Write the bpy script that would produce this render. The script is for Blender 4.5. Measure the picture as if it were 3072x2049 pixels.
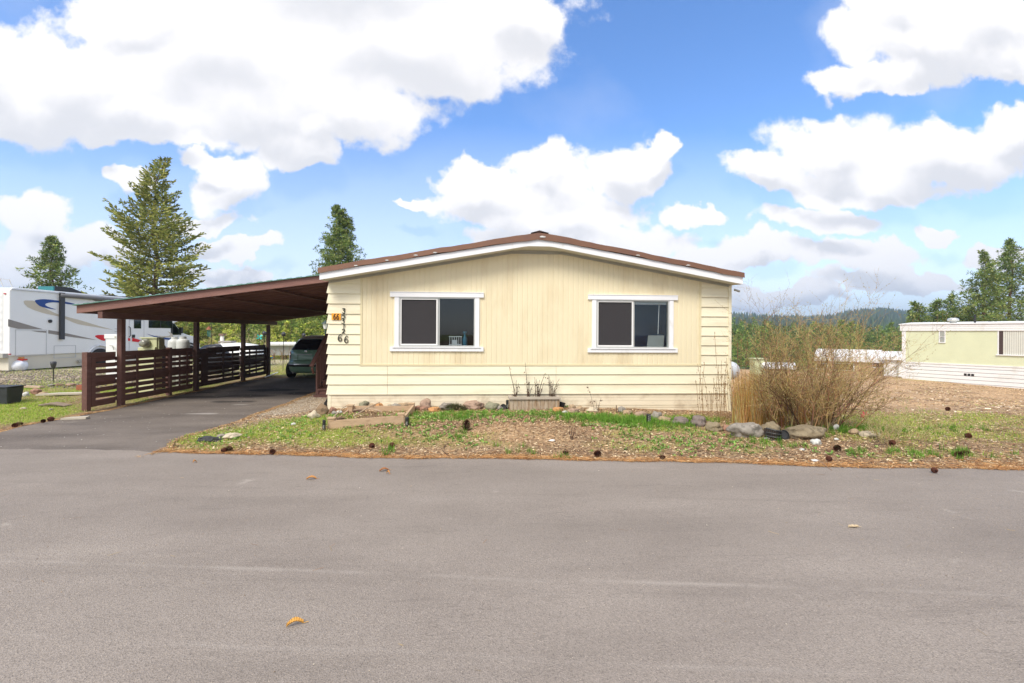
import bpy, bmesh, math, random
import numpy as np
from mathutils import Vector, Matrix, noise as mnoise

# ------------------------------------------------------------------ camera, sky, sun, exposure
for o in list(bpy.data.objects): bpy.data.objects.remove(o)
S = bpy.context.scene
C = S.collection
F, CX, CY, YAW, ROLL, EYE = 1365.0, 1536.0, 1000.0, 0.063, 0.005, 1.6
_fw = Vector((math.sin(YAW), math.cos(YAW), 0)); _r0 = Vector((math.cos(YAW), -math.sin(YAW), 0)); _u0 = Vector((0, 0, 1))
_R = (_r0 + ROLL * _u0).normalized(); _U = (_u0 - ROLL * _r0).normalized()
cam_d = bpy.data.cameras.new('camera'); cam = bpy.data.objects.new('camera', cam_d); C.objects.link(cam)
M = Matrix((( _R.x, _U.x, -_fw.x, 0), (_R.y, _U.y, -_fw.y, 0), (_R.z, _U.z, -_fw.z, EYE), (0, 0, 0, 1)))
cam.matrix_world = M
cam_d.sensor_width = 36; cam_d.sensor_fit = 'HORIZONTAL'; cam_d.lens = F / 3072 * 36
cam_d.shift_y = -(1024.5 - CY) / 3072
cam_d.clip_start = 0.05; cam_d.clip_end = 6000
S.camera = cam
S.view_settings.view_transform = 'Standard'; S.view_settings.look = 'None'
S.view_settings.exposure = 1.22; S.view_settings.gamma = 1.0
S.render.resolution_x = 1024; S.render.resolution_y = 683

SUN_EL, SUN_AZ = math.radians(48), math.radians(212)      # azimuth clockwise from +Y: behind the camera, to its left
sd = Vector((math.sin(SUN_AZ) * math.cos(SUN_EL), math.cos(SUN_AZ) * math.cos(SUN_EL), math.sin(SUN_EL)))
sl = bpy.data.lights.new('sun', 'SUN'); sl.energy = 1.7; sl.angle = math.radians(24); sl.color = (1, 0.93, 0.82)
so = bpy.data.objects.new('sun', sl); C.objects.link(so); so.rotation_euler = (-sd).to_track_quat('-Z', 'Y').to_euler(); so.location = (-20, -30, 40)

def pxdir(px, py):
    a0 = (px - CX) / F; b0 = (CY - py) / F
    a = a0 - b0 * ROLL; b = b0 + a0 * ROLL
    return _r0 * a + _u0 * b + _fw
EYEV = Vector((0, 0, EYE))
def at_y(px, py, Y):
    d = pxdir(px, py); return EYEV + d * (Y / d.y)
def at_x(px, py, X):
    d = pxdir(px, py); return EYEV + d * (X / d.x)
def at_z(px, py, z):
    d = pxdir(px, py); return EYEV + d * ((z - EYE) / d.z)
def on_plane(px, py, p0, n):
    d = pxdir(px, py); return EYEV + d * ((p0 - EYEV).dot(n) / d.dot(n))

# ---- world: Nishita sky with procedural clouds placed by direction
W = bpy.data.worlds.new('World'); S.world = W; W.use_nodes = True
nt = W.node_tree; nt.nodes.clear()
def N(t, tree=None, **k):
    n = (tree or nt).nodes.new(t)
    for a, b in k.items(): setattr(n, a, b)
    return n
def mth(tree, op, a, b=None, c=None, clamp=False):
    n = tree.nodes.new('ShaderNodeMath'); n.operation = op; n.use_clamp = clamp
    for i, v in enumerate((a, b, c)):
        if v is None: continue
        if hasattr(v, 'is_linked') or hasattr(v, 'links'): tree.links.new(v, n.inputs[i])
        else: n.inputs[i].default_value = v
    return n.outputs[0]

def sky_uv(px, py):
    d = pxdir(px, py); return d.x / d.y, d.z / d.y
# clouds: (x, y, rx, ry) in a 2351 px wide picture of the view, converted to directions
CL = [ (180,190,330,130),(520,130,380,165),(930,90,350,135),(680,235,360,90),(300,285,230,45),(1190,60,110,85),
       (800,-60,520,150),(690,335,75,48),(330,20,180,70),(60,250,130,65),(-40,160,120,110),
       (80,480,95,65),(140,560,170,50),(40,610,150,50),(540,415,100,72),(470,352,70,32),(290,420,50,34),(470,500,100,30),
       (540,565,95,22),(520,620,90,28),
       (1255,385,115,72),(1100,425,120,45),(1430,385,120,75),(1500,345,48,34),(1240,480,270,60),(1330,560,290,60),(1600,505,65,32),(940,475,60,14),
       (2110,95,240,105),(2270,60,160,120),(1950,190,105,45),(2300,165,90,50),(2060,10,130,60),(2060,195,70,40),
       (1900,340,170,75),(2180,345,240,85),(1770,400,115,45),(2000,425,240,58),(2330,300,110,50),(1890,505,170,36),
       (1760,580,120,40),(1950,590,190,48),(2150,530,55,24),(2290,575,80,26),(1640,610,160,30),(2050,650,220,34),(1800,680,200,30),
       (600,705,260,30),(60,690,120,40) ]
g = bpy.data.node_groups.new('cloud_field', 'ShaderNodeTree')
g.interface.new_socket('UV', in_out='INPUT', socket_type='NodeSocketVector')
g.interface.new_socket('Value', in_out='OUTPUT', socket_type='NodeSocketFloat'); g.interface.new_socket('Smooth', in_out='OUTPUT', socket_type='NodeSocketFloat')
gi = g.nodes.new('NodeGroupInput'); go = g.nodes.new('NodeGroupOutput')
# warp
nw = g.nodes.new('ShaderNodeTexNoise'); nw.inputs['Scale'].default_value = 5.5; nw.inputs['Detail'].default_value = 6; nw.inputs['Roughness'].default_value = .55
g.links.new(gi.outputs[0], nw.inputs['Vector'])
vs = g.nodes.new('ShaderNodeVectorMath'); vs.operation = 'SUBTRACT'; g.links.new(nw.outputs['Color'], vs.inputs[0]); vs.inputs[1].default_value = (.5, .5, .5)
vm = g.nodes.new('ShaderNodeVectorMath'); vm.operation = 'SCALE'; g.links.new(vs.outputs[0], vm.inputs[0]); vm.inputs['Scale'].default_value = .19
va = g.nodes.new('ShaderNodeVectorMath'); va.operation = 'ADD'; g.links.new(gi.outputs[0], va.inputs[0]); g.links.new(vm.outputs[0], va.inputs[1])
sx = g.nodes.new('ShaderNodeSeparateXYZ'); g.links.new(va.outputs[0], sx.inputs[0])
cur = None
for (x, y, rx, ry) in CL:
    px, py = x / .7653, y / .7653
    u0, v0 = sky_uv(px, py); ru = rx / .7653 / F; rv = ry / .7653 / F
    a = mth(g, 'MULTIPLY_ADD', sx.outputs[0], 1 / ru, -u0 / ru); b = mth(g, 'MULTIPLY_ADD', sx.outputs[1], 1 / rv, -v0 / rv)
    q = mth(g, 'MULTIPLY', a, a); q = mth(g, 'MULTIPLY_ADD', b, b, q)
    e = mth(g, 'SUBTRACT', 1.0, mth(g, 'SQRT', q))
    if cur is None: cur = e
    else:
        n = g.nodes.new('ShaderNodeMath'); n.operation = 'SMOOTH_MAX'; n.inputs[2].default_value = .18
        g.links.new(cur, n.inputs[0]); g.links.new(e, n.inputs[1]); cur = n.outputs[0]
nf = g.nodes.new('ShaderNodeTexNoise'); nf.inputs['Scale'].default_value = 9; nf.inputs['Detail'].default_value = 12; nf.inputs['Roughness'].default_value = .62
g.links.new(gi.outputs[0], nf.inputs['Vector'])
nadd = mth(g, 'MULTIPLY_ADD', nf.outputs['Fac'], 1.2, -.53)
g.links.new(mth(g, 'ADD', cur, nadd), go.inputs[0]); g.links.new(mth(g, 'MULTIPLY_ADD', nf.outputs['Fac'], .45, mth(g, 'ADD', cur, -.225)), go.inputs[1])

tc = N('ShaderNodeTexCoord'); sep = N('ShaderNodeSeparateXYZ'); nt.links.new(tc.outputs['Generated'], sep.inputs[0])
ay = mth(nt, 'MAXIMUM', mth(nt, 'ABSOLUTE', sep.outputs[1]), .04)
uu = mth(nt, 'DIVIDE', sep.outputs[0], ay); vv = mth(nt, 'DIVIDE', sep.outputs[2], ay)
uv = N('ShaderNodeCombineXYZ'); nt.links.new(uu, uv.inputs[0]); nt.links.new(vv, uv.inputs[1])
f1 = N('ShaderNodeGroup'); f1.node_tree = g; nt.links.new(uv.outputs[0], f1.inputs[0])
off = N('ShaderNodeVectorMath', operation='ADD'); nt.links.new(uv.outputs[0], off.inputs[0]); off.inputs[1].default_value = (-.01, .055, 0)
f2 = N('ShaderNodeGroup'); f2.node_tree = g; nt.links.new(off.outputs[0], f2.inputs[0])
off3 = N('ShaderNodeVectorMath', operation='ADD'); nt.links.new(uv.outputs[0], off3.inputs[0]); off3.inputs[1].default_value = (0, -.035, 0)
f3 = N('ShaderNodeGroup'); f3.node_tree = g; nt.links.new(off3.outputs[0], f3.inputs[0])
under = mth(nt, 'SUBTRACT', f2.outputs[1], mth(nt, 'MULTIPLY', f3.outputs[1], .55))
mr = N('ShaderNodeMapRange'); nt.links.new(f1.outputs[0], mr.inputs[0]); mr.inputs[1].default_value = -.06; mr.inputs[2].default_value = .26
mr.interpolation_type = 'SMOOTHSTEP'
# thin haze of cloud low over the horizon
lowv = N('ShaderNodeMapRange'); nt.links.new(vv, lowv.inputs[0]); lowv.inputs[1].default_value = .46; lowv.inputs[2].default_value = .0; lowv.inputs[3].default_value = 0; lowv.inputs[4].default_value = .72
alpha = mth(nt, 'MAXIMUM', mr.outputs[0], lowv.outputs[0], clamp=True)
veil = N('ShaderNodeTexNoise'); veil.inputs['Scale'].default_value = 2.2; veil.inputs['Detail'].default_value = 8; nt.links.new(uv.outputs[0], veil.inputs['Vector'])
vr = N('ShaderNodeMapRange'); nt.links.new(veil.outputs['Fac'], vr.inputs[0]); vr.inputs[1].default_value = .5; vr.inputs[2].default_value = .8; vr.inputs[4].default_value = .3
alpha = mth(nt, 'MAXIMUM', alpha, vr.outputs[0], clamp=True)
# even unseen cloud added overhead and behind the camera to whiten the fill light
hi = N('ShaderNodeMapRange'); nt.links.new(sep.outputs[2], hi.inputs[0]); hi.inputs[1].default_value = .60; hi.inputs[2].default_value = .80; hi.inputs[4].default_value = .85
bk = N('ShaderNodeMapRange'); nt.links.new(sep.outputs[1], bk.inputs[0]); bk.inputs[1].default_value = .05; bk.inputs[2].default_value = -.3; bk.inputs[4].default_value = .8
alpha = mth(nt, 'MAXIMUM', alpha, mth(nt, 'MAXIMUM', hi.outputs[0], bk.outputs[0]), clamp=True)
shade = N('ShaderNodeMapRange'); nt.links.new(under, shade.inputs[0]); shade.inputs[1].default_value = -.05; shade.inputs[2].default_value = .75
shade.interpolation_type = 'SMOOTHSTEP'
sky = N('ShaderNodeTexSky', sky_type='NISHITA'); sky.sun_disc = False; sky.sun_elevation = SUN_EL; sky.sun_rotation = SUN_AZ
sky.air_density = 1.0; sky.dust_density = .35; sky.ozone_density = 2.2; sky.altitude = 700
hs = N('ShaderNodeHueSaturation'); hs.inputs['Saturation'].default_value = 1.2; hs.inputs['Value'].default_value = 1.22; tint = N('ShaderNodeVectorMath', operation='MULTIPLY'); tint.inputs[1].default_value = (1.0, .955, 1.0); nt.links.new(sky.outputs[0], tint.inputs[0]); nt.links.new(tint.outputs[0], hs.inputs['Color'])
cc = N('ShaderNodeMix', data_type='RGBA'); nt.links.new(shade.outputs[0], cc.inputs[0])
cc.inputs[6].default_value = (5.3, 5.15, 5.1, 1); cc.inputs[7].default_value = (3.75, 3.75, 3.9, 1)
mx = N('ShaderNodeMix', data_type='RGBA'); nt.links.new(alpha, mx.inputs[0]); nt.links.new(hs.outputs[0], mx.inputs[6]); nt.links.new(cc.outputs[2], mx.inputs[7])
bg = N('ShaderNodeBackground'); bg.inputs[1].default_value = .1; nt.links.new(mx.outputs[2], bg.inputs[0])
wo = N('ShaderNodeOutputWorld'); nt.links.new(bg.outputs[0], wo.inputs[0])
W.cycles.sampling_method = 'MANUAL'; W.cycles.sample_map_resolution = 1024

# ------------------------------------------------------------------ helpers
def lin(r, g_, b):
    f = lambda c: c / 12.92 if c <= .04045 else ((c + .055) / 1.055) ** 2.4
    return (f(r / 255), f(g_ / 255), f(b / 255), 1)
MATS = {}
def mat(name, col, rough=.7, var=.12, scale=3., bump=0., bscale=30., metal=0., spec=.5, coat=0., stretch=(1, 1, 1), dirt=None, dscale=1.2, dlo=.55, dhi=.75, detail=6):
    if name in MATS: return MATS[name]
    m = bpy.data.materials.new(name); m.use_nodes = True; t = m.node_tree; p = t.nodes['Principled BSDF']
    if len(col) == 3: col = (*col, 1)
    p.inputs['Roughness'].default_value = rough; p.inputs['Metallic'].default_value = metal
    p.inputs['Specular IOR Level'].default_value = spec; p.inputs['Coat Weight'].default_value = coat
    c = t.nodes.new('ShaderNodeTexCoord'); mp = t.nodes.new('ShaderNodeMapping'); mp.inputs['Scale'].default_value = stretch
    t.links.new(c.outputs['Object'], mp.inputs[0])
    n = t.nodes.new('ShaderNodeTexNoise'); n.inputs['Scale'].default_value = scale; n.inputs['Detail'].default_value = detail
    t.links.new(mp.outputs[0], n.inputs['Vector'])
    r = t.nodes.new('ShaderNodeMix'); r.data_type = 'RGBA'
    r.inputs[6].default_value = tuple(max(0, x * (1 - var * 1.6)) for x in col[:3]) + (1,)
    r.inputs[7].default_value = tuple(min(1, x * (1 + var * 1.6)) for x in col[:3]) + (1,)
    t.links.new(n.outputs['Fac'], r.inputs[0]); out = r.outputs[2]
    if dirt is not None:
        n3 = t.nodes.new('ShaderNodeTexNoise'); n3.inputs['Scale'].default_value = dscale; n3.inputs['Detail'].default_value = 8; n3.inputs['Roughness'].default_value = .65
        t.links.new(mp.outputs[0], n3.inputs['Vector'])
        q = t.nodes.new('ShaderNodeMapRange'); q.inputs[1].default_value = dlo; q.inputs[2].default_value = dhi; t.links.new(n3.outputs['Fac'], q.inputs[0])
        r2 = t.nodes.new('ShaderNodeMix'); r2.data_type = 'RGBA'; t.links.new(q.outputs[0], r2.inputs[0]); t.links.new(out, r2.inputs[6]); r2.inputs[7].default_value = (*dirt[:3], 1)
        out = r2.outputs[2]
    t.links.new(out, p.inputs['Base Color'])
    if bump:
        n2 = t.nodes.new('ShaderNodeTexNoise'); n2.inputs['Scale'].default_value = bscale; n2.inputs['Detail'].default_value = 5; t.links.new(mp.outputs[0], n2.inputs['Vector'])
        bp = t.nodes.new('ShaderNodeBump'); bp.inputs['Strength'].default_value = bump; bp.inputs['Distance'].default_value = .02
        t.links.new(n2.outputs['Fac'], bp.inputs['Height']); t.links.new(bp.outputs[0], p.inputs['Normal'])
    MATS[name] = m; return m
def attr_mat(name, rough=.8, trans=0., spec=.2):
    if name in MATS: return MATS[name]
    m = bpy.data.materials.new(name); m.use_nodes = True; t = m.node_tree; p = t.nodes['Principled BSDF']
    a = t.nodes.new('ShaderNodeAttribute'); a.attribute_name = 'Col'
    t.links.new(a.outputs['Color'], p.inputs['Base Color']); p.inputs['Roughness'].default_value = rough; p.inputs['Specular IOR Level'].default_value = spec
    if trans:
        tr = t.nodes.new('ShaderNodeBsdfTranslucent'); t.links.new(a.outputs['Color'], tr.inputs['Color'])
        ms = t.nodes.new('ShaderNodeMixShader'); ms.inputs[0].default_value = trans
        t.links.new(p.outputs[0], ms.inputs[1]); t.links.new(tr.outputs[0], ms.inputs[2]); t.links.new(ms.outputs[0], t.nodes['Material Output'].inputs[0])
    MATS[name] = m; return m

def tag(o, label=None, cat=None, group=None, kind=None):
    if label: o['label'] = label
    if cat: o['category'] = cat
    if group: o['group'] = group
    if kind: o['kind'] = kind
    return o
def thing(name, loc, label, cat, group=None, rz=0):
    o = bpy.data.objects.new(name, None); C.objects.link(o); o.location = loc; o.rotation_euler = (0, 0, rz)
    o.empty_display_size = .2
    return tag(o, label, cat, group)
def root_loc(p):
    v = Vector((0, 0, 0))
    while p is not None: v += p.location; p = p.parent
    return v
class MB:
    def __init__(s): s.v = []; s.f = []
    def poly(s, pts):
        b = len(s.v); s.v += [tuple(p) for p in pts]; s.f.append(tuple(range(b, b + len(pts)))); return s
    def hexa(s, p):      # 8 points: bottom 4, top 4
        b = len(s.v); s.v += [tuple(q) for q in p]
        for q in ((3, 2, 1, 0), (4, 5, 6, 7), (0, 1, 5, 4), (1, 2, 6, 5), (2, 3, 7, 6), (3, 0, 4, 7)): s.f.append(tuple(b + i for i in q))
        return s
    def box(s, x0, x1, y0, y1, z0, z1):
        return s.hexa([(x0, y0, z0), (x1, y0, z0), (x1, y1, z0), (x0, y1, z0), (x0, y0, z1), (x1, y0, z1), (x1, y1, z1), (x0, y1, z1)])
    def beam(s, p0, p1, w, h, up=(0, 0, 1)):   # w across, h along up; centred
        p0 = Vector(p0); p1 = Vector(p1); d = (p1 - p0).normalized(); sx_ = d.cross(Vector(up)).normalized(); u = sx_.cross(d).normalized()
        a = sx_ * w / 2; b = u * h / 2
        return s.hexa([p0 - a - b, p0 + a - b, p1 + a - b, p1 - a - b, p0 - a + b, p0 + a + b, p1 + a + b, p1 - a + b])
    def tube(s, pts, rad, n=6, caps=True):
        pts = [Vector(p) for p in pts]; base = len(s.v)
        if not hasattr(rad, '__len__'): rad = [rad] * len(pts)
        ref = Vector((0.13, 0.97, .2))
        for i, p in enumerate(pts):
            d = (pts[min(i + 1, len(pts) - 1)] - pts[max(i - 1, 0)]).normalized()
            a = d.cross(ref)
            if a.length < .05: a = d.cross(Vector((1, 0, 0)))
            a.normalize(); b = d.cross(a)
            for k in range(n):
                an = 2 * math.pi * k / n
                s.v.append(tuple(p + (a * math.cos(an) + b * math.sin(an)) * rad[i]))
        for i in range(len(pts) - 1):
            for k in range(n):
                k2 = (k + 1) % n
                s.f.append((base + i * n + k, base + i * n + k2, base + (i + 1) * n + k2, base + (i + 1) * n + k))
        if caps:
            s.f.append(tuple(base + k for k in range(n))[::-1]); e = base + (len(pts) - 1) * n; s.f.append(tuple(e + k for k in range(n)))
        return s
    def cyl(s, p0, p1, r0, r1=None, n=12): return s.tube([p0, p1], [r0, r0 if r1 is None else r1], n)
    def lathe(s, c, prof, n=16, axis='Z'):
        base = len(s.v); c = Vector(c)
        for (r, z) in prof:
            for k in range(n):
                a = 2 * math.pi * k / n
                q = (r * math.cos(a), r * math.sin(a), z)
                if axis == 'X': q = (q[2], q[0], q[1])
                if axis == 'Y': q = (q[0], q[2], q[1])
                s.v.append(tuple(c + Vector(q)))
        for i in range(len(prof) - 1):
            for k in range(n):
                k2 = (k + 1) % n; s.f.append((base + i * n + k, base + i * n + k2, base + (i + 1) * n + k2, base + (i + 1) * n + k))
        s.f.append(tuple(base + k for k in range(n))[::-1]); e = base + (len(prof) - 1) * n; s.f.append(tuple(e + k for k in range(n)))
        return s
    def prism(s, pts, th):
        pts = [Vector(p) for p in pts]; th = Vector(th); b = len(s.v); n = len(pts)
        s.v += [tuple(p) for p in pts] + [tuple(p + th) for p in pts]
        s.f.append(tuple(range(b, b + n))[::-1]); s.f.append(tuple(range(b + n, b + 2 * n)))
        for i in range(n): j = (i + 1) % n; s.f.append((b + i, b + j, b + n + j, b + n + i))
        return s
    def blob(s, c, r, seed=0, rough=.2, sub=3, flat=0., fr=1.6):
        bm = bmesh.new(); bmesh.ops.create_icosphere(bm, subdivisions=sub, radius=1)
        b = len(s.v); off_ = Vector((seed * 7.3, seed * 3.1, seed * 1.7))
        for v in bm.verts:
            p = v.co.copy(); k = 1 + rough * mnoise.noise(p * fr + off_) * 1.6 + rough * .4 * mnoise.noise(p * fr * 3.3 + off_)
            q = Vector((p.x * k * r[0], p.y * k * r[1], p.z * k * r[2]))
            if flat and q.z < -flat * r[2]: q.z = -flat * r[2]
            s.v.append(tuple(Vector(c) + q))
        for f in bm.faces: s.f.append(tuple(b + v.index for v in f.verts))
        bm.free(); return s
    def build(s, name, m, parent=None, local=False, smooth=False, bevel=0, seg=2):
        me = bpy.data.meshes.new(name); v = s.v
        if parent is not None and not local:
            L = root_loc(parent); v = [(a[0] - L.x, a[1] - L.y, a[2] - L.z) for a in v]
        me.from_pydata(v, [], s.f); me.validate(); me.update()
        if bevel:
            bm = bmesh.new(); bm.from_mesh(me); bmesh.ops.recalc_face_normals(bm, faces=bm.faces)
            bmesh.ops.bevel(bm, geom=list(bm.edges), offset=bevel, segments=seg, affect='EDGES', profile=.5); bm.to_mesh(me); bm.free()
        else:
            bm = bmesh.new(); bm.from_mesh(me); bmesh.ops.recalc_face_normals(bm, faces=bm.faces); bm.to_mesh(me); bm.free()
        if smooth:
            for p in me.polygons: p.use_smooth = True
        me.materials.append(m)
        o = bpy.data.objects.new(name, me); C.objects.link(o)
        if parent is not None: o.parent = parent
        return o
def np_obj(name, V, Fc, Cl, m, parent=None, k=3, off=None):
    """V (n,3), Fc (m,k) faces, Cl (n,3) colours"""
    V = np.asarray(V, dtype=np.float32)
    if off is not None: V = V - np.array(off, dtype=np.float32)
    me = bpy.data.meshes.new(name); Fc = np.asarray(Fc, dtype=np.int32)
    me.vertices.add(len(V)); me.vertices.foreach_set('co', V.ravel())
    me.loops.add(Fc.size); me.loops.foreach_set('vertex_index', Fc.ravel())
    me.polygons.add(len(Fc)); me.polygons.foreach_set('loop_start', np.arange(0, Fc.size, Fc.shape[1], dtype=np.int32))
    try: me.polygons.foreach_set('loop_total', np.full(len(Fc), Fc.shape[1], dtype=np.int32))
    except Exception: pass
    me.update(calc_edges=True)
    ca = me.color_attributes.new('Col', 'FLOAT_COLOR', 'POINT')
    ca.data.foreach_set('color', np.concatenate([Cl, np.ones((len(V), 1))], 1).astype(np.float32).ravel())
    me.materials.append(m)
    o = bpy.data.objects.new(name, me); C.objects.link(o)
    if parent is not None: o.parent = parent
    return o
def copy_tree(o, parent=None):
    c = o.copy(); C.objects.link(c)
    if parent is not None: c.parent = parent
    for ch in list(o.children): copy_tree(ch, c)
    return c

# ------------------------------------------------------------------ terrain
rng = np.random.default_rng(5)
def sstep(a, b, x):
    t = np.clip((x - a) / (b - a), 0, 1); return t * t * (3 - 2 * t)
def inpoly(P, x, y):
    x = np.asarray(x, float); y = np.asarray(y, float); r = np.zeros(x.shape, bool); n = len(P)
    for i in range(n):
        x0, y0 = P[i]; x1, y1 = P[(i + 1) % n]
        if y0 == y1: continue
        c = ((y0 > y) != (y1 > y)) & (x < (x1 - x0) * (y - y0) / (y1 - y0) + x0); r ^= c
    return r
def roady(x):      # far edge of the road
    return 5.80 - .118 * np.asarray(x, float) + .04 * np.sin(np.asarray(x) * .9) + .025 * np.sin(np.asarray(x) * 2.3 + 1) + .012 * np.sin(np.asarray(x) * 9)
def G0(px, py): p = at_z(px, py, 0); return (p.x, p.y)
DRIVE_R = [G0(*p) for p in ((452,1362),(492,1345),(513,1327),(563,1309),(630,1290),(690,1272),(742,1251),(804,1228),(850,1212),(896,1196),(933,1182),(965,1170))]
DRIVE_L = [G0(*p) for p in ((-560,1390),(-300,1345),(0,1297),(70,1278),(160,1262),(250,1246),(330,1231),(420,1211),(520,1189),(610,1171),(700,1150),(790,1136))]
def densify(P, step=.12, jit=.018, seed=1):
    r = random.Random(seed); o = []
    for i in range(len(P) - 1):
        a = Vector(P[i]); b = Vector(P[i + 1]); n = max(1, int((b - a).length / step))
        for k in range(n): q = a.lerp(b, k / n); o.append((q.x + r.uniform(-jit, jit), q.y + r.uniform(-jit, jit)))
    o.append(P[-1]); return o
DRIVE = DRIVE_L + [(-6.9, 16.4), (-3.3, 16.4), (-3.3, 14.0)] + DRIVE_R[::-1] + [(-4.7, 5.4), (-18, 6.6)]
# mound and fall of the land
def hgt(x, y):
    x = np.asarray(x, float); y = np.asarray(y, float)
    h = np.zeros(np.broadcast(x, y).shape)
    ry = roady(x)
    h = h - .045 * np.clip(x - 4, 0, 40) * sstep(6.5, 15, y) * 1.0
    h = h + .13 * sstep(0, 2.2, y - ry) * sstep(-4.2, -2.6, x) * (1 - .75 * sstep(1., 5.5, x)) * (1 - sstep(9.5, 12, y))
    h = h - .09 * np.clip(y - 27, 0, 22) - .04 * np.clip(y - 49, 0, 75)
    h = h + .25 * sstep(200, 260, y) * np.clip(y - 200, 0, 1) * 0
    # far hills
    far = sstep(230, 900, y)
    az = x / np.maximum(y, 1)
    ridge = 27 + 18 * np.exp(-((az - .93) / .12) ** 2) + 10 * np.exp(-((az - .53) / .09) ** 2) - 12 * sstep(.1, -.8, az) + 1.0 * np.sin(az * 31) + .8 * np.sin(az * 83)
    h = h + far * (ridge + 6)
    n = .006 * np.sin(x * 5.1 + 1.3 * np.sin(y * 3.2)) + .006 * np.sin(y * 6.3 + 1.1 * np.sin(x * 4.2)) + .01 * np.sin(x * 1.3 + .6) * np.sin(y * 1.1)
    h = h + n * sstep(.0, .6, y - ry)
    return h
def H(x, y): return float(hgt(x, y))
def gnd(px, py):
    z = 0.
    for _ in range(14):
        p = at_z(px, py, z); z = .5 * z + .5 * H(p.x, p.y)
    p = at_z(px, py, z); return Vector((p.x, p.y, H(p.x, p.y)))
def at_depth(px, t, z=None):      # ground point below pixel column at camera depth t
    d = pxdir(px, 1000); return Vector((d.x * t, d.y * t, H(d.x * t, d.y * t) if z is None else z))

def axis(segs):
    out = []
    for a, b, s in segs: out += list(np.arange(a, b, s))
    return np.array(out + [segs[-1][1]])
gx = axis([(-2200,-700,150),(-700,-200,40),(-200,-60,10),(-60,-24,2),(-24,-13,.35),(-13,13,.07),(13,30,.35),(30,80,2),(80,300,10),(300,900,40),(900,2400,150)])
gy = axis([(-400,-60,60),(-60,0,10),(0,4.2,.6),(4.2,10.5,.07),(10.5,20,.2),(20,60,1),(60,200,6),(200,1000,20),(1000,2600,160)])
GX, GY = np.meshgrid(gx, gy); GZ = hgt(GX, GY)
on_drive = inpoly(DRIVE, GX, GY); on_road = (GY < roady(GX))
GZ = GZ - np.where(on_drive | on_road, .05, 0)
# ground cover masks
def gauss(x, y, cx, cy, rx, ry): return np.exp(-((x - cx) / rx) ** 2 - ((y - cy) / ry) ** 2)
_gr = [(690,1310,1.0,.45,1.3),(790,1290,1.0,.5,1.4),(870,1268,.9,.45,1.4),(930,1305,1.3,.4,1.1),(1000,1330,1.2,.25,.7),(1010,1262,.4,.2,.6),(1250,1255,.9,.28,.95),(1360,1240,.9,.25,1),(1480,1240,.6,.25,.8),
       (1100,1300,.8,.3,.5),(1140,1325,1.2,.3,.75),(1350,1335,.8,.22,.5),(1960,1335,1.6,.3,.45),(1480,1300,.5,.25,.45),(2750,1300,2.5,.8,.7),(1200,1320,.6,.25,.3),(1600,1238,.5,.10,.6),(1745,1245,.5,.2,.8),(1890,1262,1.0,.5,1.3),(1980,1285,.9,.35,.8),(2050,1300,.8,.3,.4),(2100,1255,.8,.3,.9),
       (1900,1300,.7,.25,.5),(2330,1330,.8,.3,.35),(620,1345,.9,.2,.5),(2560,1260,1.4,.9,.8),(2700,1268,2.0,1.1,.75),(2900,1255,2.6,1.0,.6),(2640,1310,1.2,.5,.6),(2850,1365,1.2,.3,.45),(3000,1300,1.5,.4,.25),
       (2950,1150,5,.6,.9),(2250,1350,.7,.2,.3)]
GR = []
for (px, py, rx, ry, a) in _gr:
    p = gnd(px, py); GR.append((p.x, p.y, rx, ry, a))
def grassy(x, y):
    g_ = np.zeros(np.broadcast(x, y).shape)
    for (cx, cy, rx, ry, a) in GR: g_ = np.maximum(g_, a * gauss(x, y, cx, cy, rx, ry))
    left = sstep(-7.6, -8.0, x) * sstep(19, 13.5, y + .25 * np.sin(x * 2)) * (.75 + .35 * np.sin(x * 1.7 + 2 * np.sin(y * 1.2)))
    left = left * (1 - .75 * np.exp(-((y - 11.6) / .8) ** 2) * (.6 + .4 * np.sin(x * 2.1)))
    back = sstep(16, 18, y) * sstep(3, -2, x) * .6
    g_ = np.maximum(g_, np.maximum(left, back))
    nn = .5 + .25 * np.sin(x * 3.1 + 2.1 * np.sin(y * 2.7)) + .25 * np.sin(y * 7.3 + 1.9 * np.sin(x * 4.9))
    return np.clip(g_ * 1.25 - .55 * nn * (1 - .4 * g_), 0, 1)
gg = grassy(GX, GY)
gravel = np.clip(gauss(GX, GY, -4.3, 9.6, .9, 1.3) * 1.4 + gauss(GX, GY, -4.0, 11.5, .8, 2) + gauss(GX, GY, -4.9, 8.4, .5, .6) * 1.2, 0, 1) * (GX < -2.9) + sstep(-9, -11, GX) * sstep(14, 16, GY) * (GY < 30) * .8
gravel = np.clip(gravel, 0, 1)
tan_ = np.clip(gauss(GX, GY, .4, 6.9, 2.2, .6) * 1.1 + sstep(6.5, 9, GX) * sstep(8, 11, GY) * (GY < 60), 0, 1)
nxg, nyg = len(gx), len(gy)
idx = np.arange(nxg * nyg).reshape(nyg, nxg)
Fq = np.stack([idx[:-1, :-1], idx[:-1, 1:], idx[1:, 1:], idx[1:, :-1]], -1).reshape(-1, 4)
gm = bpy.data.materials.new('ground_soil'); gm.use_nodes = True; t = gm.node_tree; p = t.nodes['Principled BSDF']
p.inputs['Roughness'].default_value = .95; p.inputs['Specular IOR Level'].default_value = .15
at = t.nodes.new('ShaderNodeAttribute'); at.attribute_name = 'Col'; sp = t.nodes.new('ShaderNodeSeparateColor'); t.links.new(at.outputs['Color'], sp.inputs[0])
tcn = t.nodes.new('ShaderNodeTexCoord')
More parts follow.
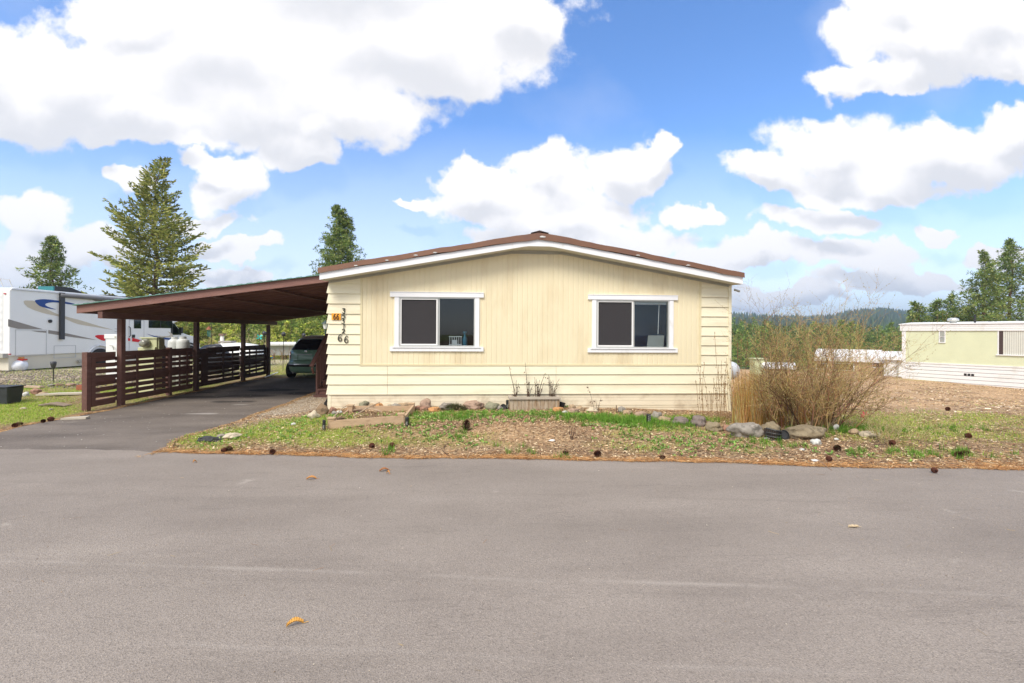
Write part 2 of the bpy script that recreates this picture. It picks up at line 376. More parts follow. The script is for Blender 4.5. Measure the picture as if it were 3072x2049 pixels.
def nz(scale, det=6, ro=.6, st=None):
    n = t.nodes.new('ShaderNodeTexNoise'); n.inputs['Scale'].default_value = scale; n.inputs['Detail'].default_value = det; n.inputs['Roughness'].default_value = ro
    if st:
        mp = t.nodes.new('ShaderNodeMapping'); mp.inputs['Scale'].default_value = st; t.links.new(tcn.outputs['Object'], mp.inputs[0]); t.links.new(mp.outputs[0], n.inputs['Vector'])
    else: t.links.new(tcn.outputs['Object'], n.inputs['Vector'])
    return n.outputs['Fac']
def mr_(v, a, b, c=0., d=1.):
    n = t.nodes.new('ShaderNodeMapRange'); t.links.new(v, n.inputs[0])
    for i, q in enumerate((a, b, c, d)): n.inputs[i + 1].default_value = q
    return n.outputs[0]
def mixc(f, a, b):
    n = t.nodes.new('ShaderNodeMix'); n.data_type = 'RGBA'; t.links.new(f, n.inputs[0])
    for i, q in ((6, a), (7, b)):
        if isinstance(q, tuple): n.inputs[i].default_value = (*q[:3], 1)
        else: t.links.new(q, n.inputs[i])
    return n.outputs[2]
soil = mixc(mr_(nz(2.2), .35, .65), (.30, .19, .11), (.46, .32, .19))
soil = mixc(mr_(nz(38), .42, .62), soil, (.15, .10, .07))
dry = mixc(mr_(nz(26, st=(1, 2.5, 1)), .4, .6), (.60, .42, .25), (.42, .275, .16))
soil = mixc(mth(t, 'MULTIPLY', sp.outputs[2], mr_(nz(1.1), .3, .55)), soil, dry)
grs = mixc(mr_(nz(7), .35, .65), (.24, .36, .04), (.42, .45, .10))
grs = mixc(mr_(nz(60), .45, .62), grs, (.16, .20, .04))
soil = mixc(mth(t, 'MULTIPLY', sp.outputs[0], mr_(nz(9), .25, .5, .55, 1)), soil, grs)
grv = mixc(mr_(nz(45, 3), .4, .6), (.56, .49, .40), (.34, .28, .21))
soil = mixc(mth(t, 'MULTIPLY', sp.outputs[1], mr_(nz(3), .3, .55, .3, 1)), soil, grv)
fargreen = mixc(mr_(nz(.05), .4, .6), (.06, .10, .035), (.10, .13, .05))
sepo = t.nodes.new('ShaderNodeSeparateXYZ'); t.links.new(tcn.outputs['Object'], sepo.inputs[0])
soil = mixc(mr_(sepo.outputs[1], 62, 90), soil, fargreen)
t.links.new(soil, p.inputs['Base Color'])
bp = t.nodes.new('ShaderNodeBump'); bp.inputs['Strength'].default_value = .8; bp.inputs['Distance'].default_value = .03; t.links.new(nz(30, 8, .7), bp.inputs['Height']); t.links.new(bp.outputs[0], p.inputs['Normal'])
ground = np_obj('ground', np.stack([GX, GY, GZ], -1).reshape(-1, 3), Fq, np.stack([gg, gravel, tan_], -1).reshape(-1, 3), gm)
tag(ground, 'bare brown earth with patchy grass, sloping down behind the homes', 'ground', kind='structure')
for q in ground.data.polygons: q.use_smooth = True

def asphalt(name, dark, light, streak):
    m = bpy.data.materials.new(name); m.use_nodes = True; t = m.node_tree; p = t.nodes['Principled BSDF']
    p.inputs['Roughness'].default_value = .88; p.inputs['Specular IOR Level'].default_value = .3
    tcn = t.nodes.new('ShaderNodeTexCoord')
    def nz(scale, det=5, ro=.6, st=None, kind='noise'):
        n = t.nodes.new('ShaderNodeTexNoise' if kind == 'noise' else 'ShaderNodeTexVoronoi'); n.inputs['Scale'].default_value = scale
        if kind == 'noise': n.inputs['Detail'].default_value = det; n.inputs['Roughness'].default_value = ro
        mp = t.nodes.new('ShaderNodeMapping'); mp.inputs['Scale'].default_value = st or (1, 1, 1); t.links.new(tcn.outputs['Object'], mp.inputs[0]); t.links.new(mp.outputs[0], n.inputs['Vector'])
        return n.outputs['Fac'] if kind == 'noise' else n
    def mr_(v, a, b, c=0., d=1.):
        n = t.nodes.new('ShaderNodeMapRange'); t.links.new(v, n.inputs[0])
        for i, q in enumerate((a, b, c, d)): n.inputs[i + 1].default_value = q
        return n.outputs[0]
    def mixc(f, a, b):
        n = t.nodes.new('ShaderNodeMix'); n.data_type = 'RGBA'; t.links.new(f, n.inputs[0])
        for i, q in ((6, a), (7, b)):
            if isinstance(q, tuple): n.inputs[i].default_value = (*q[:3], 1)
            else: t.links.new(q, n.inputs[i])
        return n.outputs[2]
    c = mixc(mr_(nz(.55, 6, .6, (1, 1.9, 1)), .32, .68), dark, light)
    c = mixc(mr_(nz(1.3, 7, .65, (.22, 1.6, 1)), .5, .75, 0, streak), c, tuple(x * .62 for x in dark))
    v = nz(150, kind='v'); c = mixc(mr_(v.outputs['Color'], 0, 1, 0, .52), c, tuple(x * .5 for x in dark))
    g1 = nz(120, 3, .6); c = mixc(mr_(g1, .36, .46, .5, 0), c, tuple(x * .4 for x in dark))
    v2 = nz(105, kind='v'); s2 = t.nodes.new('ShaderNodeSeparateColor'); t.links.new(v2.outputs['Color'], s2.inputs[0])
    c = mixc(mth(t, 'MULTIPLY', mr_(s2.outputs[0], .93, .97, 0, .8), mr_(v2.outputs['Distance'], .45, .3)), c, (.42, .36, .30))
    c = mixc(mth(t, 'MULTIPLY', mr_(s2.outputs[1], .93, .97, 0, .55), mr_(v2.outputs['Distance'], .5, .2)), c, (.08, .07, .065))
    # fine cracks running along the lane
    wv = nz(.9, 8, .7, (.16, 1.4, 1)); cr = mth(t, 'ABSOLUTE', mth(t, 'SUBTRACT', wv, .52))
    c = mixc(mth(t, 'MULTIPLY', mr_(cr, .0012, .004, .4, 0), mr_(nz(.7), .5, .56)), c, tuple(x * .4 for x in dark))
    # long construction seams, tyre-polished bands and scuffs following the lane
    sx_ = t.nodes.new('ShaderNodeSeparateXYZ'); t.links.new(tcn.outputs['Object'], sx_.inputs[0])
    dd = mth(t, 'MULTIPLY_ADD', sx_.outputs[0], .118, sx_.outputs[1]); wob = mth(t, 'MULTIPLY_ADD', nz(.5, 3), .16, -.08); dd = mth(t, 'ADD', dd, wob)
    for y0, wd, f_, col in ((2.98, .035, .30, (.50, .45, .40)), (2.86, .05, .22, tuple(x * .5 for x in dark)), (2.25, .03, .16, (.46, .42, .38)), (4.55, .05, .18, tuple(x * .5 for x in dark))):
        e = mth(t, 'ABSOLUTE', mth(t, 'SUBTRACT', dd, y0)); c = mixc(mth(t, 'MULTIPLY', mr_(e, 0, wd, f_, 0), mr_(nz(1.1, 6), .4, .6)), c, col)
    e = mth(t, 'ABSOLUTE', mth(t, 'SUBTRACT', dd, 3.75)); c = mixc(mth(t, 'MULTIPLY', mr_(e, .1, .55, .30, 0), mr_(nz(.8, 6), .3, .6)), c, tuple(x * .68 for x in dark))
    e = mth(t, 'ABSOLUTE', mth(t, 'SUBTRACT', dd, 5.2)); c = mixc(mr_(e, .1, .7, .22, 0), c, tuple(x * .7 for x in dark))
    c = mixc(mth(t, 'MULTIPLY', mr_(nz(2.6, 7, .7, (.35, 2.2, 1)), .60, .72), .35), c, tuple(x * .5 for x in dark))
    c = mixc(mth(t, 'MULTIPLY', mr_(nz(1.7, 7, .6), .66, .72), .35), c, (.50, .45, .39))
    t.links.new(c, p.inputs['Base Color'])
    bp = t.nodes.new('ShaderNodeBump'); bp.inputs['Strength'].default_value = .55; bp.inputs['Distance'].default_value = .006
    t.links.new(mth(t, 'ADD', g1, mr_(v.outputs['Distance'], 0, 1)), bp.inputs['Height']); t.links.new(bp.outputs[0], p.inputs['Normal'])
    return m, t, p, mixc, mr_, nz, c, tcn
ROADM = asphalt('road_asphalt', (.28, .24, .208), (.375, .325, .282), .35)[0]
dm, t2, p2, mixc2, mr2, nz2, c2, tc2 = asphalt('driveway_asphalt', (.155, .130, .112), (.28, .238, .202), .6)
# oil stains and pale scuffs belong to the driveway surface
def spot(cx, cy, rx, ry, soft=.35):
    mp = t2.nodes.new('ShaderNodeMapping'); mp.inputs['Location'].default_value = (-cx / rx, -cy / ry, 0); mp.inputs['Scale'].default_value = (1 / rx, 1 / ry, 0)
    nn = t2.nodes.new('ShaderNodeTexNoise'); nn.inputs['Scale'].default_value = 2.2; nn.inputs['Detail'].default_value = 6; t2.links.new(tc2.outputs['Object'], nn.inputs['Vector'])
    t2.links.new(tc2.outputs['Object'], mp.inputs[0]); ln = t2.nodes.new('ShaderNodeVectorMath'); ln.operation = 'LENGTH'; t2.links.new(mp.outputs[0], ln.inputs[0])
    return mr2(mth(t2, 'MULTIPLY_ADD', nn.outputs['Fac'], 1.6, mth(t2, 'ADD', ln.outputs['Value'], -.8)), 1.0, 1.0 - soft)
for (px, py, rx, ry) in ((590,1192,.75,.28),(745,1188,.8,.3),(700,1205,.6,.2),(620,1178,.4,.12),(820,1170,.7,.4),(900,1180,.4,.3)):
    q = G0(px, py); c2 = mixc2(mth(t2, 'MULTIPLY', spot(q[0], q[1], rx, ry), .75), c2, (.028, .025, .025))
for (px, py, rx, ry) in ((605,1241,.30,.09),(720,1214,.22,.06)):
    q = G0(px, py); c2 = mixc2(mth(t2, 'MULTIPLY', spot(q[0], q[1], rx, ry, .6), .5), c2, (.5, .47, .44))
t2.links.new(c2, p2.inputs['Base Color'])
xs = np.arange(-60, 60.01, .12); edge = [(float(x), float(roady(x)) + random.Random(int(i)).uniform(-.016, .016), .004) for i, x in enumerate(xs)]
mb = MB()
b = len(mb.v); ne = len(edge)
for e in edge: mb.v.append(e)
for e in edge: mb.v.append((e[0], e[1] + .012, -.05))
for e in edge: mb.v.append((e[0], -7.0, .004))
for i in range(ne - 1):
    mb.f.append((b + i, b + i + 1, b + ne + i + 1, b + ne + i)); mb.f.append((b + i, b + 2 * ne + i, b + 2 * ne + i + 1, b + i + 1))
tag(mb.build('road', ROADM), 'wide grey asphalt lane crossing the foreground', 'road', kind='structure')
dpoly = densify(DRIVE_L, .15, .015, 3) + [(-6.9, 16.4), (-3.3, 16.4), (-3.3, 14.0)] + densify(DRIVE_R[::-1], .1, .02, 4) + [(-4.7, 5.4), (-18, 6.6)]
mb = MB().prism([(x, y, .0) for x, y in dpoly], (0, 0, -.06))
tag(mb.build('driveway', dm), 'darker asphalt driveway running back under the carport', 'driveway', kind='structure')
# ------------------------------------------------------------------ the cream mobile home
cream = lin(238, 222, 186)
WALLC = (.775, .69, .48)
m_panel = mat('cream_panel', WALLC, .55, .05, 1.5, bump=.05, bscale=60, stretch=(1, 1, .3), dirt=(.64, .53, .34), dscale=1.8, dlo=.48)
m_lap = mat('cream_vinyl', (.82, .765, .575), .5, .04, 2., bump=.06, bscale=90, stretch=(.4, 1, 3), dirt=(.68, .59, .42), dscale=1.6, dlo=.5)
m_skirt = mat('cream_skirting', (.78, .70, .53), .5, .05, 3., dirt=(.52, .42, .29), dscale=2.8, dlo=.5, dhi=.75)
m_trim = mat('white_trim', (.80, .81, .84), .45, .03, 4., dirt=(.68, .68, .66), dscale=3, dlo=.6)
m_soff = mat('white_soffit', (.66, .64, .56), .6, .05, 3.)
m_grey = mat('grey_trim', (.40, .39, .35), .5, .08, 5.)
m_roofb = mat('brown_metal_roof', (.19, .095, .058), .5, .12, 2.5, metal=.25, dirt=(.17, .085, .06), dscale=3., dlo=.5, dhi=.62)
m_sealer = mat('silver_sealant', (.55, .55, .54), .5, .15, 20.)
m_alu = mat('window_aluminium', (.62, .63, .60), .35, .05, 10., metal=.6)
m_whitep = mat('white_paint', (.80, .80, .79), .5, .03, 4.)
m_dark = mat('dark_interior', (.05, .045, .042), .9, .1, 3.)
m_black = mat('black_plastic', (.018, .018, .018), .5, .2, 8.)
def glass(name, tint, op, gloss=.08, rough=.02):
    if name in MATS: return MATS[name]
    m = bpy.data.materials.new(name); m.use_nodes = True; t = m.node_tree; t.nodes.clear()
    o = t.nodes.new('ShaderNodeOutputMaterial'); tr = t.nodes.new('ShaderNodeBsdfTransparent'); tr.inputs[0].default_value = (*tint, 1)
    gl = t.nodes.new('ShaderNodeBsdfGlossy'); gl.inputs['Roughness'].default_value = rough; gl.inputs[0].default_value = (.9, .95, 1, 1)
    df = t.nodes.new('ShaderNodeBsdfDiffuse'); df.inputs[0].default_value = (.085, .08, .085, 1)
    m1 = t.nodes.new('ShaderNodeMixShader'); m1.inputs[0].default_value = op; t.links.new(tr.outputs[0], m1.inputs[1]); t.links.new(df.outputs[0], m1.inputs[2])
    lw = t.nodes.new('ShaderNodeLayerWeight'); lw.inputs[0].default_value = .35
    mm = t.nodes.new('ShaderNodeMath'); mm.operation = 'MULTIPLY_ADD'; t.links.new(lw.outputs['Fresnel'], mm.inputs[0]); mm.inputs[1].default_value = .14; mm.inputs[2].default_value = gloss * .3
    m2 = t.nodes.new('ShaderNodeMixShader'); t.links.new(mm.outputs[0], m2.inputs[0]); t.links.new(m1.outputs[0], m2.inputs[1]); t.links.new(gl.outputs[0], m2.inputs[2])
    t.links.new(m2.outputs[0], o.inputs[0]); MATS[name] = m; return m
g_clear = glass('clear_glass', (.80, .84, .86), .0)
g_screen = glass('insect_screen', (.42, .41, .42), .55, .0, .4)
g_dark = glass('dark_glass', (.10, .11, .12), .0, .3)

HX0, HX1, HY, HYB = -2.98, 5.02, 9.0, 21.0
home = thing('mobile_home', (1.0, HY, 0), 'cream mobile home with shallow gable, white window trim and brown metal roof edge', 'house')
RX, RZ, SL = 1.06, 3.53, .178            # ridge position, top of roof edge, slope
def roofz(x): return RZ - SL * abs(x - RX)
def fasz(x):  return RZ - SL * abs(x - RX) - .125 + .035 * min(1, abs(x - RX) / 1.2)
def fbot(x):  return min(RZ - SL * abs(x - RX) - .222, 3.268)      # top of white fascia, flat over the ridge
def wallz(x): return min(RZ - SL * abs(x - RX) - .205, 3.235)
# core walls (sides, back) as one shell
mb = MB()
for x in (HX0 + .03, HX1 - .03):
    mb.box(x - .02, x + .02, HY + .06, HYB, .35, wallz(x) - .02)
mb.box(HX0, HX1, HYB, HYB + .06, -.2, 2.5)
mb.box(HX0 + .05, HX1 - .05, HY + .2, HYB - .1, .30, .36)
mb.build('wall', m_lap, home)
# gable front with corrugated panel; openings for two windows
def win_rect(l, r, t_, b_): a = at_y(l, (t_ + b_) / 2, HY); c = at_y(r, (t_ + b_) / 2, HY); d = at_y((l + r) / 2, t_, HY); e = at_y((l + r) / 2, b_, HY); return (a.x, c.x, e.z, d.z)
W1 = win_rect(1197, 1425, 892, 1040); W2 = win_rect(1788, 2007, 900, 1044)
PX0, PX1, PZ0 = HX0 + .63, HX1 - .62, .985
mb = MB()
x = PX0; pitch = .1016; xs_ = []
while x < PX1: xs_.append(x); x += pitch
def seg_cols(x0, x1, d0, d1, z0, z1):
    mb.poly([(x0, HY + d0, z0), (x1, HY + d1, z0), (x1, HY + d1, z1(x1)), (x0, HY + d0, z1(x0))])
for x in xs_:
    pr = [(x, .0), (x + .074, .0), (x + .079, .005), (x + .096, .005), (x + pitch, .0)]
    for (a, da), (b, db) in zip(pr, pr[1:]):
        cuts = sorted({a, b} | {q for w in (W1, W2) for q in (w[0], w[1]) if a < q < b})
        for u, v in zip(cuts, cuts[1:]):
            fu = (u - a) / (b - a); fv = (v - a) / (b - a); du = da + (db - da) * fu; dv = da + (db - da) * fv; mid = (u + v) / 2
            w = next((w for w in (W1, W2) if w[0] < mid < w[1]), None)
            if w is None: seg_cols(u, v, du, dv, PZ0, wallz)
            else:
                seg_cols(u, v, du, dv, PZ0, lambda q: w[2]); seg_cols(u, v, du, dv, w[3], wallz)
mb.build('corrugated_panel', m_panel, home)
# lap siding
LZ, LP = .403, .1956
def laps(mb, x0, x1, k0, k1, top=None, cut=None):
    for k in range(k0, k1):
        z0 = LZ + LP * k; z1 = z0 + LP
        if top is not None and z0 > min(top(x0), top(x1)): 
            if z0 > max(top(x0), top(x1)): break
        za, zb = (z1, z1) if top is None else (min(z1, top(x0)), min(z1, top(x1)))
        mb.hexa([(x0, HY - .012, z0), (x1, HY - .012, z0), (x1, HY + .03, z0), (x0, HY + .03, z0),
                 (x0, HY + .006, max(za, z0 + .002)), (x1, HY + .006, max(zb, z0 + .002)), (x1, HY + .03, max(zb, z0 + .002)), (x0, HY + .03, max(za, z0 + .002))])
        mb.box(x0 + .001, x1 - .001, HY - .016, HY + .0, z0 - .006, z0 + .008)
mb = MB()
laps(mb, HX0, HX0 + .60, 3, 12, wallz); laps(mb, HX1 - .60, HX1 - .03, 3, 12, wallz)
# three lower courses, jointed
for (a, b_) in ((HX0, -1.86), (-1.855, 1.45), (1.455, HX1 - .03)): laps(mb, a, b_, 0, 3)
mb.build('lap_siding', m_lap, home)
# the flare of siding ends on the left corner, corner post right, panel edge trim
mb = MB()
for k in range(0, 11):
    z0 = LZ + LP * k
    mb.hexa([(HX0 - .045, HY - .012, z0), (HX0, HY - .012, z0), (HX0, HY + .9, z0), (HX0 - .045, HY + .9, z0),
             (HX0 - .012, HY + .006, z0 + LP - .004), (HX0, HY + .006, z0 + LP - .004), (HX0, HY + .9, z0 + LP - .004), (HX0 - .012, HY + .9, z0 + LP - .004)])
mb.build('corner_siding', m_lap, home)
MB().box(HX1 - .03, HX1 + .03, HY - .025, HY + .05, -.1, wallz(HX1) - .01).build('corner_trim', m_lap, home); MB().box(HX0 - .02, HX0 + .045, HY + .005, HY + .06, -.05, LZ - .008).build('corner_trim', m_lap, home)
mb = MB()
for x in (PX0 - .015, PX1 + .005): mb.box(x - .018, x + .018, HY - .012, HY + .03, PZ0 - .03, wallz(x) - .005)
mb.box(PX0 + .003, PX1 - .013, HY - .010, HY + .03, PZ0 - .028, PZ0 + .004)
mb.box(HX0 + .60, HX0 + .612, HY - .004, HY + .02, PZ0, 2.6)
mb.build('panel_trim', mat('cream_trim', (.70, .62, .40), .5, .04), home)
# skirting with horizontal grooves
mb = MB(); z = LZ - .012
for dz, gap in ((.07, .004), (.07, .004), (.10, .012), (.045, .016), (.08, .004), (.08, .004), (.12, .003)):
    mb.box(HX0 + .045, HX1 - .03, HY + .012, HY + .04, z - dz + gap, z)
    z -= dz
mb.box(HX0 + .045, HX1 - .03, HY + .025, HY + .038, -.2, LZ)
mb.box(HX0 + .0, HX0 + .03, HY + .06, HYB, -.1, LZ - .01); mb.box(HX1 - .03, HX1, HY + .06, HYB, -.4, LZ - .01)
mb.build('skirting', m_skirt, home)
# roof: metal sheets, brown edge, white fascia, soffit
FY = 8.66
mb = MB()
for sx_ in (-1, 1):
    xe = HX0 - .075 if sx_ < 0 else HX1 + .09
    n = 10
    for i in range(n):
        a = RX + (xe - RX) * i / n; b_ = RX + (xe - RX) * (i + 1) / n
        if a > b_: a, b_ = b_, a
        mb.hexa([(a, FY - .025, roofz(a) - .03), (b_, FY - .025, roofz(b_) - .03), (b_, HYB + .2, roofz(b_) - .03), (a, HYB + .2, roofz(a) - .03),
                 (a, FY - .025, roofz(a)), (b_, FY - .025, roofz(b_)), (b_, HYB + .2, roofz(b_)), (a, HYB + .2, roofz(a))])
roof = mb.build('roof', m_roofb, home)
mb = MB()
xe0, xe1 = HX0 - .08, HX1 + .095; r = random.Random(4)
pts = [xe0 + (xe1 - xe0) * i / 40 for i in range(41)]
for a, b_ in zip(pts, pts[1:]):
    ja, jb = [.006 * math.sin(q * 5) + .004 * math.sin(q * 13) for q in (a, b_)]
    mb.hexa([(a, FY - .04, fasz(a) - .004 + ja), (b_, FY - .04, fasz(b_) - .004 + jb), (b_, FY - .028, fasz(b_) - .004 + jb), (a, FY - .028, fasz(a) - .004 + ja),
             (a, FY - .034, roofz(a) + .004 + ja), (b_, FY - .034, roofz(b_) + .004 + jb), (b_, FY - .022, roofz(b_) + .004 + jb), (a, FY - .022, roofz(a) + .004 + ja)])
mb.build('roof_edge_flashing', m_roofb, roof)
mb = MB()
for px in (1070, 1162, 1306, 1248, 2062, 1912):
    q = at_y(px, 750, FY); x = q.x; MB().blob((x, FY - .045, roofz(x) - .062 - .008 * (px % 3)), (.035 + .02 * (px % 2), .008, .012), seed=px, sub=2, rough=.5).build('sealant_patch', m_sealer, roof)
MB().blob((RX + .06, FY - .045, roofz(RX) - .09), (.06, .01, .02), seed=3, sub=2).build('sealant_patch', m_sealer, roof)
mb = MB(); mb.prism([(RX - .16, FY - .05, RZ - .012), (RX, FY - .05, RZ + .035), (RX + .18, FY - .05, RZ - .012), (RX, FY - .05, RZ + .015)], (0, 9, 0))
mb.build('ridge_cap', mat('dark_ridge', (.09, .06, .05), .6), roof)
mb = MB()
fp = [HX0 - .06] + [RX - .55] + [RX - .5 + .1 * i for i in range(11)] + [RX + .56] + [HX1 + .075]
for a, b_ in zip(fp, fp[1:]):
    for (zt, zb, d) in ((0, .085, 0), (.088, .118, .006)):
        if d: continue
        za_, zb_ = fbot(a), fbot(b_)
        mb.hexa([(a, FY - .008 + d, za_), (b_, FY - .008 + d, zb_), (b_, FY + .012 + d, zb_), (a, FY + .012 + d, za_),
                 (a, FY - .008 + d, fasz(a) - zt), (b_, FY - .008 + d, fasz(b_) - zt), (b_, FY + .012 + d, fasz(b_) - zt), (a, FY + .012 + d, fasz(a) - zt)])
mb.build('fascia', m_trim, roof)
mb = MB()
for a, b_ in zip(fp, fp[1:]):
    mb.hexa([(a, FY + .02, fbot(a)), (b_, FY + .02, fbot(b_)), (b_, HY + .05, wallz(b_) - .0), (a, HY + .05, wallz(a) - .0),
             (a, FY + .02, fbot(a) + .012), (b_, FY + .02, fbot(b_) + .012), (b_, HY + .05, wallz(b_) + .012), (a, HY + .05, wallz(a) + .012)])
mb.build('soffit', m_soff, roof)
mb = MB()
for a, b_ in zip(fp[0:], fp[1:]):
    a = max(a, HX0 + .0); b_ = min(b_, HX1)
    for (zt, zb, d) in ((.0, .03, .03), (.034, .058, .02)):
        mb.hexa([(a, HY - d, wallz(a) - zb), (b_, HY - d, wallz(b_) - zb), (b_, HY + .004, wallz(b_) - zb), (a, HY + .004, wallz(a) - zb),
                 (a, HY - d, wallz(a) - zt), (b_, HY - d, wallz(b_) - zt), (b_, HY + .004, wallz(b_) - zt), (a, HY + .004, wallz(a) - zt)])
mb.build('frieze_trim', m_grey, home)
mb = MB().tube([(HX1 + .02, FY + .2, 2.50), (HX1 + .14, FY + .22, 2.47)], .022, 6)
mb.build('drain_spout', m_grey, home)

def window(wr, has_blind):
    x0, x1, z0, z1 = wr
    wname = MB()
    # outer casing: side boards, head and sill boards
    hb = .088; sb = .085; ex = .085
    xm = (x0 + x1) / 2; f = .022
    wname.box(x0, x1, HY - .01, HY + .07, z1 - f, z1).box(x0, x1, HY - .01, HY + .07, z0, z0 + f).box(x0, x0 + f, HY - .01, HY + .07, z0 + f, z1 - f).box(x1 - f, x1, HY - .01, HY + .07, z0 + f, z1 - f).box(xm + .01, xm + .045, HY + .03, HY + .06, z0 + f, z1 - f)
    w = wname.build('window', m_alu, home)
    MB().box(x0 - sb, x0 - .001, HY - .022, HY + .01, z0, z1).build('side_casing', m_trim, w); MB().box(x1 + .001, x1 + sb, HY - .022, HY + .01, z0, z1).build('side_casing', m_trim, w)
    mb = MB().box(x0 - sb - ex, x1 + sb + ex, HY - .034, HY + .01, z1 + .002, z1 + .002 + hb).box(x0 - sb - ex, x1 + sb + ex, HY - .042, HY + .01, z1 + hb + .003, z1 + hb + .014)
    mb.build('window_head', m_trim, w)
    mb = MB().box(x0 - sb - ex, x1 + sb + ex, HY - .034, HY + .01, z0 - .002 - hb, z0 - .002).box(x0 - sb - .03, x1 + sb + .03, HY - .052, HY - .036, z0 - .02, z0 - .004)
    mb.build('window_sill', m_trim, w)
    s_ = .028; a, b_, c, d = x0 + f + .006, xm + .01, z0 + f + .004, z1 - f - .006
    mb = MB()
    mb.box(a, b_, HY - .004, HY + .012, d - s_ * .7, d).box(a, b_, HY - .004, HY + .012, c, c + s_)
    mb.box(a, a + s_ * .7, HY - .004, HY + .012, c + s_, d - s_ * .7).box(b_ - s_, b_, HY - .004, HY + .012, c + s_, d - s_ * .7)
    mb.build('screen_frame', m_whitep, w)
    MB().box(a + .02, b_ - s_, HY + .0155, HY + .017, c + .02, d - .01).build('insect_screen', g_screen, w)
    MB().box(x0 + f, xm + .02, HY + .046, HY + .05, z0 + f, z1 - f).build('glass', g_clear, w)
    MB().box(xm + .045, x1 - f, HY + .036, HY + .04, z0 + f, z1 - f).build('glass', g_clear, w)
    if has_blind:
        mb = MB().box(x0 + f, xm, HY + .075, HY + .11, z1 - .075, z1 - f).box(xm + .05, x1 - f, HY + .075, HY + .11, z1 - .085, z1 - f)
        bl = mb.build('blind', m_whitep, w)
        for xx in (xm - .08, x1 - .17):
            MB().cyl((xx, HY + .095, z1 - .085), (xx - .02, HY + .095, z1 - .68), .008, n=6).build('blind_wand', m_whitep, w)
    return w
w1 = window(W1, False); w2 = window(W2, True)
# dark rooms behind the windows
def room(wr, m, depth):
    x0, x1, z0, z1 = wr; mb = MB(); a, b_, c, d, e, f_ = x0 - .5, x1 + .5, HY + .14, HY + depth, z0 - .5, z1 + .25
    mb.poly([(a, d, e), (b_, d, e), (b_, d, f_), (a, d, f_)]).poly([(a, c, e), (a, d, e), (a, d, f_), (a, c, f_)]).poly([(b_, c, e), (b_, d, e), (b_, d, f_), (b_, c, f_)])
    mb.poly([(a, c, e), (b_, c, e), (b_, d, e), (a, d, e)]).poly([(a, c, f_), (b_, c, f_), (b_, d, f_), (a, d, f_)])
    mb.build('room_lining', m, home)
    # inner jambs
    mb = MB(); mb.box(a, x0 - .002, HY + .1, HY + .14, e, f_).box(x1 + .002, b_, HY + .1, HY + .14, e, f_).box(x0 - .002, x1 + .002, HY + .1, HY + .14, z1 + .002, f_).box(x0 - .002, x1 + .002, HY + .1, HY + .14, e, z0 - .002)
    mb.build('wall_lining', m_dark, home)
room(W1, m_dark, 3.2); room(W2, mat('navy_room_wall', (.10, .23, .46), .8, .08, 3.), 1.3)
def inst_top(mb, name, m, label, cat, group=None, smooth=False, bevel=0, loc=None):
    """a one-mesh thing: geometry given in world space, origin moved to its base"""
    L = Vector(loc) if loc else Vector((sum(v[0] for v in mb.v) / len(mb.v), sum(v[1] for v in mb.v) / len(mb.v), min(v[2] for v in mb.v)))
    mb.v = [(v[0] - L.x, v[1] - L.y, v[2] - L.z) for v in mb.v]
    o = mb.build(name, m, smooth=smooth, bevel=bevel); o.location = L
    return tag(o, label, cat, group)
# laptop on the sill side of the right window, bottle rack behind the left one
mb = MB().box(W2[1] - .40, W2[1] - .05, HY + .13, HY + .40, W2[2] + .005, W2[2] + .02)
z0 = W2[2] + .02
mb2 = MB().hexa([(W2[1] - .40, HY + .155, z0), (W2[1] - .05, HY + .155, z0), (W2[1] - .05, HY + .165, z0), (W2[1] - .40, HY + .165, z0),
                 (W2[1] - .385, HY + .115, z0 + .235), (W2[1] - .05, HY + .115, z0 + .235), (W2[1] - .05, HY + .125, z0 + .235), (W2[1] - .385, HY + .125, z0 + .235)])
lp = thing('laptop', (W2[1] - .2, HY + .2, W2[2]), 'open silver laptop seen from behind in the right-hand window', 'laptop')
mb.build('base', m_alu, lp); mb2.build('lid', mat('laptop_lid', (.48, .48, .45), .4, .05), lp)
desk = MB().box(W2[0] - .1, W2[1] + .05, HY + .142, HY + .75, W2[2] - .05, W2[2] - .0)
inst_top(desk, 'desk', m_dark, 'dark desk top behind the right-hand window, under the laptop', 'desk')
zt = W1[2] - .0; xr = (W1[0] + W1[1]) / 2 + .36
inst_top(MB().box(W1[0] - .1, W1[1] + .05, HY + .142, HY + .7, zt - .05, zt), 'kitchen_counter', m_dark, 'dark counter behind the left-hand window, under the blue bottle', 'counter')
inst_top(MB().lathe((xr + .17, HY + .3, zt), [(.045, 0), (.05, .02), (.05, .16), (.025, .2), (.022, .26), (.04, .27), (.04, .30)], 14), 'bottle', mat('teal_plastic', (.02, .16, .24), .35), 'teal spray bottle standing behind the left-hand window', 'bottle', smooth=True)
mb = MB()
for i in range(6): mb.tube([(xr - .13 + i * .045, HY + .24, zt), (xr - .13 + i * .045, HY + .24, zt + .2)], .006, 5)
mb.box(xr - .15, xr + .11, HY + .235, HY + .245, zt + .19, zt + .205).box(xr - .15, xr + .11, HY + .235, HY + .245, zt + .03, zt + .045)
mb.box(xr - .09, xr + .02, HY + .26, HY + .30, zt + .01, zt + .13)
inst_top(mb, 'dish_rack', m_whitep, 'white wire dish rack beside the teal bottle behind the left-hand window', 'dish rack')

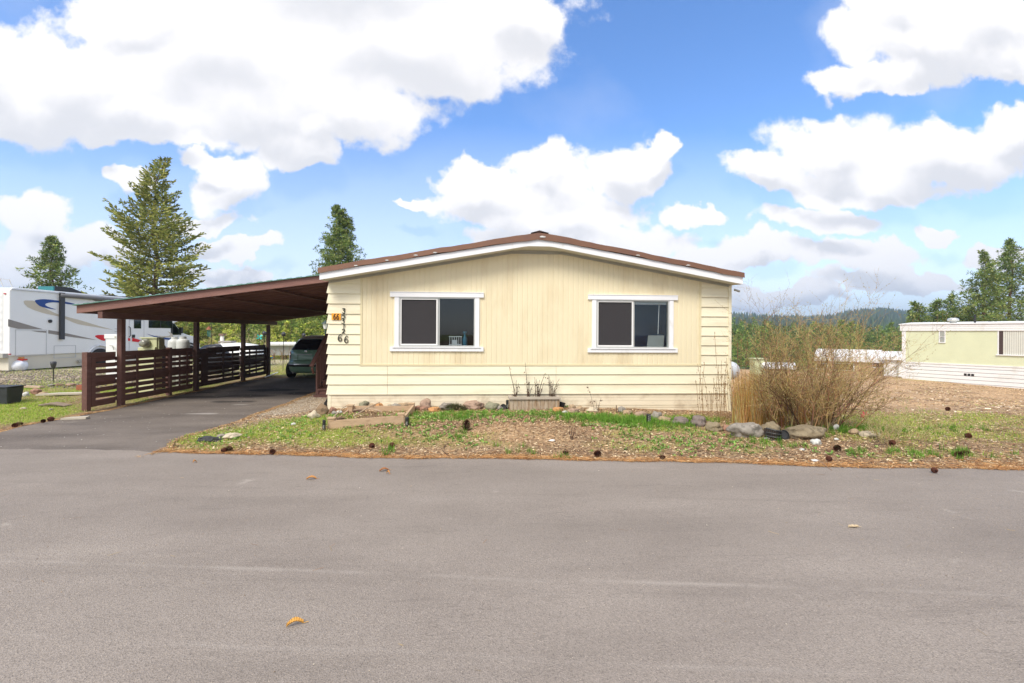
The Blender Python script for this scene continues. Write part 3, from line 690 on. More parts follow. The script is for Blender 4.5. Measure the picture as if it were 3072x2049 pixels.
# house number plate and numerals
NUM = {'3': [[(0,.95),(.35,1),(.8,.98),(.42,.62),(.75,.45),(.7,.15),(.35,0),(.02,.12)]],
       '5': [[(.85,1),(.35,.97),(.22,.55),(.6,.58),(.8,.35),(.6,.05),(.1,.05)]],
       '1': [[(.35,.85),(.6,1),(.5,.5),(.45,0)]],
       '2': [[(.1,.75),(.35,1),(.75,.9),(.68,.55),(.35,.25),(.05,.04),(.4,.08),(.9,.03)]],
       '6': [[(.85,.92),(.55,1),(.22,.72),(.08,.35),(.25,.05),(.6,0),(.85,.22),(.75,.5),(.45,.55),(.15,.35)]]}
def numeral(ch, x, z, h, w, th, m, parent, y):
    mb = MB()
    for st in NUM[ch]:
        # smooth the stroke
        P = [Vector((x + a * w, y, z + b_ * h)) for a, b_ in st]; Q = []
        for i in range(len(P) - 1):
            p0, p1, p2_, p3 = P[max(i - 1, 0)], P[i], P[i + 1], P[min(i + 2, len(P) - 1)]
            for k in range(5):
                u = k / 5; Q.append(.5 * ((2 * p1) + (-p0 + p2_) * u + (2 * p0 - 5 * p1 + 4 * p2_ - p3) * u * u + (-p0 + 3 * p1 - 3 * p2_ + p3) * u ** 3))
        Q.append(P[-1])
        mb.tube(Q, [th * (.7 + .5 * abs(math.sin(3.1 * i / len(Q) + .5))) for i in range(len(Q))], 5)
    return mb.build('house_numeral', m, parent)
m_num = mat('black_numeral', (.025, .03, .02), .5)
YN = HY - .022
for ch, px, py0, py1 in (('3',1026,939,926),('5',1026,955,941),('3',1024,970,956.5),('1',1026,986,973),('2',1025,1000,987.5)):
    a = at_y(px, py0, YN); b_ = at_y(px + 11, py1, YN); numeral(ch, a.x, a.z, b_.z - a.z, b_.x - a.x, .0078, m_num, home, YN)
for px, py0, py1 in ((1013.5,1023,1003),(1032.5,1028,1008)):
    a = at_y(px, py0, YN); b_ = at_y(px + 13, py1, YN); numeral('6', a.x, a.z, b_.z - a.z, b_.x - a.x, .0085, m_num, home, YN)
a = at_y(995, 959.5, YN); b_ = at_y(1022.5, 940, YN)
pl = MB().box(a.x, b_.x, YN - .004, YN + .004, a.z, b_.z).build('number_plate', mat('orange_plate', (.86, .36, .02), .5, .05), home)
for px in (1000.5, 1009.8):
    c = at_y(px, 957.5, YN - .008); d = at_y(px + 7.5, 942.5, YN - .008); numeral('6', c.x, c.z, d.z - c.z, d.x - c.x, .008, mat('dark_red_ink', (.03, .008, .006), .5), pl, YN - .007)

# ------------------------------------------------------------------ carport
WOOD = (.135, .062, .048)
m_wood = mat('brown_stained_wood', WOOD, .72, .22, 4., bump=.25, bscale=14, stretch=(6, 1, 6), dirt=(.19, .105, .085), dscale=2.2, dlo=.55, dhi=.8)
m_wood2 = mat('brown_fascia_wood', (.215, .105, .085), .7, .15, 3., bump=.2, bscale=14, stretch=(1, 6, 6), dirt=(.28, .15, .12), dscale=1.6)
m_deckd = mat('dark_roof_decking', (.045, .02, .016), .85, .3, 3.)
m_woodd = mat('dark_brown_rafter', (.17, .08, .064), .8, .25, 3., bump=.2, bscale=12)
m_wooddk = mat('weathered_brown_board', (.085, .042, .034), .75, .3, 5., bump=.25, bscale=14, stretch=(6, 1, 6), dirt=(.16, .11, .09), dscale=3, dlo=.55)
cp = thing('carport', (-5.7, 13.8, 0), 'brown timber carport with lean-to roof sloping down from the cream home', 'carport')
CX0, CX1, CY0, CY1 = -8.28, -3.10, 9.82, 17.9
def cz(x): return 2.13 + (x + 8.3) * .139      # top of roof
mb = MB()
for i in range(26):
    a = CX0 - .04 + (CX1 - CX0 + .04) * i / 26; b_ = CX0 - .04 + (CX1 - CX0 + .04) * (i + 1) / 26; m_ = (a + b_) / 2
    mb.prism([(a, CY0 - .05, cz(a) - .008), (m_, CY0 - .05, cz(m_) - .008), (m_, CY0 - .05, cz(m_) + .014), (a, CY0 - .05, cz(a) + .014)], (0, CY1 - CY0 + .1, 0))
    mb.prism([(m_, CY0 - .05, cz(m_) - .008), (b_, CY0 - .05, cz(b_) - .008), (b_, CY0 - .05, cz(b_) + .004), (m_, CY0 - .05, cz(m_) + .004)], (0, CY1 - CY0 + .1, 0))
cr = mb.build('roof', mat('green_metal_roof', (.14, .27, .22), .45, .08, metal=.2), cp)
mb = MB().prism([(CX0, CY0 + .045, cz(CX0) - .018), (CX1, CY0 + .045, cz(CX1) - .018), (CX1, CY0 + .045, cz(CX1) - .010), (CX0, CY0 + .045, cz(CX0) - .010)], (0, CY1 - CY0 - .1, 0))
mb.build('roof_decking', m_deckd, cr)
for y in (CY0, CY1):
    mb = MB().prism([(CX0, y, cz(CX0) - .17), (CX1, y, cz(CX1) - .16), (CX1, y, cz(CX1) - .010), (CX0, y, cz(CX0) - .010)], (0, .04 if y == CY0 else -.04, 0)); mb.build('fascia_board', m_wood2, cp)
MB().prism([(CX0 + .002, CY0 + .045, cz(CX0) - .165), (CX0 + .035, CY0 + .045, cz(CX0) - .165), (CX0 + .035, CY0 + .045, cz(CX0) - .02), (CX0 + .002, CY0 + .045, cz(CX0) - .02)], (0, CY1 - CY0 - .09, 0)).build('eave_board', m_wood2, cp)
y = CY0 + .42
while y < CY1 - .2:
    MB().prism([(CX0 + .04, y, cz(CX0) - .155), (CX1, y, cz(CX1) - .148), (CX1, y, cz(CX1) - .02), (CX0 + .04, y, cz(CX0) - .02)], (0, .038, 0)).build('rafter', m_woodd, cp)
    y += .415
for x in (-6.9, -5.66, -4.48):
    MB().box(x - .045, x + .045, CY0 + .05, CY1 - .06, cz(x) - .176, cz(x) - .158).build('batten', m_wood, cp)
PXc = -7.81
MB().box(PXc - .045, PXc + .045, 9.80, 15.6, 1.865, 2.0).build('beam', m_wood, cp)
MB().box(PXc - .045, PXc + .045, 15.604, 17.72, 1.872, 2.0).build('beam', m_wood, cp)
for yp in (10.36, 12.94, 15.37, 17.1):
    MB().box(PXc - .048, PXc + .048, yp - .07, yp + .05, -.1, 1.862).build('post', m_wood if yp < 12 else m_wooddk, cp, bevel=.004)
MB().box(CX1 - .10, CX1 - .01, CY0 + .12, CY0 + .26, cz(CX1) - .36, cz(CX1) - .17).build('ledger_block', m_wood2, cp)
MB().box(CX1 - .045, CX1 - .005, CY0 + .27, CY1 - .06, cz(CX1) - .32, cz(CX1) - .18).build('ledger', m_woodd, cp)

# ------------------------------------------------------------------ slatted fence along the driveway
fn = thing('slat_fence', (-7.9, 13.4, 0), 'brown horizontal slat fence made of pallet-like panels along the carport', 'fence')
FXo = -7.92     # slat plane (outer), posts and rails on the driveway side
def panel(y0, y1, verts, mid=True, rough=0, m=m_wood, x=FXo):
    r = random.Random(int(y0 * 10)); mb = MB(); H0, n = .10, 8
    step = (1.10 - H0) / n
    for k in range(n):
        za = H0 + step * k; t1 = r.uniform(-.012, .012) * (1 + rough * 2)
        mb.beam((x, y0, za + .046 + t1), (x, y1, za + .046 - t1), .02, step - .038)
    o = mb.build('slat_panel', m, fn)
    return o
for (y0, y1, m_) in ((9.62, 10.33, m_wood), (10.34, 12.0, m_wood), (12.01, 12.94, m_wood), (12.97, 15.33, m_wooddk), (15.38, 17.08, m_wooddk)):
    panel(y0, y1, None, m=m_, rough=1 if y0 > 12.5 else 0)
def rail(y0, y1, z, m_, h=.10, x=-7.888): MB().box(x - .019, x + .019, y0, y1, z - h / 2, z + h / 2).build('rail', m_, fn)
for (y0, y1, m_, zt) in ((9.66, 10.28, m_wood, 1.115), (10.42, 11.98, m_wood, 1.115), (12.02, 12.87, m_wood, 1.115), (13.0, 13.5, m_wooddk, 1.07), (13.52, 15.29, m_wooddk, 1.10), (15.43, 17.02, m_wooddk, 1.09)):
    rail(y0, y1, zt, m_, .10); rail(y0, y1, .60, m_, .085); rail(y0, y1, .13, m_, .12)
rail(13.0, 13.9, .95, m_wooddk, .09, -7.848)
MB().box(-7.96, -7.86, 9.56, 9.66, -.02, 1.18).build('post', m_wood, fn, bevel=.004)
MB().box(-7.965, -7.855, 11.96, 12.04, 0, 1.20).build('post', m_wood, fn, bevel=.004)
for yv, m_, w_ in ((9.72, m_wood, .10), (10.9, m_wood, .05), (11.45, m_wood, .04), (12.35, m_wood, .04), (12.65, m_wood, .04), (13.4, m_wooddk, .30), (14.35, m_wooddk, .07), (14.85, m_wooddk, .05), (15.9, m_wooddk, .06), (16.35, m_wooddk, .05), (16.98, m_wooddk, .12)):
    MB().box(-7.886, -7.862, yv - w_ / 2, yv + w_ / 2, .08, 1.06).build('upright', m_, fn)

# ------------------------------------------------------------------ porch steps with handrail
st = thing('porch_steps', (-3.6, 12.6, 0), 'dark brown wooden porch steps with slatted handrail at the side of the home', 'stairs')
sxl, sxr = -4.12, -3.05
for i in range(4):
    y0 = 11.65 + .29 * i; z = .19 * (i + 1)
    MB().box(sxl + .0, sxr, y0 - .03, y0 + .30, z - .04, z).build('tread', m_wood, st)
    MB().box(sxl + .02, sxr, y0, y0 + .02, z - .19, z - .042).build('riser', m_woodd, st)
MB().box(sxl, sxr, 12.85, 14.6, .72, .76).build('deck', m_wood, st)
MB().box(sxl - .05, sxr, 11.50, 11.62, -.01, .05).build('foot_board', m_wood, st)
MB().prism([(sxl - .005, 11.62, 0), (sxl - .005, 14.6, 0), (sxl - .005, 14.6, .715), (sxl - .005, 12.85, .715), (sxl - .005, 11.62, .15)], (.03, 0, 0)).build('stringer', m_wood, st)
hy = lambda y: .80 + max(0, y - 11.35) * .70
MB().beam((sxl - .03, 11.30, hy(11.30) - .02), (sxl - .03, 12.9, hy(12.9) - .02), .09, .04, (0, -.5, 1)).build('handrail', m_wood, st)
MB().beam((sxl - .02, 11.31, .73), (sxl - .02, 11.42, .60), .04, .05).build('rail_end', m_wood, st)
MB().beam((sxl - .03, 12.9, hy(12.9) - .02), (sxl - .03, 14.6, hy(12.9) - .02), .09, .04).build('handrail', m_wood, st)
for i in range(11):
    y = 11.66 + i * .125 if i < 10 else 12.9
    MB().box(sxl - .045, sxl - .008, y - .02, y + .02 if i else y + .06, .02 if i == 0 else .1 + .19 * (y - 11.62) / .29 * .8, hy(y) - .05).build('baluster' if i else 'newel_post', m_wood, st)
for i in range(12):
    y = 13.05 + i * .13; MB().box(sxl - .045, sxl - .008, y - .02, y + .02, .77, hy(12.9) - .05).build('baluster', m_wood, st)
# ------------------------------------------------------------------ small green hatchback
m_green = mat('dark_green_paint', (.22, .36, .25), .28, .04, 4., coat=.6, spec=.5)
m_softtop = mat('beige_soft_top', (.48, .38, .32), .75, .1, 8.)
m_chrome = mat('chrome', (.82, .82, .83), .25, .02, 4., metal=.55)
m_tyre = mat('tyre_rubber', (.015, .014, .014), .8, .2, 10.)
m_red = mat('red_lamp', (.55, .06, .08), .15, .1, 10., coat=.8)
car = thing('small_hatchback', (-6.05, 17.6, 0), 'small rounded dark green hatchback with beige soft roof parked at the end of the driveway', 'car')
LV = [(.20,.16,3.30,.70),(.26,.05,3.44,.775),(.40,.0,3.54,.805),(.50,-.01,3.55,.815),(.60,.02,3.53,.815),(.64,.06,3.50,.81),(.80,.075,3.38,.80),(.90,.10,3.15,.785),(.96,.14,2.85,.765),(1.0,.19,2.68,.745),(1.12,.30,2.5,.69),(1.26,.46,2.32,.625),(1.36,.60,2.14,.57),(1.42,.71,2.0,.51)]
def lvl(z):
    for i in range(len(LV) - 1):
        a, b_ = LV[i], LV[i + 1]
        if a[0] <= z <= b_[0]:
            u = (z - a[0]) / (b_[0] - a[0]); return [a[k] + (b_[k] - a[k]) * u for k in range(1, 4)]
    return list(LV[-1][1:]) if z > 1 else list(LV[0][1:])
EXP = 3.6
def ring(z, y0, y1, w, n=48, e=EXP):
    yc, L = (y0 + y1) / 2, (y1 - y0) / 2; out = []
    for k in range(n):
        a = 2 * math.pi * k / n; c, s_ = math.cos(a), math.sin(a)
        out.append((w * math.copysign(abs(c) ** (2 / e), c), yc + L * math.copysign(abs(s_) ** (2 / e), s_), z))
    return out
def loft(mb, rings, cap0=True, cap1=True):
    b0 = len(mb.v); n = len(rings[0])
    for r_ in rings: mb.v += r_
    for i in range(len(rings) - 1):
        for k in range(n):
            k2 = (k + 1) % n; mb.f.append((b0 + i * n + k, b0 + i * n + k2, b0 + (i + 1) * n + k2, b0 + (i + 1) * n + k))
    if cap0: mb.f.append(tuple(b0 + k for k in range(n))[::-1])
    if cap1: e = b0 + (len(rings) - 1) * n; mb.f.append(tuple(e + k for k in range(n)))
    return mb
CARM = Matrix.Translation((-6.05, 15.85, 0)) @ Matrix.Rotation(math.radians(-1.5), 4, 'Z')
def cmb(mb):
    mb.v = [tuple(CARM @ Vector(v)) for v in mb.v]; return mb
zs = [.20,.26,.33,.40,.50,.58,.61,.64,.72,.80,.86,.90,.96,1.0,1.06,1.12,1.19,1.26,1.31,1.36]
cmb(loft(MB(), [ring(z, *lvl(z)) for z in zs])).build('body', m_green, car, smooth=True)
rr = [ring(z, *lvl(z)) for z in (1.36, 1.39, 1.42)] + [ring(1.455, .80, 1.88, .44), ring(1.48, .93, 1.72, .33), ring(1.492, 1.1, 1.5, .17)]
cmb(loft(MB(), rr, False)).build('soft_roof', m_softtop, car, smooth=True)
def rear(x, z, off_=.008):
    y0, y1, w = lvl(z); yc, L = (y0 + y1) / 2, (y1 - y0) / 2; return (x, yc - L * (1 - min(.999, abs(x / w)) ** EXP) ** (1 / EXP) - off_, z)
def rpatch(poly, off_=.008, th=.01, nx=14):     # poly: function z->(xl,xr); grid patch on the tail
    mb = MB(); (za, zb), f = poly; nz_ = 6; b = 0
    for j in range(nz_ + 1):
        z = za + (zb - za) * j / nz_; xl, xr = f(z)
        for i in range(nx + 1): mb.v.append(rear(xl + (xr - xl) * i / nx, z, off_))
    for j in range(nz_):
        for i in range(nx): q = j * (nx + 1) + i; mb.f.append((q, q + 1, q + nx + 2, q + nx + 1))
    return cmb(mb)
rpatch(((1.02, 1.35), lambda z: (-(.63 - .36 * (z - 1.02) - 14 * max(0, z - 1.27) ** 2), .63 - .36 * (z - 1.02) - 14 * max(0, z - 1.27) ** 2))).build('rear_window', glass('car_glass', (.05, .055, .06), .35, .25), car, smooth=True)
rpatch(((1.0, 1.03), lambda z: (-.67, .67)), .012).build('window_seal', m_black, car, smooth=True)
rpatch(((1.36, 1.385), lambda z: (-.53, .53)), .012).build('spoiler_lip', mat('pale_edge', (.5, .48, .45), .4), car, smooth=True)
for sg in (-1, 1):
    mb = rpatch(((.70, .93), lambda z: tuple(sorted((sg * (.72 - .1 * abs(z - .80)), sg * (.54 + .06 * (z - .7)))))), .014, nx=6)
    tl = mb.build('tail_lamp', m_red, car, smooth=True)
    rpatch(((.76, .86), lambda z: tuple(sorted((sg * .70, sg * .60)))), .020, nx=4).build('lamp_lens', mat('pink_lens', (.75, .5, .5), .15, coat=.5), tl, smooth=True)
rpatch(((.50, .525), lambda z: (-.70, .70)), .022).build('bumper_chrome', m_chrome, car, smooth=True)
rpatch(((.43, .498), lambda z: (-.70, .70)), .014).build('bumper_strip', m_black, car, smooth=True)
rpatch(((.625, .635), lambda z: (-.72, .72)), .004).build('hatch_seam', m_black, car, smooth=True)
rpatch(((.83, .855), lambda z: (-.22, .22)), .028).build('hatch_handle', m_chrome, car, smooth=True)
for sg in (-1, 1): rpatch(((.67, .83), lambda z: tuple(sorted((sg * .265, sg * (.245))))), .014, nx=2).build('plate_recess_edge', mat('paint_highlight', (.12, .24, .16), .25), car, smooth=True)
cmb(MB().lathe((0, rear(0, .945)[1] - .002, .945), [(.02, -.012), (.045, -.01), (.05, .0), (.045, .012)], 16, 'Y')).build('emblem', m_chrome, car, smooth=True)
for sg in (-1, 1):
    mb = MB(); b = 0
    for j in range(5):
        z = 1.03 + .30 * j / 4; y0, y1, w = lvl(z)
        for i in range(9):
            y = (y0 + .5) + ((y1 - .35) - (y0 + .5)) * i / 8; yc, L = (y0 + y1) / 2, (y1 - y0) / 2
            mb.v.append((sg * (w * (1 - abs((y - yc) / L) ** EXP) ** (1 / EXP) + .006), y, z))
    for j in range(4):
        for i in range(8): q = j * 9 + i; mb.f.append((q, q + 1, q + 10, q + 9))
    cmb(mb).build('side_window', MATS['car_glass'], car, smooth=True)
    for yw in (.62, 2.92):
        wh = cmb(MB().lathe((sg * .70, yw, .285), [(.20, -.08), (.27, -.085), (.285, -.06), (.285, .06), (.27, .085), (.20, .08)], 24, 'X')).build('wheel', m_tyre, car, smooth=True)
        cmb(MB().lathe((sg * .70 + sg * .07, yw, .285), [(.19, -.02), (.20, .0), (.17, .012 * sg), (.03, .02 * sg)], 20, 'X')).build('rim', m_alu, wh, smooth=True)
    cmb(MB().blob((sg * .84, 2.15, .98), (.09, .05, .07), 3, .05, 2)).build('door_mirror', m_green, car, smooth=True)
cmb(MB().cyl((-.4, .12, .24), (-.4, .02, .23), .03)).build('exhaust_pipe', m_chrome, car)

# ------------------------------------------------------------------ class C motorhome (right side towards the road)
RVE = Vector((.1616, .987, 0)).normalized(); RVN = Vector((.987, -.1616, 0)).normalized(); RV0 = Vector((-18.40, 18.90, 0))
rv = thing('motorhome', RV0 + RVE * 4.8 - RVN * 1.2, 'large white motorhome with swooping tan, blue and red stripes parked behind the fence', 'motorhome')
def rvp(s_, z, d=0): return RV0 + RVE * s_ + RVN * d + Vector((0, 0, z))
def rvpx(cx_, cy_, d=.012):       # crop pixel of the photograph study -> point on the near side wall
    return on_plane(cx_ / 3.136, 820 + cy_ / 3.136, RV0 + RVN * d, RVN)
def rvs(cx_, cy_):
    q = rvpx(cx_, cy_) - RV0; return q.dot(RVE), q.z
m_rv = mat('motorhome_white', (.80, .81, .82), .3, .02, 2., coat=.3)
m_rvb = mat('motorhome_cream', (.66, .62, .52), .4, .04, 2.)
def rvbox(mb, s0, s1, z0, z1, d0, d1):
    return mb.hexa([rvp(s0, z0, d0), rvp(s1, z0, d0), rvp(s1, z0, d1), rvp(s0, z0, d1), rvp(s0, z1, d0), rvp(s1, z1, d0), rvp(s1, z1, d1), rvp(s0, z1, d1)])
prof = [(0, .62), (0, 3.18), (.06, 3.28), (.2, 3.31), (7.0, 3.27), (8.1, 3.1), (8.55, 2.75), (8.5, 2.35), (7.75, 2.12), (7.45, 2.0), (7.45, .62)]
b_ = MB().prism([rvp(s_, z, 0) for s_, z in prof], -RVN * 2.44).build('coach_body', m_rv, rv, bevel=.03)
cabp = [(7.44, .5), (7.44, 2.1), (7.8, 2.12), (8.35, 1.55), (8.75, 1.42), (9.35, 1.30), (9.62, 1.08), (9.68, .8), (9.68, .45), (9.3, .42)]
MB().prism([rvp(s_, z, -.14) for s_, z in cabp], -RVN * 2.16).build('cab', m_rv, rv, bevel=.04)
mb = MB().prism([rvp(7.62, 1.42, -.125), rvp(7.62, 2.05, -.125), rvp(7.80, 2.05, -.125), rvp(8.27, 1.56, -.125), rvp(8.27, 1.42, -.125)], -RVN * .008); mb.build('cab_window', g_dark, rv)
MB().prism([rvp(7.84, 2.1, -.25), rvp(8.38, 1.57, -.25), rvp(8.38, 1.57, -2.15), rvp(7.84, 2.1, -2.15)], RVE * .02 + Vector((0, 0, .02))).build('windscreen', g_dark, rv)
rvbox(MB(), 0.02, 7.4, .05, .62, -.06, -2.38).build('skirt', m_rvb, rv)
rvbox(MB(), 7.42, 7.56, .9, 2.1, -.12, .004).build('pillar_strip', m_black, rv)
rvbox(MB(), 8.0, 8.12, 1.5, 1.85, -.05, .12).build('door_mirror', m_black, rv)
for s_ in (1.9 + 1.6, 8.75):
    d = .02 if s_ < 5 else -.05
    mb = MB(); c = rvp(s_, .40, d)
    R_ = Matrix(((RVE.x, RVN.x, 0), (RVE.y, RVN.y, 0), (0, 0, 1)))
    l = MB().lathe((0, 0, 0), [(.25, -.1), (.38, -.11), (.40, -.08), (.40, .08), (.38, .1), (.25, .1)], 28, 'Y'); l.v = [tuple(R_ @ Vector(v) + c) for v in l.v]
    wh = l.build('wheel', m_tyre, rv, smooth=True)
    l = MB().lathe((0, 0, 0), [(.24, .0), (.25, .02), (.2, .04), (.05, .05)], 20, 'Y'); l.v = [tuple(R_ @ Vector(v) + c) for v in l.v]; l.build('rim', m_alu, wh, smooth=True)
    l = MB()
    arc = [(s_ + .56 * math.cos(a), .40 + .54 * math.sin(a)) for a in [math.pi * i / 14 for i in range(15)]]
    l.tube([rvp(a, z, d + .01) for a, z in arc], .045, 6); l.build('wheel_arch', m_rv if s_ < 5 else m_black, rv, smooth=True)
def decal(name, pts, m, d=.006):
    q = [rvpx(a, b, d) for a, b in pts]; return MB().prism(q, RVN * .003).build(name, m, rv)
m_dt = mat('tan_decal', (.56, .50, .40), .4, .03); m_db = mat('blue_decal', (.012, .055, .25), .35, .05); m_dg = mat('grey_decal', (.26, .235, .215), .4, .04); m_dr = mat('red_decal', (.65, .005, .015), .35, .03)
def smoothpoly(P, k=4):
    n = len(P); Q = []
    for i in range(n):
        p0, p1, p2_, p3 = (Vector(P[(i + j) % n]) for j in (-1, 0, 1, 2))
        for u in [j / k for j in range(k)]: Q.append(tuple(.5 * ((2 * p1) + (-p0 + p2_) * u + (2 * p0 - 5 * p1 + 4 * p2_ - p3) * u * u + (-p0 + 3 * p1 - 3 * p2_ + p3) * u ** 3)))
    return Q
decal('stripe_decal', smoothpoly([(222,262),(270,256),(330,262),(370,300),(470,350),(555,388),(750,440),(930,495),(1065,532),(900,505),(735,478),(640,440),(540,402),(400,372),(260,318)], 2), m_dt, .004)
decal('stripe_decal', smoothpoly([(328,262),(350,249),(420,243),(540,256),(650,274),(768,306),(640,290),(540,274),(460,276),(424,292),(450,314),(530,341),(440,327),(370,306)], 2), m_db, .009)
decal('stripe_decal', [(76,430),(150,452),(240,478),(330,505),(402,525),(170,522),(76,500)], m_dg)
decal('stripe_decal', [(295,540),(440,543),(440,560),(360,552)], m_dg)
decal('stripe_decal', [(455,533),(560,550),(700,580),(915,628),(700,603),(560,582),(455,566)], m_dg)
decal('stripe_decal', [(780,210),(880,217),(978,268),(918,272)], m_dg)
decal('stripe_decal', smoothpoly([(893,592),(920,580),(1000,582),(1110,597),(1110,606),(1000,604),(985,636),(930,618)], 2), m_dr)
decal('stripe_decal', [(1110,597),(1150,603),(1150,616),(1110,607)], m_dr); decal('stripe_decal', [(1205,608),(1225,612),(1225,636),(1205,634)], m_dr, .012)
decal('stripe_decal', [(1245,605),(1350,636),(1350,654),(1243,640)], m_dr, .012)
decal('stripe_decal', [(1375,568),(1460,590),(1540,603),(1620,612),(1612,629),(1540,620),(1450,597)], m_db)
decal('stripe_decal', smoothpoly([(1448,582),(1520,590),(1590,587),(1600,570),(1575,545),(1612,563),(1626,582),(1612,600),(1540,600)], 2), m_dt)
def rvrect(name, x0, y0, x1, y1, m, th=.02, d=.002, bev=.0):
    a = rvs(x0, y0); c = rvs(x1, y1); a2 = rvs(x1, y0)
    mb = rvbox(MB(), a[0], c[0], min(c[1], rvs(x0, y1)[1]), max(a[1], a2[1]), d, d + th); return mb.build(name, m, rv, bevel=bev)
m_line = mat('pale_grey_seam', (.50, .51, .53), .5, .03)
def outline(name, x0, y0, x1, y1):
    a = rvs(x0, (y0 + y1) / 2); c = rvs(x1, (y0 + y1) / 2); zt = rvs((x0 + x1) / 2, y0)[1]; zb = rvs((x0 + x1) / 2, y1)[1]; mb = MB(); t_ = .02
    rvbox(mb, a[0], c[0], zt - t_, zt, .002, .01); rvbox(mb, a[0], c[0], zb, zb + t_, .002, .01); rvbox(mb, a[0], a[0] + t_, zb + t_, zt - t_, .002, .01); rvbox(mb, c[0] - t_, c[0], zb + t_, zt - t_, .002, .01)
    return mb.build(name, m_line, rv)
outline('storage_hatch', 145, 530, 440, 775); outline('storage_hatch', 508, 678, 715, 795)
outline('entry_door', 1215, 440, 1357, 860)
for (x0, y0, x1, y1) in ((1262, 400, 1328, 518), (1400, 400, 1620, 513)):
    rvrect('side_window', x0, y0, x1, y1, g_dark, .012, .004); 
rvrect('window_divider', 1508, 400, 1513, 513, m_black, .018, .004)
rvrect('door_lock', 1243, 577, 1268, 605, m_black, .03)
MB().tube([rvpx(1212, 500, .01), rvpx(1228, 512, .08), rvpx(1230, 585, .08), rvpx(1214, 600, .01)], .018, 6).build('grab_handle', m_black, rv)
for y in (520, 545, 570, 592): rvrect('vent_louvre', 1080, y, 1150, y + 5, m_line, .01)
rvrect('marker_light', 82, 756, 104, 766, m_red, .02)
MB().prism([rvpx(468 + 16 * math.cos(a), 450 + 16 * math.sin(a), .004) for a in [i * math.pi / 6 for i in range(12)]], RVN * .05).build('exhaust_vent', m_black, rv)
MB().prism([rvpx(745 + 20 * math.cos(a), 825 + 16 * math.sin(a), -.02) for a in [i * math.pi / 6 for i in range(12)]], RVN * .1).build('drain_valve', m_grey, rv)
a0 = rvs(556, 180); a1 = rvs(566, 622)
aw = rvbox(MB(), a0[0], a0[0] + .16, a1[1], a0[1], .01, .11).build('awning_arm', mat('dark_grey_metal', (.04, .042, .05), .5, .1), rv)
MB().cyl(rvp(a0[0], 3.13, .10), rvp(7.3, 3.08, .10), .085, n=12).build('awning_roller', mat('grey_awning', (.13, .135, .15), .6, .1), rv, smooth=True)
rvbox(MB(), .05, 7.1, 3.20, 3.235, .0, .03).build('gutter_rail', m_line, rv)
a = rvs(590, 150)[0]
mb = rvbox(MB(), a + .25, a + .3, 3.3, 3.56, -.75, -1.5); mb.build('aircon_grille', mat('teal_grille', (.02, .17, .19), .5, .15, 20), rv)
mb = MB().prism([rvp(a + .3, 3.3, -.75), rvp(a + .3, 3.58, -.75), rvp(a + 1.0, 3.58, -.75), rvp(a + 1.45, 3.42, -.75), rvp(a + 1.5, 3.3, -.75)], -RVN * .75); mb.build('aircon_unit', m_black, rv, bevel=.02)
rvbox(MB(), a + .1, a + 1.7, 3.28, 3.33, -.6, -1.6).build('aircon_base', m_rv, rv, bevel=.01)
for s_ in (4.6, 5.5): rvbox(MB(), s_, s_ + .5, 3.28, 3.40, -.8, -1.3).build('roof_vent', m_black, rv, bevel=.02)
# ladder and lamps on the rear wall
mb = MB()
for d in (-.35, -.75): mb.tube([rvp(-.1, .9, d), rvp(-.12, 3.2, d), rvp(-.05, 3.62, d - .02), rvp(.25, 3.62, d), rvp(.35, 3.32, d)], .018, 6)
for i in range(8): mb.tube([rvp(-.11, 1.0 + .29 * i, -.35), rvp(-.11, 1.0 + .29 * i, -.75)], .014, 6)
mb.build('ladder', m_whitep, rv, smooth=True)
for z in (3.02,): rvbox(MB(), -.03, .0, z, z + .05, -.15, -.23).build('marker_light', m_red, rv)
rvbox(MB(), -.18, .01, .55, .72, -.05, -2.3).build('rear_bumper', m_grey, rv)

# things standing round the motorhome
def gt(px, py, t=None): return gnd(px, py)
p = gnd(25, 1114)
th = thing('storage_tub', p, 'blue plastic tub standing at the rear corner of the motorhome', 'tub')
MB().prism([p + Vector((-.28, 0, 0)), p + Vector((.12, 0, 0)), p + Vector((.15, 0, .38)), p + Vector((-.31, 0, .38))], (0, .3, 0)).build('body', mat('dusty_blue_plastic', (.22, .30, .42), .5, .1), th)
MB().box(p.x - .33, p.x + .17, p.y - .02, p.y + .32, .385, .41).build('rim', mat('dusty_blue_rim', (.18, .25, .36), .5), th)
p = gnd(52, 1113)
inst_top(MB().blob(p + Vector((0, 0, .2)), (.34, .25, .24), 5, .12, 3, .75), 'plastic_bag', mat('thin_white_plastic', (.75, .78, .84), .3, .1, 9., bump=.8, bscale=6), 'full white plastic bag slumped beside the blue tub', 'bag', smooth=True, loc=p)
c = p + Vector((.02, .05, .42)); cb = thing('cardboard_box', c, 'small orange and red cardboard box lying on top of the white bag', 'box')
MB().box(c.x - .22, c.x + .22, c.y - .1, c.y + .1, c.z, c.z + .055).build('tray', mat('red_card', (.60, .04, .03), .6), cb)
MB().beam((c.x - .05, c.y, c.z + .09), (c.x + .14, c.y, c.z + .10), .12, .07).build('flap', mat('orange_card', (.62, .30, .08), .6), cb)
# solar path torch on the left lawn
def torch(px, py, ph, label, name='solar_torch'):
    b = gnd(px, py); h_ = ph / F * (b.y / pxdir(px, py).y); t_ = thing(name, b, label, 'garden light')
    MB().cyl(b, b + Vector((0, 0, h_ * .62)), .014, n=8).build('stake', m_black, t_)
    MB().lathe(b, [(.015, h_ * .60), (.045, h_ * .68), (.075, h_ * .85), (.08, h_ * .97), (.05, h_)], 12).build('lamp_cage', mat('smoked_plastic', (.05, .05, .055), .3, .2, 6), t_, smooth=True)
    return t_
torch(160, 1146, 62, 'black solar torch light standing on the left lawn in front of the motorhome')
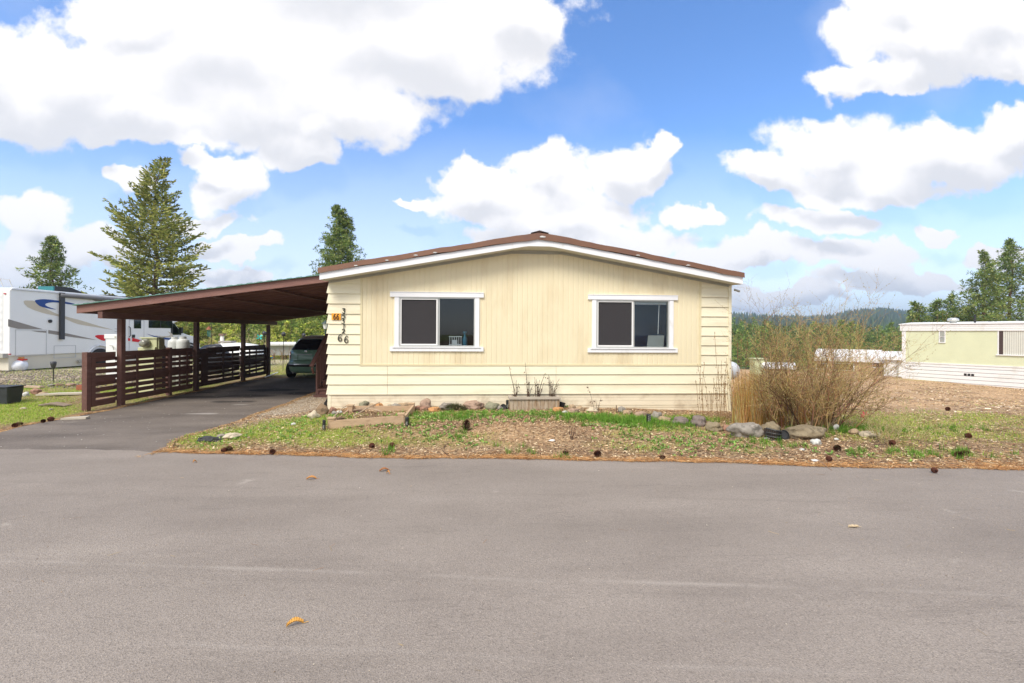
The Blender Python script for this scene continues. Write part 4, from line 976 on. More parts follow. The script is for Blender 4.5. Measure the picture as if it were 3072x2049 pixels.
# black tub at the left edge
b = gnd(-20, 1212); th = thing('planter_tub', b, 'square dark grey planter tub at the left edge of the lawn', 'planter'); w = .33
mb = MB().hexa([(b.x - w, b.y, 0 - .02), (b.x + w * .85, b.y, -.02), (b.x + w * .85, b.y + .3, -.02), (b.x - w, b.y + .3, -.02), (b.x - w, b.y - .05, .36), (b.x + w, b.y - .05, .36), (b.x + w, b.y + .32, .36), (b.x - w, b.y + .32, .36)])
mb.build('body', mat('dark_grey_resin', (.035, .038, .045), .6, .3, 8.), th, bevel=.012)
MB().box(b.x - w - .02, b.x + w + .02, b.y - .07, b.y + .34, .365, .385).build('rim', MATS['dark_grey_resin'], th, bevel=.004)

# ---- utility things behind the fence, in front of the motorhome
def on_ground(px, t_): return at_depth(px, t_)
m_meterbox = mat('pale_green_enamel', (.58, .60, .36), .45, .06, 3., dirt=(.45, .45, .30), dscale=4)
b = on_ground(447, 11.6)
mp_ = thing('meter_pedestal', b, 'pale green electricity meter pedestal with round glass meter behind the fence', 'utility box'); zc_ = lambda py: at_y(447, py, b.y).z
MB().box(b.x - .26, b.x + .16, b.y - .02, b.y + .25, 0, zc_(1042)).build('lower_cabinet', m_meterbox, mp_, bevel=.01)
MB().box(b.x - .19, b.x + .19, b.y, b.y + .24, zc_(1042), zc_(1015)).build('upper_cabinet', m_meterbox, mp_, bevel=.01)
MB().box(b.x - .21, b.x + .21, b.y - .03, b.y + .26, zc_(1015), zc_(1013) + .01).build('lid', m_meterbox, mp_)
MB().box(b.x + .21 - .0, b.x + .235, b.y + .02, b.y + .22, zc_(1047), zc_(1017)).build('side_panel', mat('olive_side', (.30, .31, .18), .6), mp_)
mm = MB().lathe((b.x - .06, b.y - .06, zc_(1030)), [(.04, -.10), (.085, -.09), (.10, -.02), (.115, 0), (.115, .06)], 20, 'Y').build('meter', mat('meter_glass', (.22, .22, .17), .15, .3, 12, coat=.8), mp_, smooth=True)
def cylinder_tank(px, t_, label):
    b = on_ground(px, t_); t_o = thing('gas_cylinder', b, label, 'gas cylinder', 'gas cylinders behind the fence'); top = at_y(px, 1017, b.y).z
    MB().lathe(b, [(.14, 0), (.165, .03), (.165, top - .11), (.15, top - .04), (.10, top), (.03, top + .01)], 22).build('tank', m_tank, t_o, smooth=True)
    MB().lathe(b, [(.03, top + .01), (.03, top + .05), (.012, top + .07)], 10).build('valve', m_alu, t_o)
    MB().lathe(b, [(.085, top + .0), (.085, top + .07), (.08, top + .07), (.08, top)], 16).build('collar', m_tank, t_o)
m_tank = mat('grey_white_tank', (.55, .56, .53), .5, .08, 4., dirt=(.42, .43, .40), dscale=5)
cylinder_tank(524, 13.2, 'left of two pale grey gas cylinders behind the fence'); cylinder_tank(549, 13.2, 'right of two pale grey gas cylinders behind the fence')
b = on_ground(484, 12.4); zt = at_y(484, 1033, b.y).z
inst_top(MB().blob(b + Vector((0, 0, zt * .5)), (.24, .2, zt * .54), 9, .14, 3, .85), 'rubbish_bag', mat('black_bag', (.02, .022, .028), .25, .3, 8., bump=1., bscale=9), 'black rubbish bag between the meter pedestal and gas cylinders', 'bag', smooth=True, loc=b)
b = on_ground(640, 17.2); zt = at_y(640, 1032, b.y).z
inst_top(MB().blob(b + Vector((0, 0, zt * .5)), (.62, .3, zt * .53), 19, .16, 3, .85), 'tarpaulin_heap', MATS['black_bag'], 'crumpled black tarpaulin heap behind the fence near the white motorhome nose', 'tarpaulin', smooth=True, loc=b)
b = on_ground(336, 14.5); up = thing('power_pedestal', b, 'white power hook-up pedestal with outlet box in front of the motorhome', 'utility box'); z_ = lambda py: at_y(336, py, b.y).z
MB().box(b.x - .24, b.x + .2, b.y, b.y + .2, z_(1011 + 5), z_(1011 - 3) + .06).build('head_box', m_rv, up, bevel=.01)
MB().box(b.x - .20, b.x + .20, b.y + .02, b.y + .2, 0, z_(1017)).build('post', m_rv, up, bevel=.008)
MB().box(b.x + .08, b.x + .13, b.y - .008, b.y + .01, z_(1013), z_(1009)).build('outlet', m_grey, up)
MB().tube([(b.x - .05, b.y - .02, z_(1036)), (b.x + .06, b.y - .05, z_(1037)), (b.x + .10, b.y - .05, z_(1050))], .012, 6).build('hose_bib', m_grey, up)
# white low camper shell behind the fence
b = on_ground(706, 21.5); L_ = 1.25
cs = thing('camper_trailer', b, 'low white camper trailer with rounded roof and small dark vent behind the fence', 'trailer'); zt = at_y(720, 1026, b.y).z
rings = []
for i in range(15):
    u = -1 + 2 * i / 14; hh = zt * (1 - .16 * abs(u) ** 2.2) - .03; w = .85
    rings.append([(b.x + u * L_, b.y + w * math.cos(a) * (1 - .15 * abs(u) ** 4), .45 + (hh - .45) * max(0, math.sin(a)) ** .45 if math.sin(a) > 0 else .45) for a in [math.pi * k / 12 for k in range(13)]])
mb = MB()
for r_ in rings: mb.v += r_
for i in range(14):
    for k in range(12): q = i * 13 + k; mb.f.append((q, q + 1, q + 14, q + 13))
mb.f.append(tuple(range(13))); mb.f.append(tuple(14 * 13 + k for k in range(13)))
mb.build('shell', m_rv, cs, smooth=True)
MB().box(b.x - .65, b.x - .05, b.y - .25, b.y + .2, zt - .03, zt + .05).build('roof_vent', m_dg, cs, bevel=.02)
for sg in (-1, 1):
    MB().lathe((b.x + sg * .5, b.y - .8, .28), [(.15, -.08), (.28, -.08), (.28, .08), (.15, .08)], 18, 'Y').build('wheel', m_tyre, cs)
MB().box(b.x - L_ * .9, b.x + L_ * .9, b.y - .7, b.y + .7, .32, .45).build('chassis', m_black, cs)
# lamps on stakes and the lantern post beyond
def stake_lamp(px, py, t_, label):
    b = on_ground(px, t_); z = at_y(px, py, b.y).z; o = thing('stake_lamp', b, label, 'garden light', 'black stake lamps behind the carport')
    MB().cyl(b, (b.x + .02, b.y, z - .08), .013, n=6).build('stake', m_black, o)
    MB().lathe((b.x + .02, b.y, z), [(.03, -.10), (.075, -.07), (.085, .02), (.07, .05), (.02, .10)], 12).build('lamp_head', MATS['smoked_plastic'], o, smooth=True)
stake_lamp(791.5, 1000, 19, 'black stake lamp rising behind the fence left of the last carport post')
stake_lamp(849.5, 1002.5, 18.8, 'black stake lamp between the last carport post and the green car')
stake_lamp(910, 1005.5, 21, 'black stake lamp whose head shows just above the green car roof')
b = on_ground(975.5, 24); zt = at_y(975.5, 961, b.y).z; o = thing('lantern_post', b, 'dark green lantern post with white lamp glass behind the cream home', 'street lamp')
m_post = mat('dark_green_post', (.03, .055, .05), .5)
MB().cyl(b, (b.x, b.y, zt - .45), .035, n=8).build('post', m_post, o)
MB().lathe((b.x, b.y, zt - .45), [(.07, 0), (.13, .26)], 10).build('lamp_glass', m_whitep, o)
MB().lathe((b.x, b.y, zt - .19), [(.19, 0), (.10, .10), (.03, .16), (.015, .24)], 10).build('lamp_cap', m_post, o)
b = on_ground(666.5, 24); zt = at_y(666, 1001, b.y).z; o = thing('chimney_pipe', b, 'white flue post with a brown cap behind the fence', 'post')
MB().cyl(b, (b.x, b.y, zt - .1), .09, n=12).build('pipe', m_whitep, o, smooth=True); MB().box(b.x - .12, b.x + .12, b.y - .12, b.y + .12, zt - .1, zt).build('cap', mat('brown_cap', (.22, .14, .11), .7), o)
b = on_ground(635, 22); zt = at_y(635, 989, b.y).z; o = thing('wind_chime', b, 'wind chime with green tubes hanging from a thin hook behind the fence', 'wind chime')
MB().tube([b, (b.x, b.y, zt + .2), (b.x - .06, b.y, zt + .3), (b.x - .13, b.y, zt + .2)], .012, 5).build('hook', m_black, o)
MB().lathe((b.x - .13, b.y, zt), [(.12, 0), (.11, .03), (.02, .16)], 10).build('cap', mat('rust_brown', (.25, .08, .04), .7), o)
for i in range(5): MB().cyl((b.x - .2 + i * .035, b.y, zt - .3 - .02 * i), (b.x - .2 + i * .035, b.y, zt - .02), .012, n=6).build('tube', mat('verdigris', (.04, .16, .13), .5), o)
b = on_ground(778, 20.5); z = at_y(781, 1011, b.y).z; o = thing('garden_spinner', b, 'turquoise garden spinner on a thin rod behind the fence', 'spinner')
MB().cyl(b, (b.x, b.y, z), .008, n=5).build('rod', m_black, o)
for k in range(4):
    a = k * math.pi / 2 + .4; MB().prism([(b.x, b.y, z), (b.x + .17 * math.cos(a), b.y, z + .13 * math.sin(a)), (b.x + .12 * math.cos(a + .7), b.y + .03, z + .12 * math.sin(a + .7))], (0, .008, 0)).build('vane', mat('turquoise', (.03, .55, .50), .4), o)
b = on_ground(812, 17.8); o = thing('garden_spinner', b, 'low blue and yellow spinner beside the last carport post', 'spinner')
z = at_y(812, 1073, b.y).z; MB().cyl(b, (b.x, b.y, z), .008, n=5).build('rod', m_black, o); MB().prism([(b.x - .06, b.y, z), (b.x + .1, b.y, z - .02), (b.x + .05, b.y, z + .06)], (0, .02, 0)).build('vane', mat('bright_blue', (.01, .30, .60), .4), o); MB().prism([(b.x - .02, b.y - .03, z + .03), (b.x + .08, b.y - .03, z + .03), (b.x + .02, b.y - .03, z + .09)], (0, .02, 0)).build('vane', mat('bright_yellow', (.75, .6, .03), .4), o)
inst_top(MB().tube([gnd(793, 1134) + Vector((0, 0, .02)), gnd(812, 1129) + Vector((0, 0, .04)), gnd(833, 1121) + Vector((0, 0, .05))], .02, 6), 'plastic_pipe', m_whitep, 'thin white pipe lying on the grass between the last post and the car', 'pipe')

# ------------------------------------------------------------------ green single-wide home on the right
TA = Vector((24.35, 25.0, 0)); TD = Vector((2.25, -4.2, 0)).normalized(); TN = Vector((-TD.y, TD.x, 0)); TN = -TN if TN.dot(Vector((-1, -1, 0))) < 0 else TN
tr = thing('green_mobile_home', TA + TD * 8 - TN * 1.8 + Vector((0, 0, -.9)), 'pale green single-wide mobile home with white skirting and flat white roof', 'house')
def tp(s_, z, d=0): return TA + TD * s_ + TN * d + Vector((0, 0, z))
def tbox(mb, s0, s1, z0, z1, d0, d1): return mb.hexa([tp(s0, z0, d0), tp(s1, z0, d0), tp(s1, z0, d1), tp(s0, z0, d1), tp(s0, z1, d0), tp(s1, z1, d0), tp(s1, z1, d1), tp(s0, z1, d1)])
def tpx(px, py, d=0): q = on_plane(px, py, TA + TN * d, TN) - TA; return q.dot(TD), q.z
m_tg = mat('pale_green_siding', (.64, .665, .445), .5, .05, 2.); m_tw = mat('white_siding', (.78, .78, .76), .5, .04, 3., dirt=(.62, .60, .54), dscale=1.5)
zf0 = tpx(2720, 993)[1]; zt0 = tpx(2720, 975)[1]; zs0 = tpx(2740, 1087)[1]; LT = 16
mb = MB(); s_ = 0.0
while s_ < LT: tbox(mb, s_, s_ + .122, zs0, zf0, -.05, 0); tbox(mb, s_ + .1215, s_ + .1305, zs0, zf0, -.05, -.003); s_ += .13
mb.build('wall', m_tg, tr)
tbox(MB(), .02, LT, -1.3, zf0, -.07, -3.5).build('shell', m_tw, tr)
mb = MB(); z = zs0
while z > -1.5: tbox(mb, 0, LT, z - .19, z - .012, -.05, .01); z -= .2
tbox(mb, 0, LT, zs0 - .04, zs0 + .03, -.03, .035); mb.build('skirting', m_tw, tr)
mb = MB(); hh = zt0 - zf0
for k in range(3): tbox(mb, -.1, LT, zf0 + hh * k / 3 + .008, zf0 + hh * (k + 1) / 3, -.05, .06)
mb.build('fascia', m_tw, tr)
mb = MB().prism([tp(-.15, zt0 + .015, .1), tp(LT, zt0 + .015, .1), tp(LT, zt0 + .14, -1.8), tp(-.15, zt0 + .14, -1.8)], (0, 0, .04)); mb.prism([tp(-.15, zt0 + .14, -1.8), tp(LT, zt0 + .14, -1.8), tp(LT, zt0 + .015, -3.6), tp(-.15, zt0 + .015, -3.6)], (0, 0, .04))
rt = mb.build('roof', m_tw, tr); tbox(MB(), -.12, LT, zt0 - .0, zt0 + .014, .0, .085).build('rusty_drip_edge', mat('rusty_white', (.36, .24, .17), .7, .4, 6.), rt)
tbox(MB(), -.02, .16, -1.3, zf0, -.05, .02).build('corner_trim', m_tw, tr)
def twin(x0, y0, x1, y1, curtain):
    a, z1 = tpx(x0, y0); c, z0 = tpx(x1, y1)
    w = MB(); f = .045
    tbox(w, a, c, z1 - f, z1, -.02, .03); tbox(w, a, c, z0, z0 + f, -.02, .05); tbox(w, a, a + f, z0 + f, z1 - f, -.02, .03); tbox(w, c - f, c, z0 + f, z1 - f, -.02, .03)
    o = w.build('window', m_tw, tr); tbox(MB(), a + f, c - f, z0 + f, z1 - f, .001, .004).build('pane', g_dark if not curtain else mat('dark_room', (.06, .035, .03), .6), o)
    return o, a, c, z0, z1
o, a, c, z0, z1 = twin(2817, 992, 2837, 1029, False); tbox(MB(), a + .05, c - .05, z0 + .05, z1 - .05, .006, .008).build('net_curtain', mat('net_curtain', (.34, .36, .33), .8), o); tbox(MB(), a, c, (z0 + z1) / 2 - .015, (z0 + z1) / 2 + .015, .01, .03).build('glazing_bar', m_tw, o)
a, z1 = tpx(2993, 990); _, z0 = tpx(2993, 1066); c = a + 2.4
w = MB(); f = .05; tbox(w, a, c, z1 - f, z1, -.02, .03); tbox(w, a - .05, c, z0, z0 + f, -.02, .07); tbox(w, a, a + f, z0 + f, z1 - f, -.02, .03); tbox(w, c - f, c, z0 + f, z1 - f, -.02, .03)
o = w.build('window', m_tw, tr); tbox(MB(), a + f, c - f, z0 + f, z1 - f, .001, .004).build('pane', mat('dark_room', (.06, .035, .03), .6), o)
m_cur = mat('pale_curtain', (.62, .62, .54), .8, .05, 4.)
for (u0, u1) in ((.20, 1.03), (1.12, 1.28), (1.5, 2.3)):
    mb = MB(); s_ = a + u0
    while s_ < a + u1 - .01: e_ = min(s_ + .075, a + u1); tbox(mb, s_, e_ - .008, z0 + f, z1 - f, .006, .012); s_ += .075
    mb.build('curtain', m_cur, o)
tbox(MB(), a + 1.04, a + 1.09, z0 + f, z1 - f, .005, .03).build('mullion', m_alu, o)
tbox(MB(), a + 1.30, a + 1.48, (z0 + z1) / 2, z1 - f, .005, .008).build('blue_cloth', mat('blue_cloth', (.01, .12, .35), .7, .3, 20.), o)
a, z1 = tpx(2892, 1120); mb = MB()
for k in range(3): tbox(mb, a + k * .14, a + k * .14 + .11, z1 - .12, z1, .012, .02)
mb.build('vent_grille', m_black, tr)
a, zz = tpx(2850, 965)
MB().lathe(tp(a, zt0 + .05, -.5), [(.14, 0), (.14, .14), (.24, .16), (.25, .22), (.2, .3), (.1, .33)], 16).build('roof_vent', m_alu, tr, smooth=True)
a, zz = tpx(2916, 965); MB().cyl(tp(a, zt0 + .05, -.5), tp(a, zt0 + .52, -.5), .045, n=8).build('vent_pipe', m_black, tr)
a, zz = tpx(2964, 965); MB().lathe(tp(a, zt0 + .06, -.8), [(.2, 0), (.16, .08), (.05, .1)], 12).build('roof_vent', m_alu, tr, smooth=True)
# beige home downhill
def house_box(name, x0, x1, py_roof, py_eave, py_base, t_, mwall, label, depth=6, roofm=None, wins=()):
    """small far home whose long side faces the lane; all points in its own turned frame"""
    Pc = at_depth((x0 + x1) / 2, t_, 0); ey = Vector((Pc.x, Pc.y, 0)).normalized(); ex = Vector((ey.y, -ey.x, 0)); D = Pc.dot(ey)
    def hit(px, py): d = pxdir(px, py); q = EYEV + d * (D / d.dot(ey)); return q.dot(ex), q.z
    u0, za = hit(x0, py_eave); u1, _ = hit(x1, py_eave); zr = hit((x0 + x1) / 2, py_roof)[1]; zb = hit((x0 + x1) / 2, py_base)[1]
    P = lambda u, v, z: ex * u + ey * (D + v) + Vector((0, 0, z))
    def bx(mb, a, c, v0, v1, z0, z1): return mb.hexa([P(a, v0, z0), P(c, v0, z0), P(c, v1, z0), P(a, v1, z0), P(a, v0, z1), P(c, v0, z1), P(c, v1, z1), P(a, v1, z1)])
    h_ = thing(name, P((u0 + u1) / 2, depth / 2, zb), label, 'house')
    bx(MB(), u0 + .05, u1 - .05, 0, depth, zb - .8, za).build('wall', mwall, h_)
    hr = zr - za
    MB().prism([P(u0 - .1, -.3, za - .02), P(u0 - .1, depth + .3, za - .02), P(u0 - .1, depth + .3, za + hr * .25), P(u0 - .1, depth / 2, zr + hr * .25), P(u0 - .1, -.3, za + hr * .5)], ex * (u1 - u0 + .2)).build('roof', roofm or m_whitep, h_)
    for px, wd, py0, py1 in wins:
        c_, z1 = hit(px, py0); _, z0 = hit(px, py1); w = bx(MB(), c_ - wd, c_ + wd, -.05, 0, z0, z1).build('window', m_whitep, h_)
        bx(MB(), c_ - wd + .08, c_ + wd - .08, -.07, -.052, z0 + .08, z1 - .08).build('pane', g_dark, w)
    return h_, P, hit, zb, bx
house_box('beige_mobile_home', 2447, 2648, 1057, 1081, 1133, 46, mat('tan_siding', (.50, .36, .21), .6, .06, 2.), 'tan mobile home with white metal roof seen beyond the bare bush', wins=((2465, .5, 1089, 1108), (2530, .9, 1089, 1112), (2634, .45, 1087, 1104)))
h_, P, hit, zb, bx = house_box('white_mobile_home', 2650, 2716, 1061, 1078, 1136, 41, m_tw, 'white mobile home end half hidden behind the green home')
u = hit(2693, 1100)[0]; bx(MB(), u - .07, u + .07, -.08, 0, zb, hit(2693, 1078)[1]).build('downpipe', m_grey, h_)
house_box('low_white_shed', 2262, 2385, 1094, 1103, 1112, 44, mat('brown_shed_wall', (.20, .14, .10), .7, .1), 'long low shed with white roof behind the green utility pedestal')
house_box('distant_white_home', 806, 886, 1029, 1036, 1043, 48, mat('grey_wall', (.42, .42, .42), .6, .06), 'long low white roofed home beyond the green car')
# ---- right side utilities
b = on_ground(2232, 11.5); zt = at_y(2232, 1083, b.y).z; zb = at_y(2232, 1142, b.y).z; r_ = (zt - zb) / 2; cxx = at_y(2240, 1110, b.y).x
pt = thing('propane_tank', (cxx, b.y + .8, H(cxx, b.y)), 'white horizontal propane tank with domed end behind the right corner of the home', 'propane tank')
pr = [(.02, 0), (r_ * .55, .04), (r_ * .85, .12), (r_, .26), (r_, 2.2), (r_ * .8, 2.34), (.05, 2.45)]
l = MB().lathe((0, 0, 0), pr, 24, 'Y'); R_ = Matrix.Rotation(math.radians(38), 3, 'Z'); l.v = [tuple(R_ @ Vector(v) + Vector((cxx - .25, b.y - .1, (zt + zb) / 2))) for v in l.v]; l.build('tank', mat('tank_white', (.62, .66, .72), .35, .03), pt, smooth=True)
for d in (.5, 1.7): q = R_ @ Vector((0, d, 0)) + Vector((cxx - .25, b.y - .1, 0)); g0 = H(q.x, q.y); MB().box(q.x - .2, q.x + .2, q.y - .1, q.y + .1, g0 - .05, zb + .1).build('support_block', m_grey, pt)
b = on_ground(2284, 9.6); zt = at_y(2284, 1078, b.y).z; g0 = b.z
o = thing('utility_pedestal', b, 'pale green utility pedestal with white round meter behind the bare bush', 'utility box')
MB().box(b.x - .135, b.x + .135, b.y, b.y + .2, g0 + .72, zt).build('cabinet', m_meterbox, o, bevel=.01); MB().box(b.x - .15, b.x + .15, b.y - .02, b.y + .22, zt, zt + .02).build('lid', m_meterbox, o)
for sg in (-1, 1): MB().box(b.x + sg * .10 - .02, b.x + sg * .10 + .02, b.y + .05, b.y + .12, g0 - .05, g0 + .72).build('leg', m_meterbox, o)
MB().lathe((b.x + .06, b.y - .03, zt - .13), [(.03, -.05), (.07, -.04), (.075, .03)], 16, 'Y').build('meter', m_whitep, o, smooth=True)
# ------------------------------------------------------------------ rocks
def rock_mat(name, c): return mat('rock_' + name, c, .85, .22, 6., bump=.7, bscale=22, dirt=tuple(x * .55 for x in c), dscale=9, dlo=.5, dhi=.62)
RC = {'tan': (.40, .29, .18), 'cream': (.55, .47, .34), 'brown': (.25, .17, .10), 'red': (.34, .19, .13), 'pink': (.38, .26, .19), 'grey': (.29, .26, .22), 'moss': (.25, .24, .16),
      'orange': (.52, .26, .10), 'white': (.58, .58, .54), 'olive': (.25, .20, .125), 'dark': (.055, .052, .05), 'brick': (.34, .11, .06), 'dgrey': (.20, .16, .14)}
ROCKS = [
 (938,1256,34,23,'cream','cream rounded rock, front-left of the rock line beside the driveway gravel'),
 (964,1246,35,34,'brown','tall brown rounded boulder leaning at the left corner of the home'),
 (997,1238,20,18,'red','small reddish rock touching the left corner of the home'),
 (1003,1247,18,14,'grey','small grey rock in front of the reddish corner rock'),
 (1017,1242,18,10,'white','small bluish white stone left of the wooden bed frame'),
 (1053,1232,30,12,'orange','flat pale orange rock behind the left end of the wooden bed'),
 (1091,1224,34,24,'moss','lichen covered grey rock behind the wooden bed frame'),
 (1116,1224,22,14,'tan','small tan rock right of the lichen covered rock'),
 (1138,1224,30,15,'orange','orange tan rock behind the middle of the wooden bed'),
 (1163,1226,30,16,'cream','pale rock behind the middle of the wooden bed'),
 (1186,1227,32,17,'grey','purplish grey rock behind the right part of the wooden bed'),
 (1214,1226,38,20,'tan','wide tan rock behind the right end of the wooden bed'),
 (1253,1230,18,14,'red','small red stone left of the tall pink rock'),
 (1276,1229,34,36,'pink','tall pointed pinkish rock standing against the wall under the left window'),
 (1271,1233,26,14,'red','low reddish rock at the foot of the tall pointed rock'),
 (1302,1236,38,15,'orange','flat orange tan rock right of the tall pointed rock'),
 (1340,1230,46,22,'grey','grey rock half covered by a low evergreen clump'),
 (1389,1222,30,18,'orange','yellowish rock between the evergreen clump and a big pink boulder'),
 (1421,1229,56,28,'pink','broad domed pinkish boulder left of the planter box'),
 (1477,1230,40,25,'moss','mottled grey green rock between the pink boulder and the black pot'),
 (1499,1230,22,14,'grey','small grey rock beside the tipped black pot'),
 (1676,1238,33,18,'orange','bright orange rock at the right foot of the planter box'),
 (1695,1240,16,8,'white','tiny pale stone right of the orange rock'),
 (1717,1228,24,15,'tan','tan rock against the wall right of the planter box'),
 (1722,1240,36,15,'pink','flat grey and pink rock in the grass right of the planter box'),
 (1742,1233,26,14,'tan','tan rock behind the flat pink one near the dead plant'),
 (1779,1236,36,14,'cream','pale flat rock below the dried brown plant'),
 (1866,1238,22,18,'grey','slanting bluish grey rock at the foot of the wall'),
 (1885,1242,30,12,'tan','low tan rock right of the slanting grey one'),
 (1925,1252,36,18,'pink','pinkish rock just left of the black carved stake light'),
 (1973,1259,34,27,'grey','speckled upright grey rock right of the black carved stake light'),
 (1996,1267,46,16,'tan','flat striped tan rock in front of the speckled grey rock'),
 (2047,1275,50,24,'dgrey','brown grey rock in the grass, second left of the house corner'),
 (2100,1280,42,32,'dgrey','brown weathered rock below the right corner of the home'),
 (2149,1295,46,30,'olive','rounded olive grey rock left of the biggest sloping boulder'),
 (2183,1295,24,22,'red','reddish stone wedged between two boulders'),
 (2245,1313,98,52,'grey','large sloping grey boulder in front of the dry reeds'),
 (2322,1309,60,44,'olive','olive boulder behind the black wire basket'),
 (2425,1318,124,44,'olive','largest long flat-topped boulder in front of the bare bush'),
 (2430,1283,26,17,'tan','small tan rock on top behind the long boulder'),
 (2453,1336,28,19,'white','pale greenish broken stone in front of the long boulder'),
 (2511,1290,15,18,'white','small white stone upright in the weeds right of the long boulder'),
 (2512,1322,14,8,'white','tiny white stone on the soil right of the long boulder'),
 (2569,1305,34,18,'tan','tan rock at the right end of the rock line'),
 (2619,1314,54,22,'cream','pale flat rock farthest right beside the small dry shrub'),
 (690,1317,48,17,'cream','cream stone lying in the grass wedge by the driveway'),
 (661,1315,26,13,'grey','greyish stone touching the cream stone by the driveway'),
 (745,1316,10,6,'pink','tiny pinkish stone in the grass wedge'),
 (879,1277,15,9,'white','small pale stone in the grass left of the wooden bed'),
 (102,1184,25,20,'red','upright red brick fragment on the left lawn'),
 (48,1190,30,15,'pink','pink stone beside the grey planter tub on the left lawn'),
 (72,1190,20,14,'white','white stone between the pink stone and the red brick fragment'),
 (124,1186,26,10,'tan','low tan stone right of the red brick fragment'),
 (150,1160,20,8,'grey','small grey stone near the solar torch'),
 (172,1159,22,9,'brown','brown stone right of the solar torch'),
 (207,1159,26,10,'pink','pinkish stone on the lawn between torch and fence'),
 (65,1228,17,6,'cream','small flat cream stone on the green lawn'),
 (152,1231,11,6,'grey','tiny grey stone on the green lawn left of the fence'),
 (2410,1352,16,6,'white','flat white pebble between long boulder and road'),
]
for i, (px, py, w, h, c, lab) in enumerate(ROCKS):
    b = gnd(px, py); s_ = b.y / pxdir(px, py).y / F; rx = w * s_ / 2; rz = h * s_ / 2 * 1.12
    ry_ = rx * (.55 if w > 60 else .8)
    mb = MB().blob((0, 0, 0), (rx, ry_, rz), i + 1, .26 if w > 30 else .22, 4 if w > 40 else 3, fr=1.3)
    if w > 60:     # bigger boulders get flatter broken faces
        mb.v = [(x, y, min(z, rz * (.72 + .10 * math.sin(x / rx * 3 + i)))) for x, y, z in mb.v]
    nm = 'boulder' if w > 55 else ('pebble' if w < 14 else 'rock')
    o = mb.build(nm, rock_mat(c, RC[c]), smooth=True); o.location = b + Vector((0, ry_ * .6, rz * .66)); o.rotation_euler = (0, 0, 0)
    tag(o, lab, 'rock', 'rocks along the front of the home' if 930 < px < 2640 and py < 1325 else ('stones on the lawn' if px < 930 else 'stones near the lane'))
b = gnd(628, 1324); inst_top(MB().blob((b.x, b.y, .03), (.16, .06, .05), 61, .3, 3, fr=2.), 'asphalt_chunk', mat('broken_asphalt', (.05, .05, .052), .9, .3, 30., bump=.8, bscale=40), 'dark broken lump of asphalt left of the cream stone', 'asphalt chunk', loc=b)
b = gnd(242, 1172); inst_top(MB().box(b.x - .12, b.x + .16, b.y, b.y + .12, b.z, b.z + .15), 'brick', rock_mat('brick', RC['brick']), 'orange red brick lying by the front end of the slat fence', 'brick', bevel=.006, loc=b)
b = gnd(190, 1189); inst_top(MB().prism([(b.x - .55, b.y - .1, b.z + .03), (b.x + .6, b.y + .15, b.z + .03), (b.x + .55, b.y + .38, b.z + .03), (b.x - .3, b.y + .2, b.z + .03)], (0, 0, .04)), 'stone_slab', mat('pale_slab', (.50, .45, .36), .9, .1, 6., bump=.3), 'long pale stone slab lying flat on the left lawn', 'slab', loc=b)
b = gnd(92, 1165); inst_top(MB().beam(b + Vector((-.35, .1, .05)), b + Vector((.35, -.05, .04)), .13, .05), 'wooden_board', mat('pale_board', (.46, .34, .24), .8, .15, 5.), 'short pale board among the stones on the left lawn', 'board', loc=b)
b = gnd(222, 1259); inst_top(MB().prism([(b.x - .17, b.y - .07, .005), (b.x + .2, b.y + .0, .005), (b.x + .16, b.y + .14, .005), (b.x - .1, b.y + .08, .005)], (0, 0, .035)), 'stone_slab', MATS['pale_slab'], 'small pale slab at the driveway edge in front of the fence', 'slab', loc=b)
b = gnd(162, 1220); mb = MB()
for k in range(4): mb.tube([b + Vector((-.3 + .05 * k, .05 * k, .03)), b + Vector((0, .04 * k - .05, .07)), b + Vector((.32, .05 * k - .1, .03))], [.018, .03, .012], 6)
inst_top(mb, 'driftwood', mat('grey_driftwood', (.22, .17, .13), .9, .2, 9., bump=.4), 'grey brown driftwood piece on the green lawn', 'driftwood', loc=b)

# ------------------------------------------------------------------ pine cones
m_cone = attr_mat('cone_scales', .85)
def cone_mesh(seed):
    r = random.Random(seed); V, Fc, Cl = [], [], []; L, R0_ = .105, .04
    for k in range(120):
        u = (k + .5) / 120; a = k * 2.39996; rr_ = R0_ * math.sin(math.pi * min(1, u * .86 + .12)) ** .7; x = (u - .5) * L
        ca, sa = math.cos(a), math.sin(a); o_ = Vector((x, ca * rr_ * .35, sa * rr_ * .35)); tip = Vector((x + .014, ca * rr_ * 1.2, sa * rr_ * 1.2)); t_ = Vector((0, -sa, ca)) * .006; e = Vector((.004, ca, sa)) * .004
        b = len(V); V += [o_ - t_ * .5, o_ + t_ * .5, tip + t_, tip + e * 1.2, tip - t_]; Fc += [(b, b + 1, b + 2), (b, b + 2, b + 3), (b, b + 3, b + 4)]
        c = r.uniform(.7, 1.3); base = (.02 * c, .008 * c, .006 * c); tc_ = (.12 * c, .045 * c, .028 * c); Cl += [base, base, tc_, tc_, tc_]
    return V, Fc, Cl
V, Fc, Cl = cone_mesh(1); cone0 = None
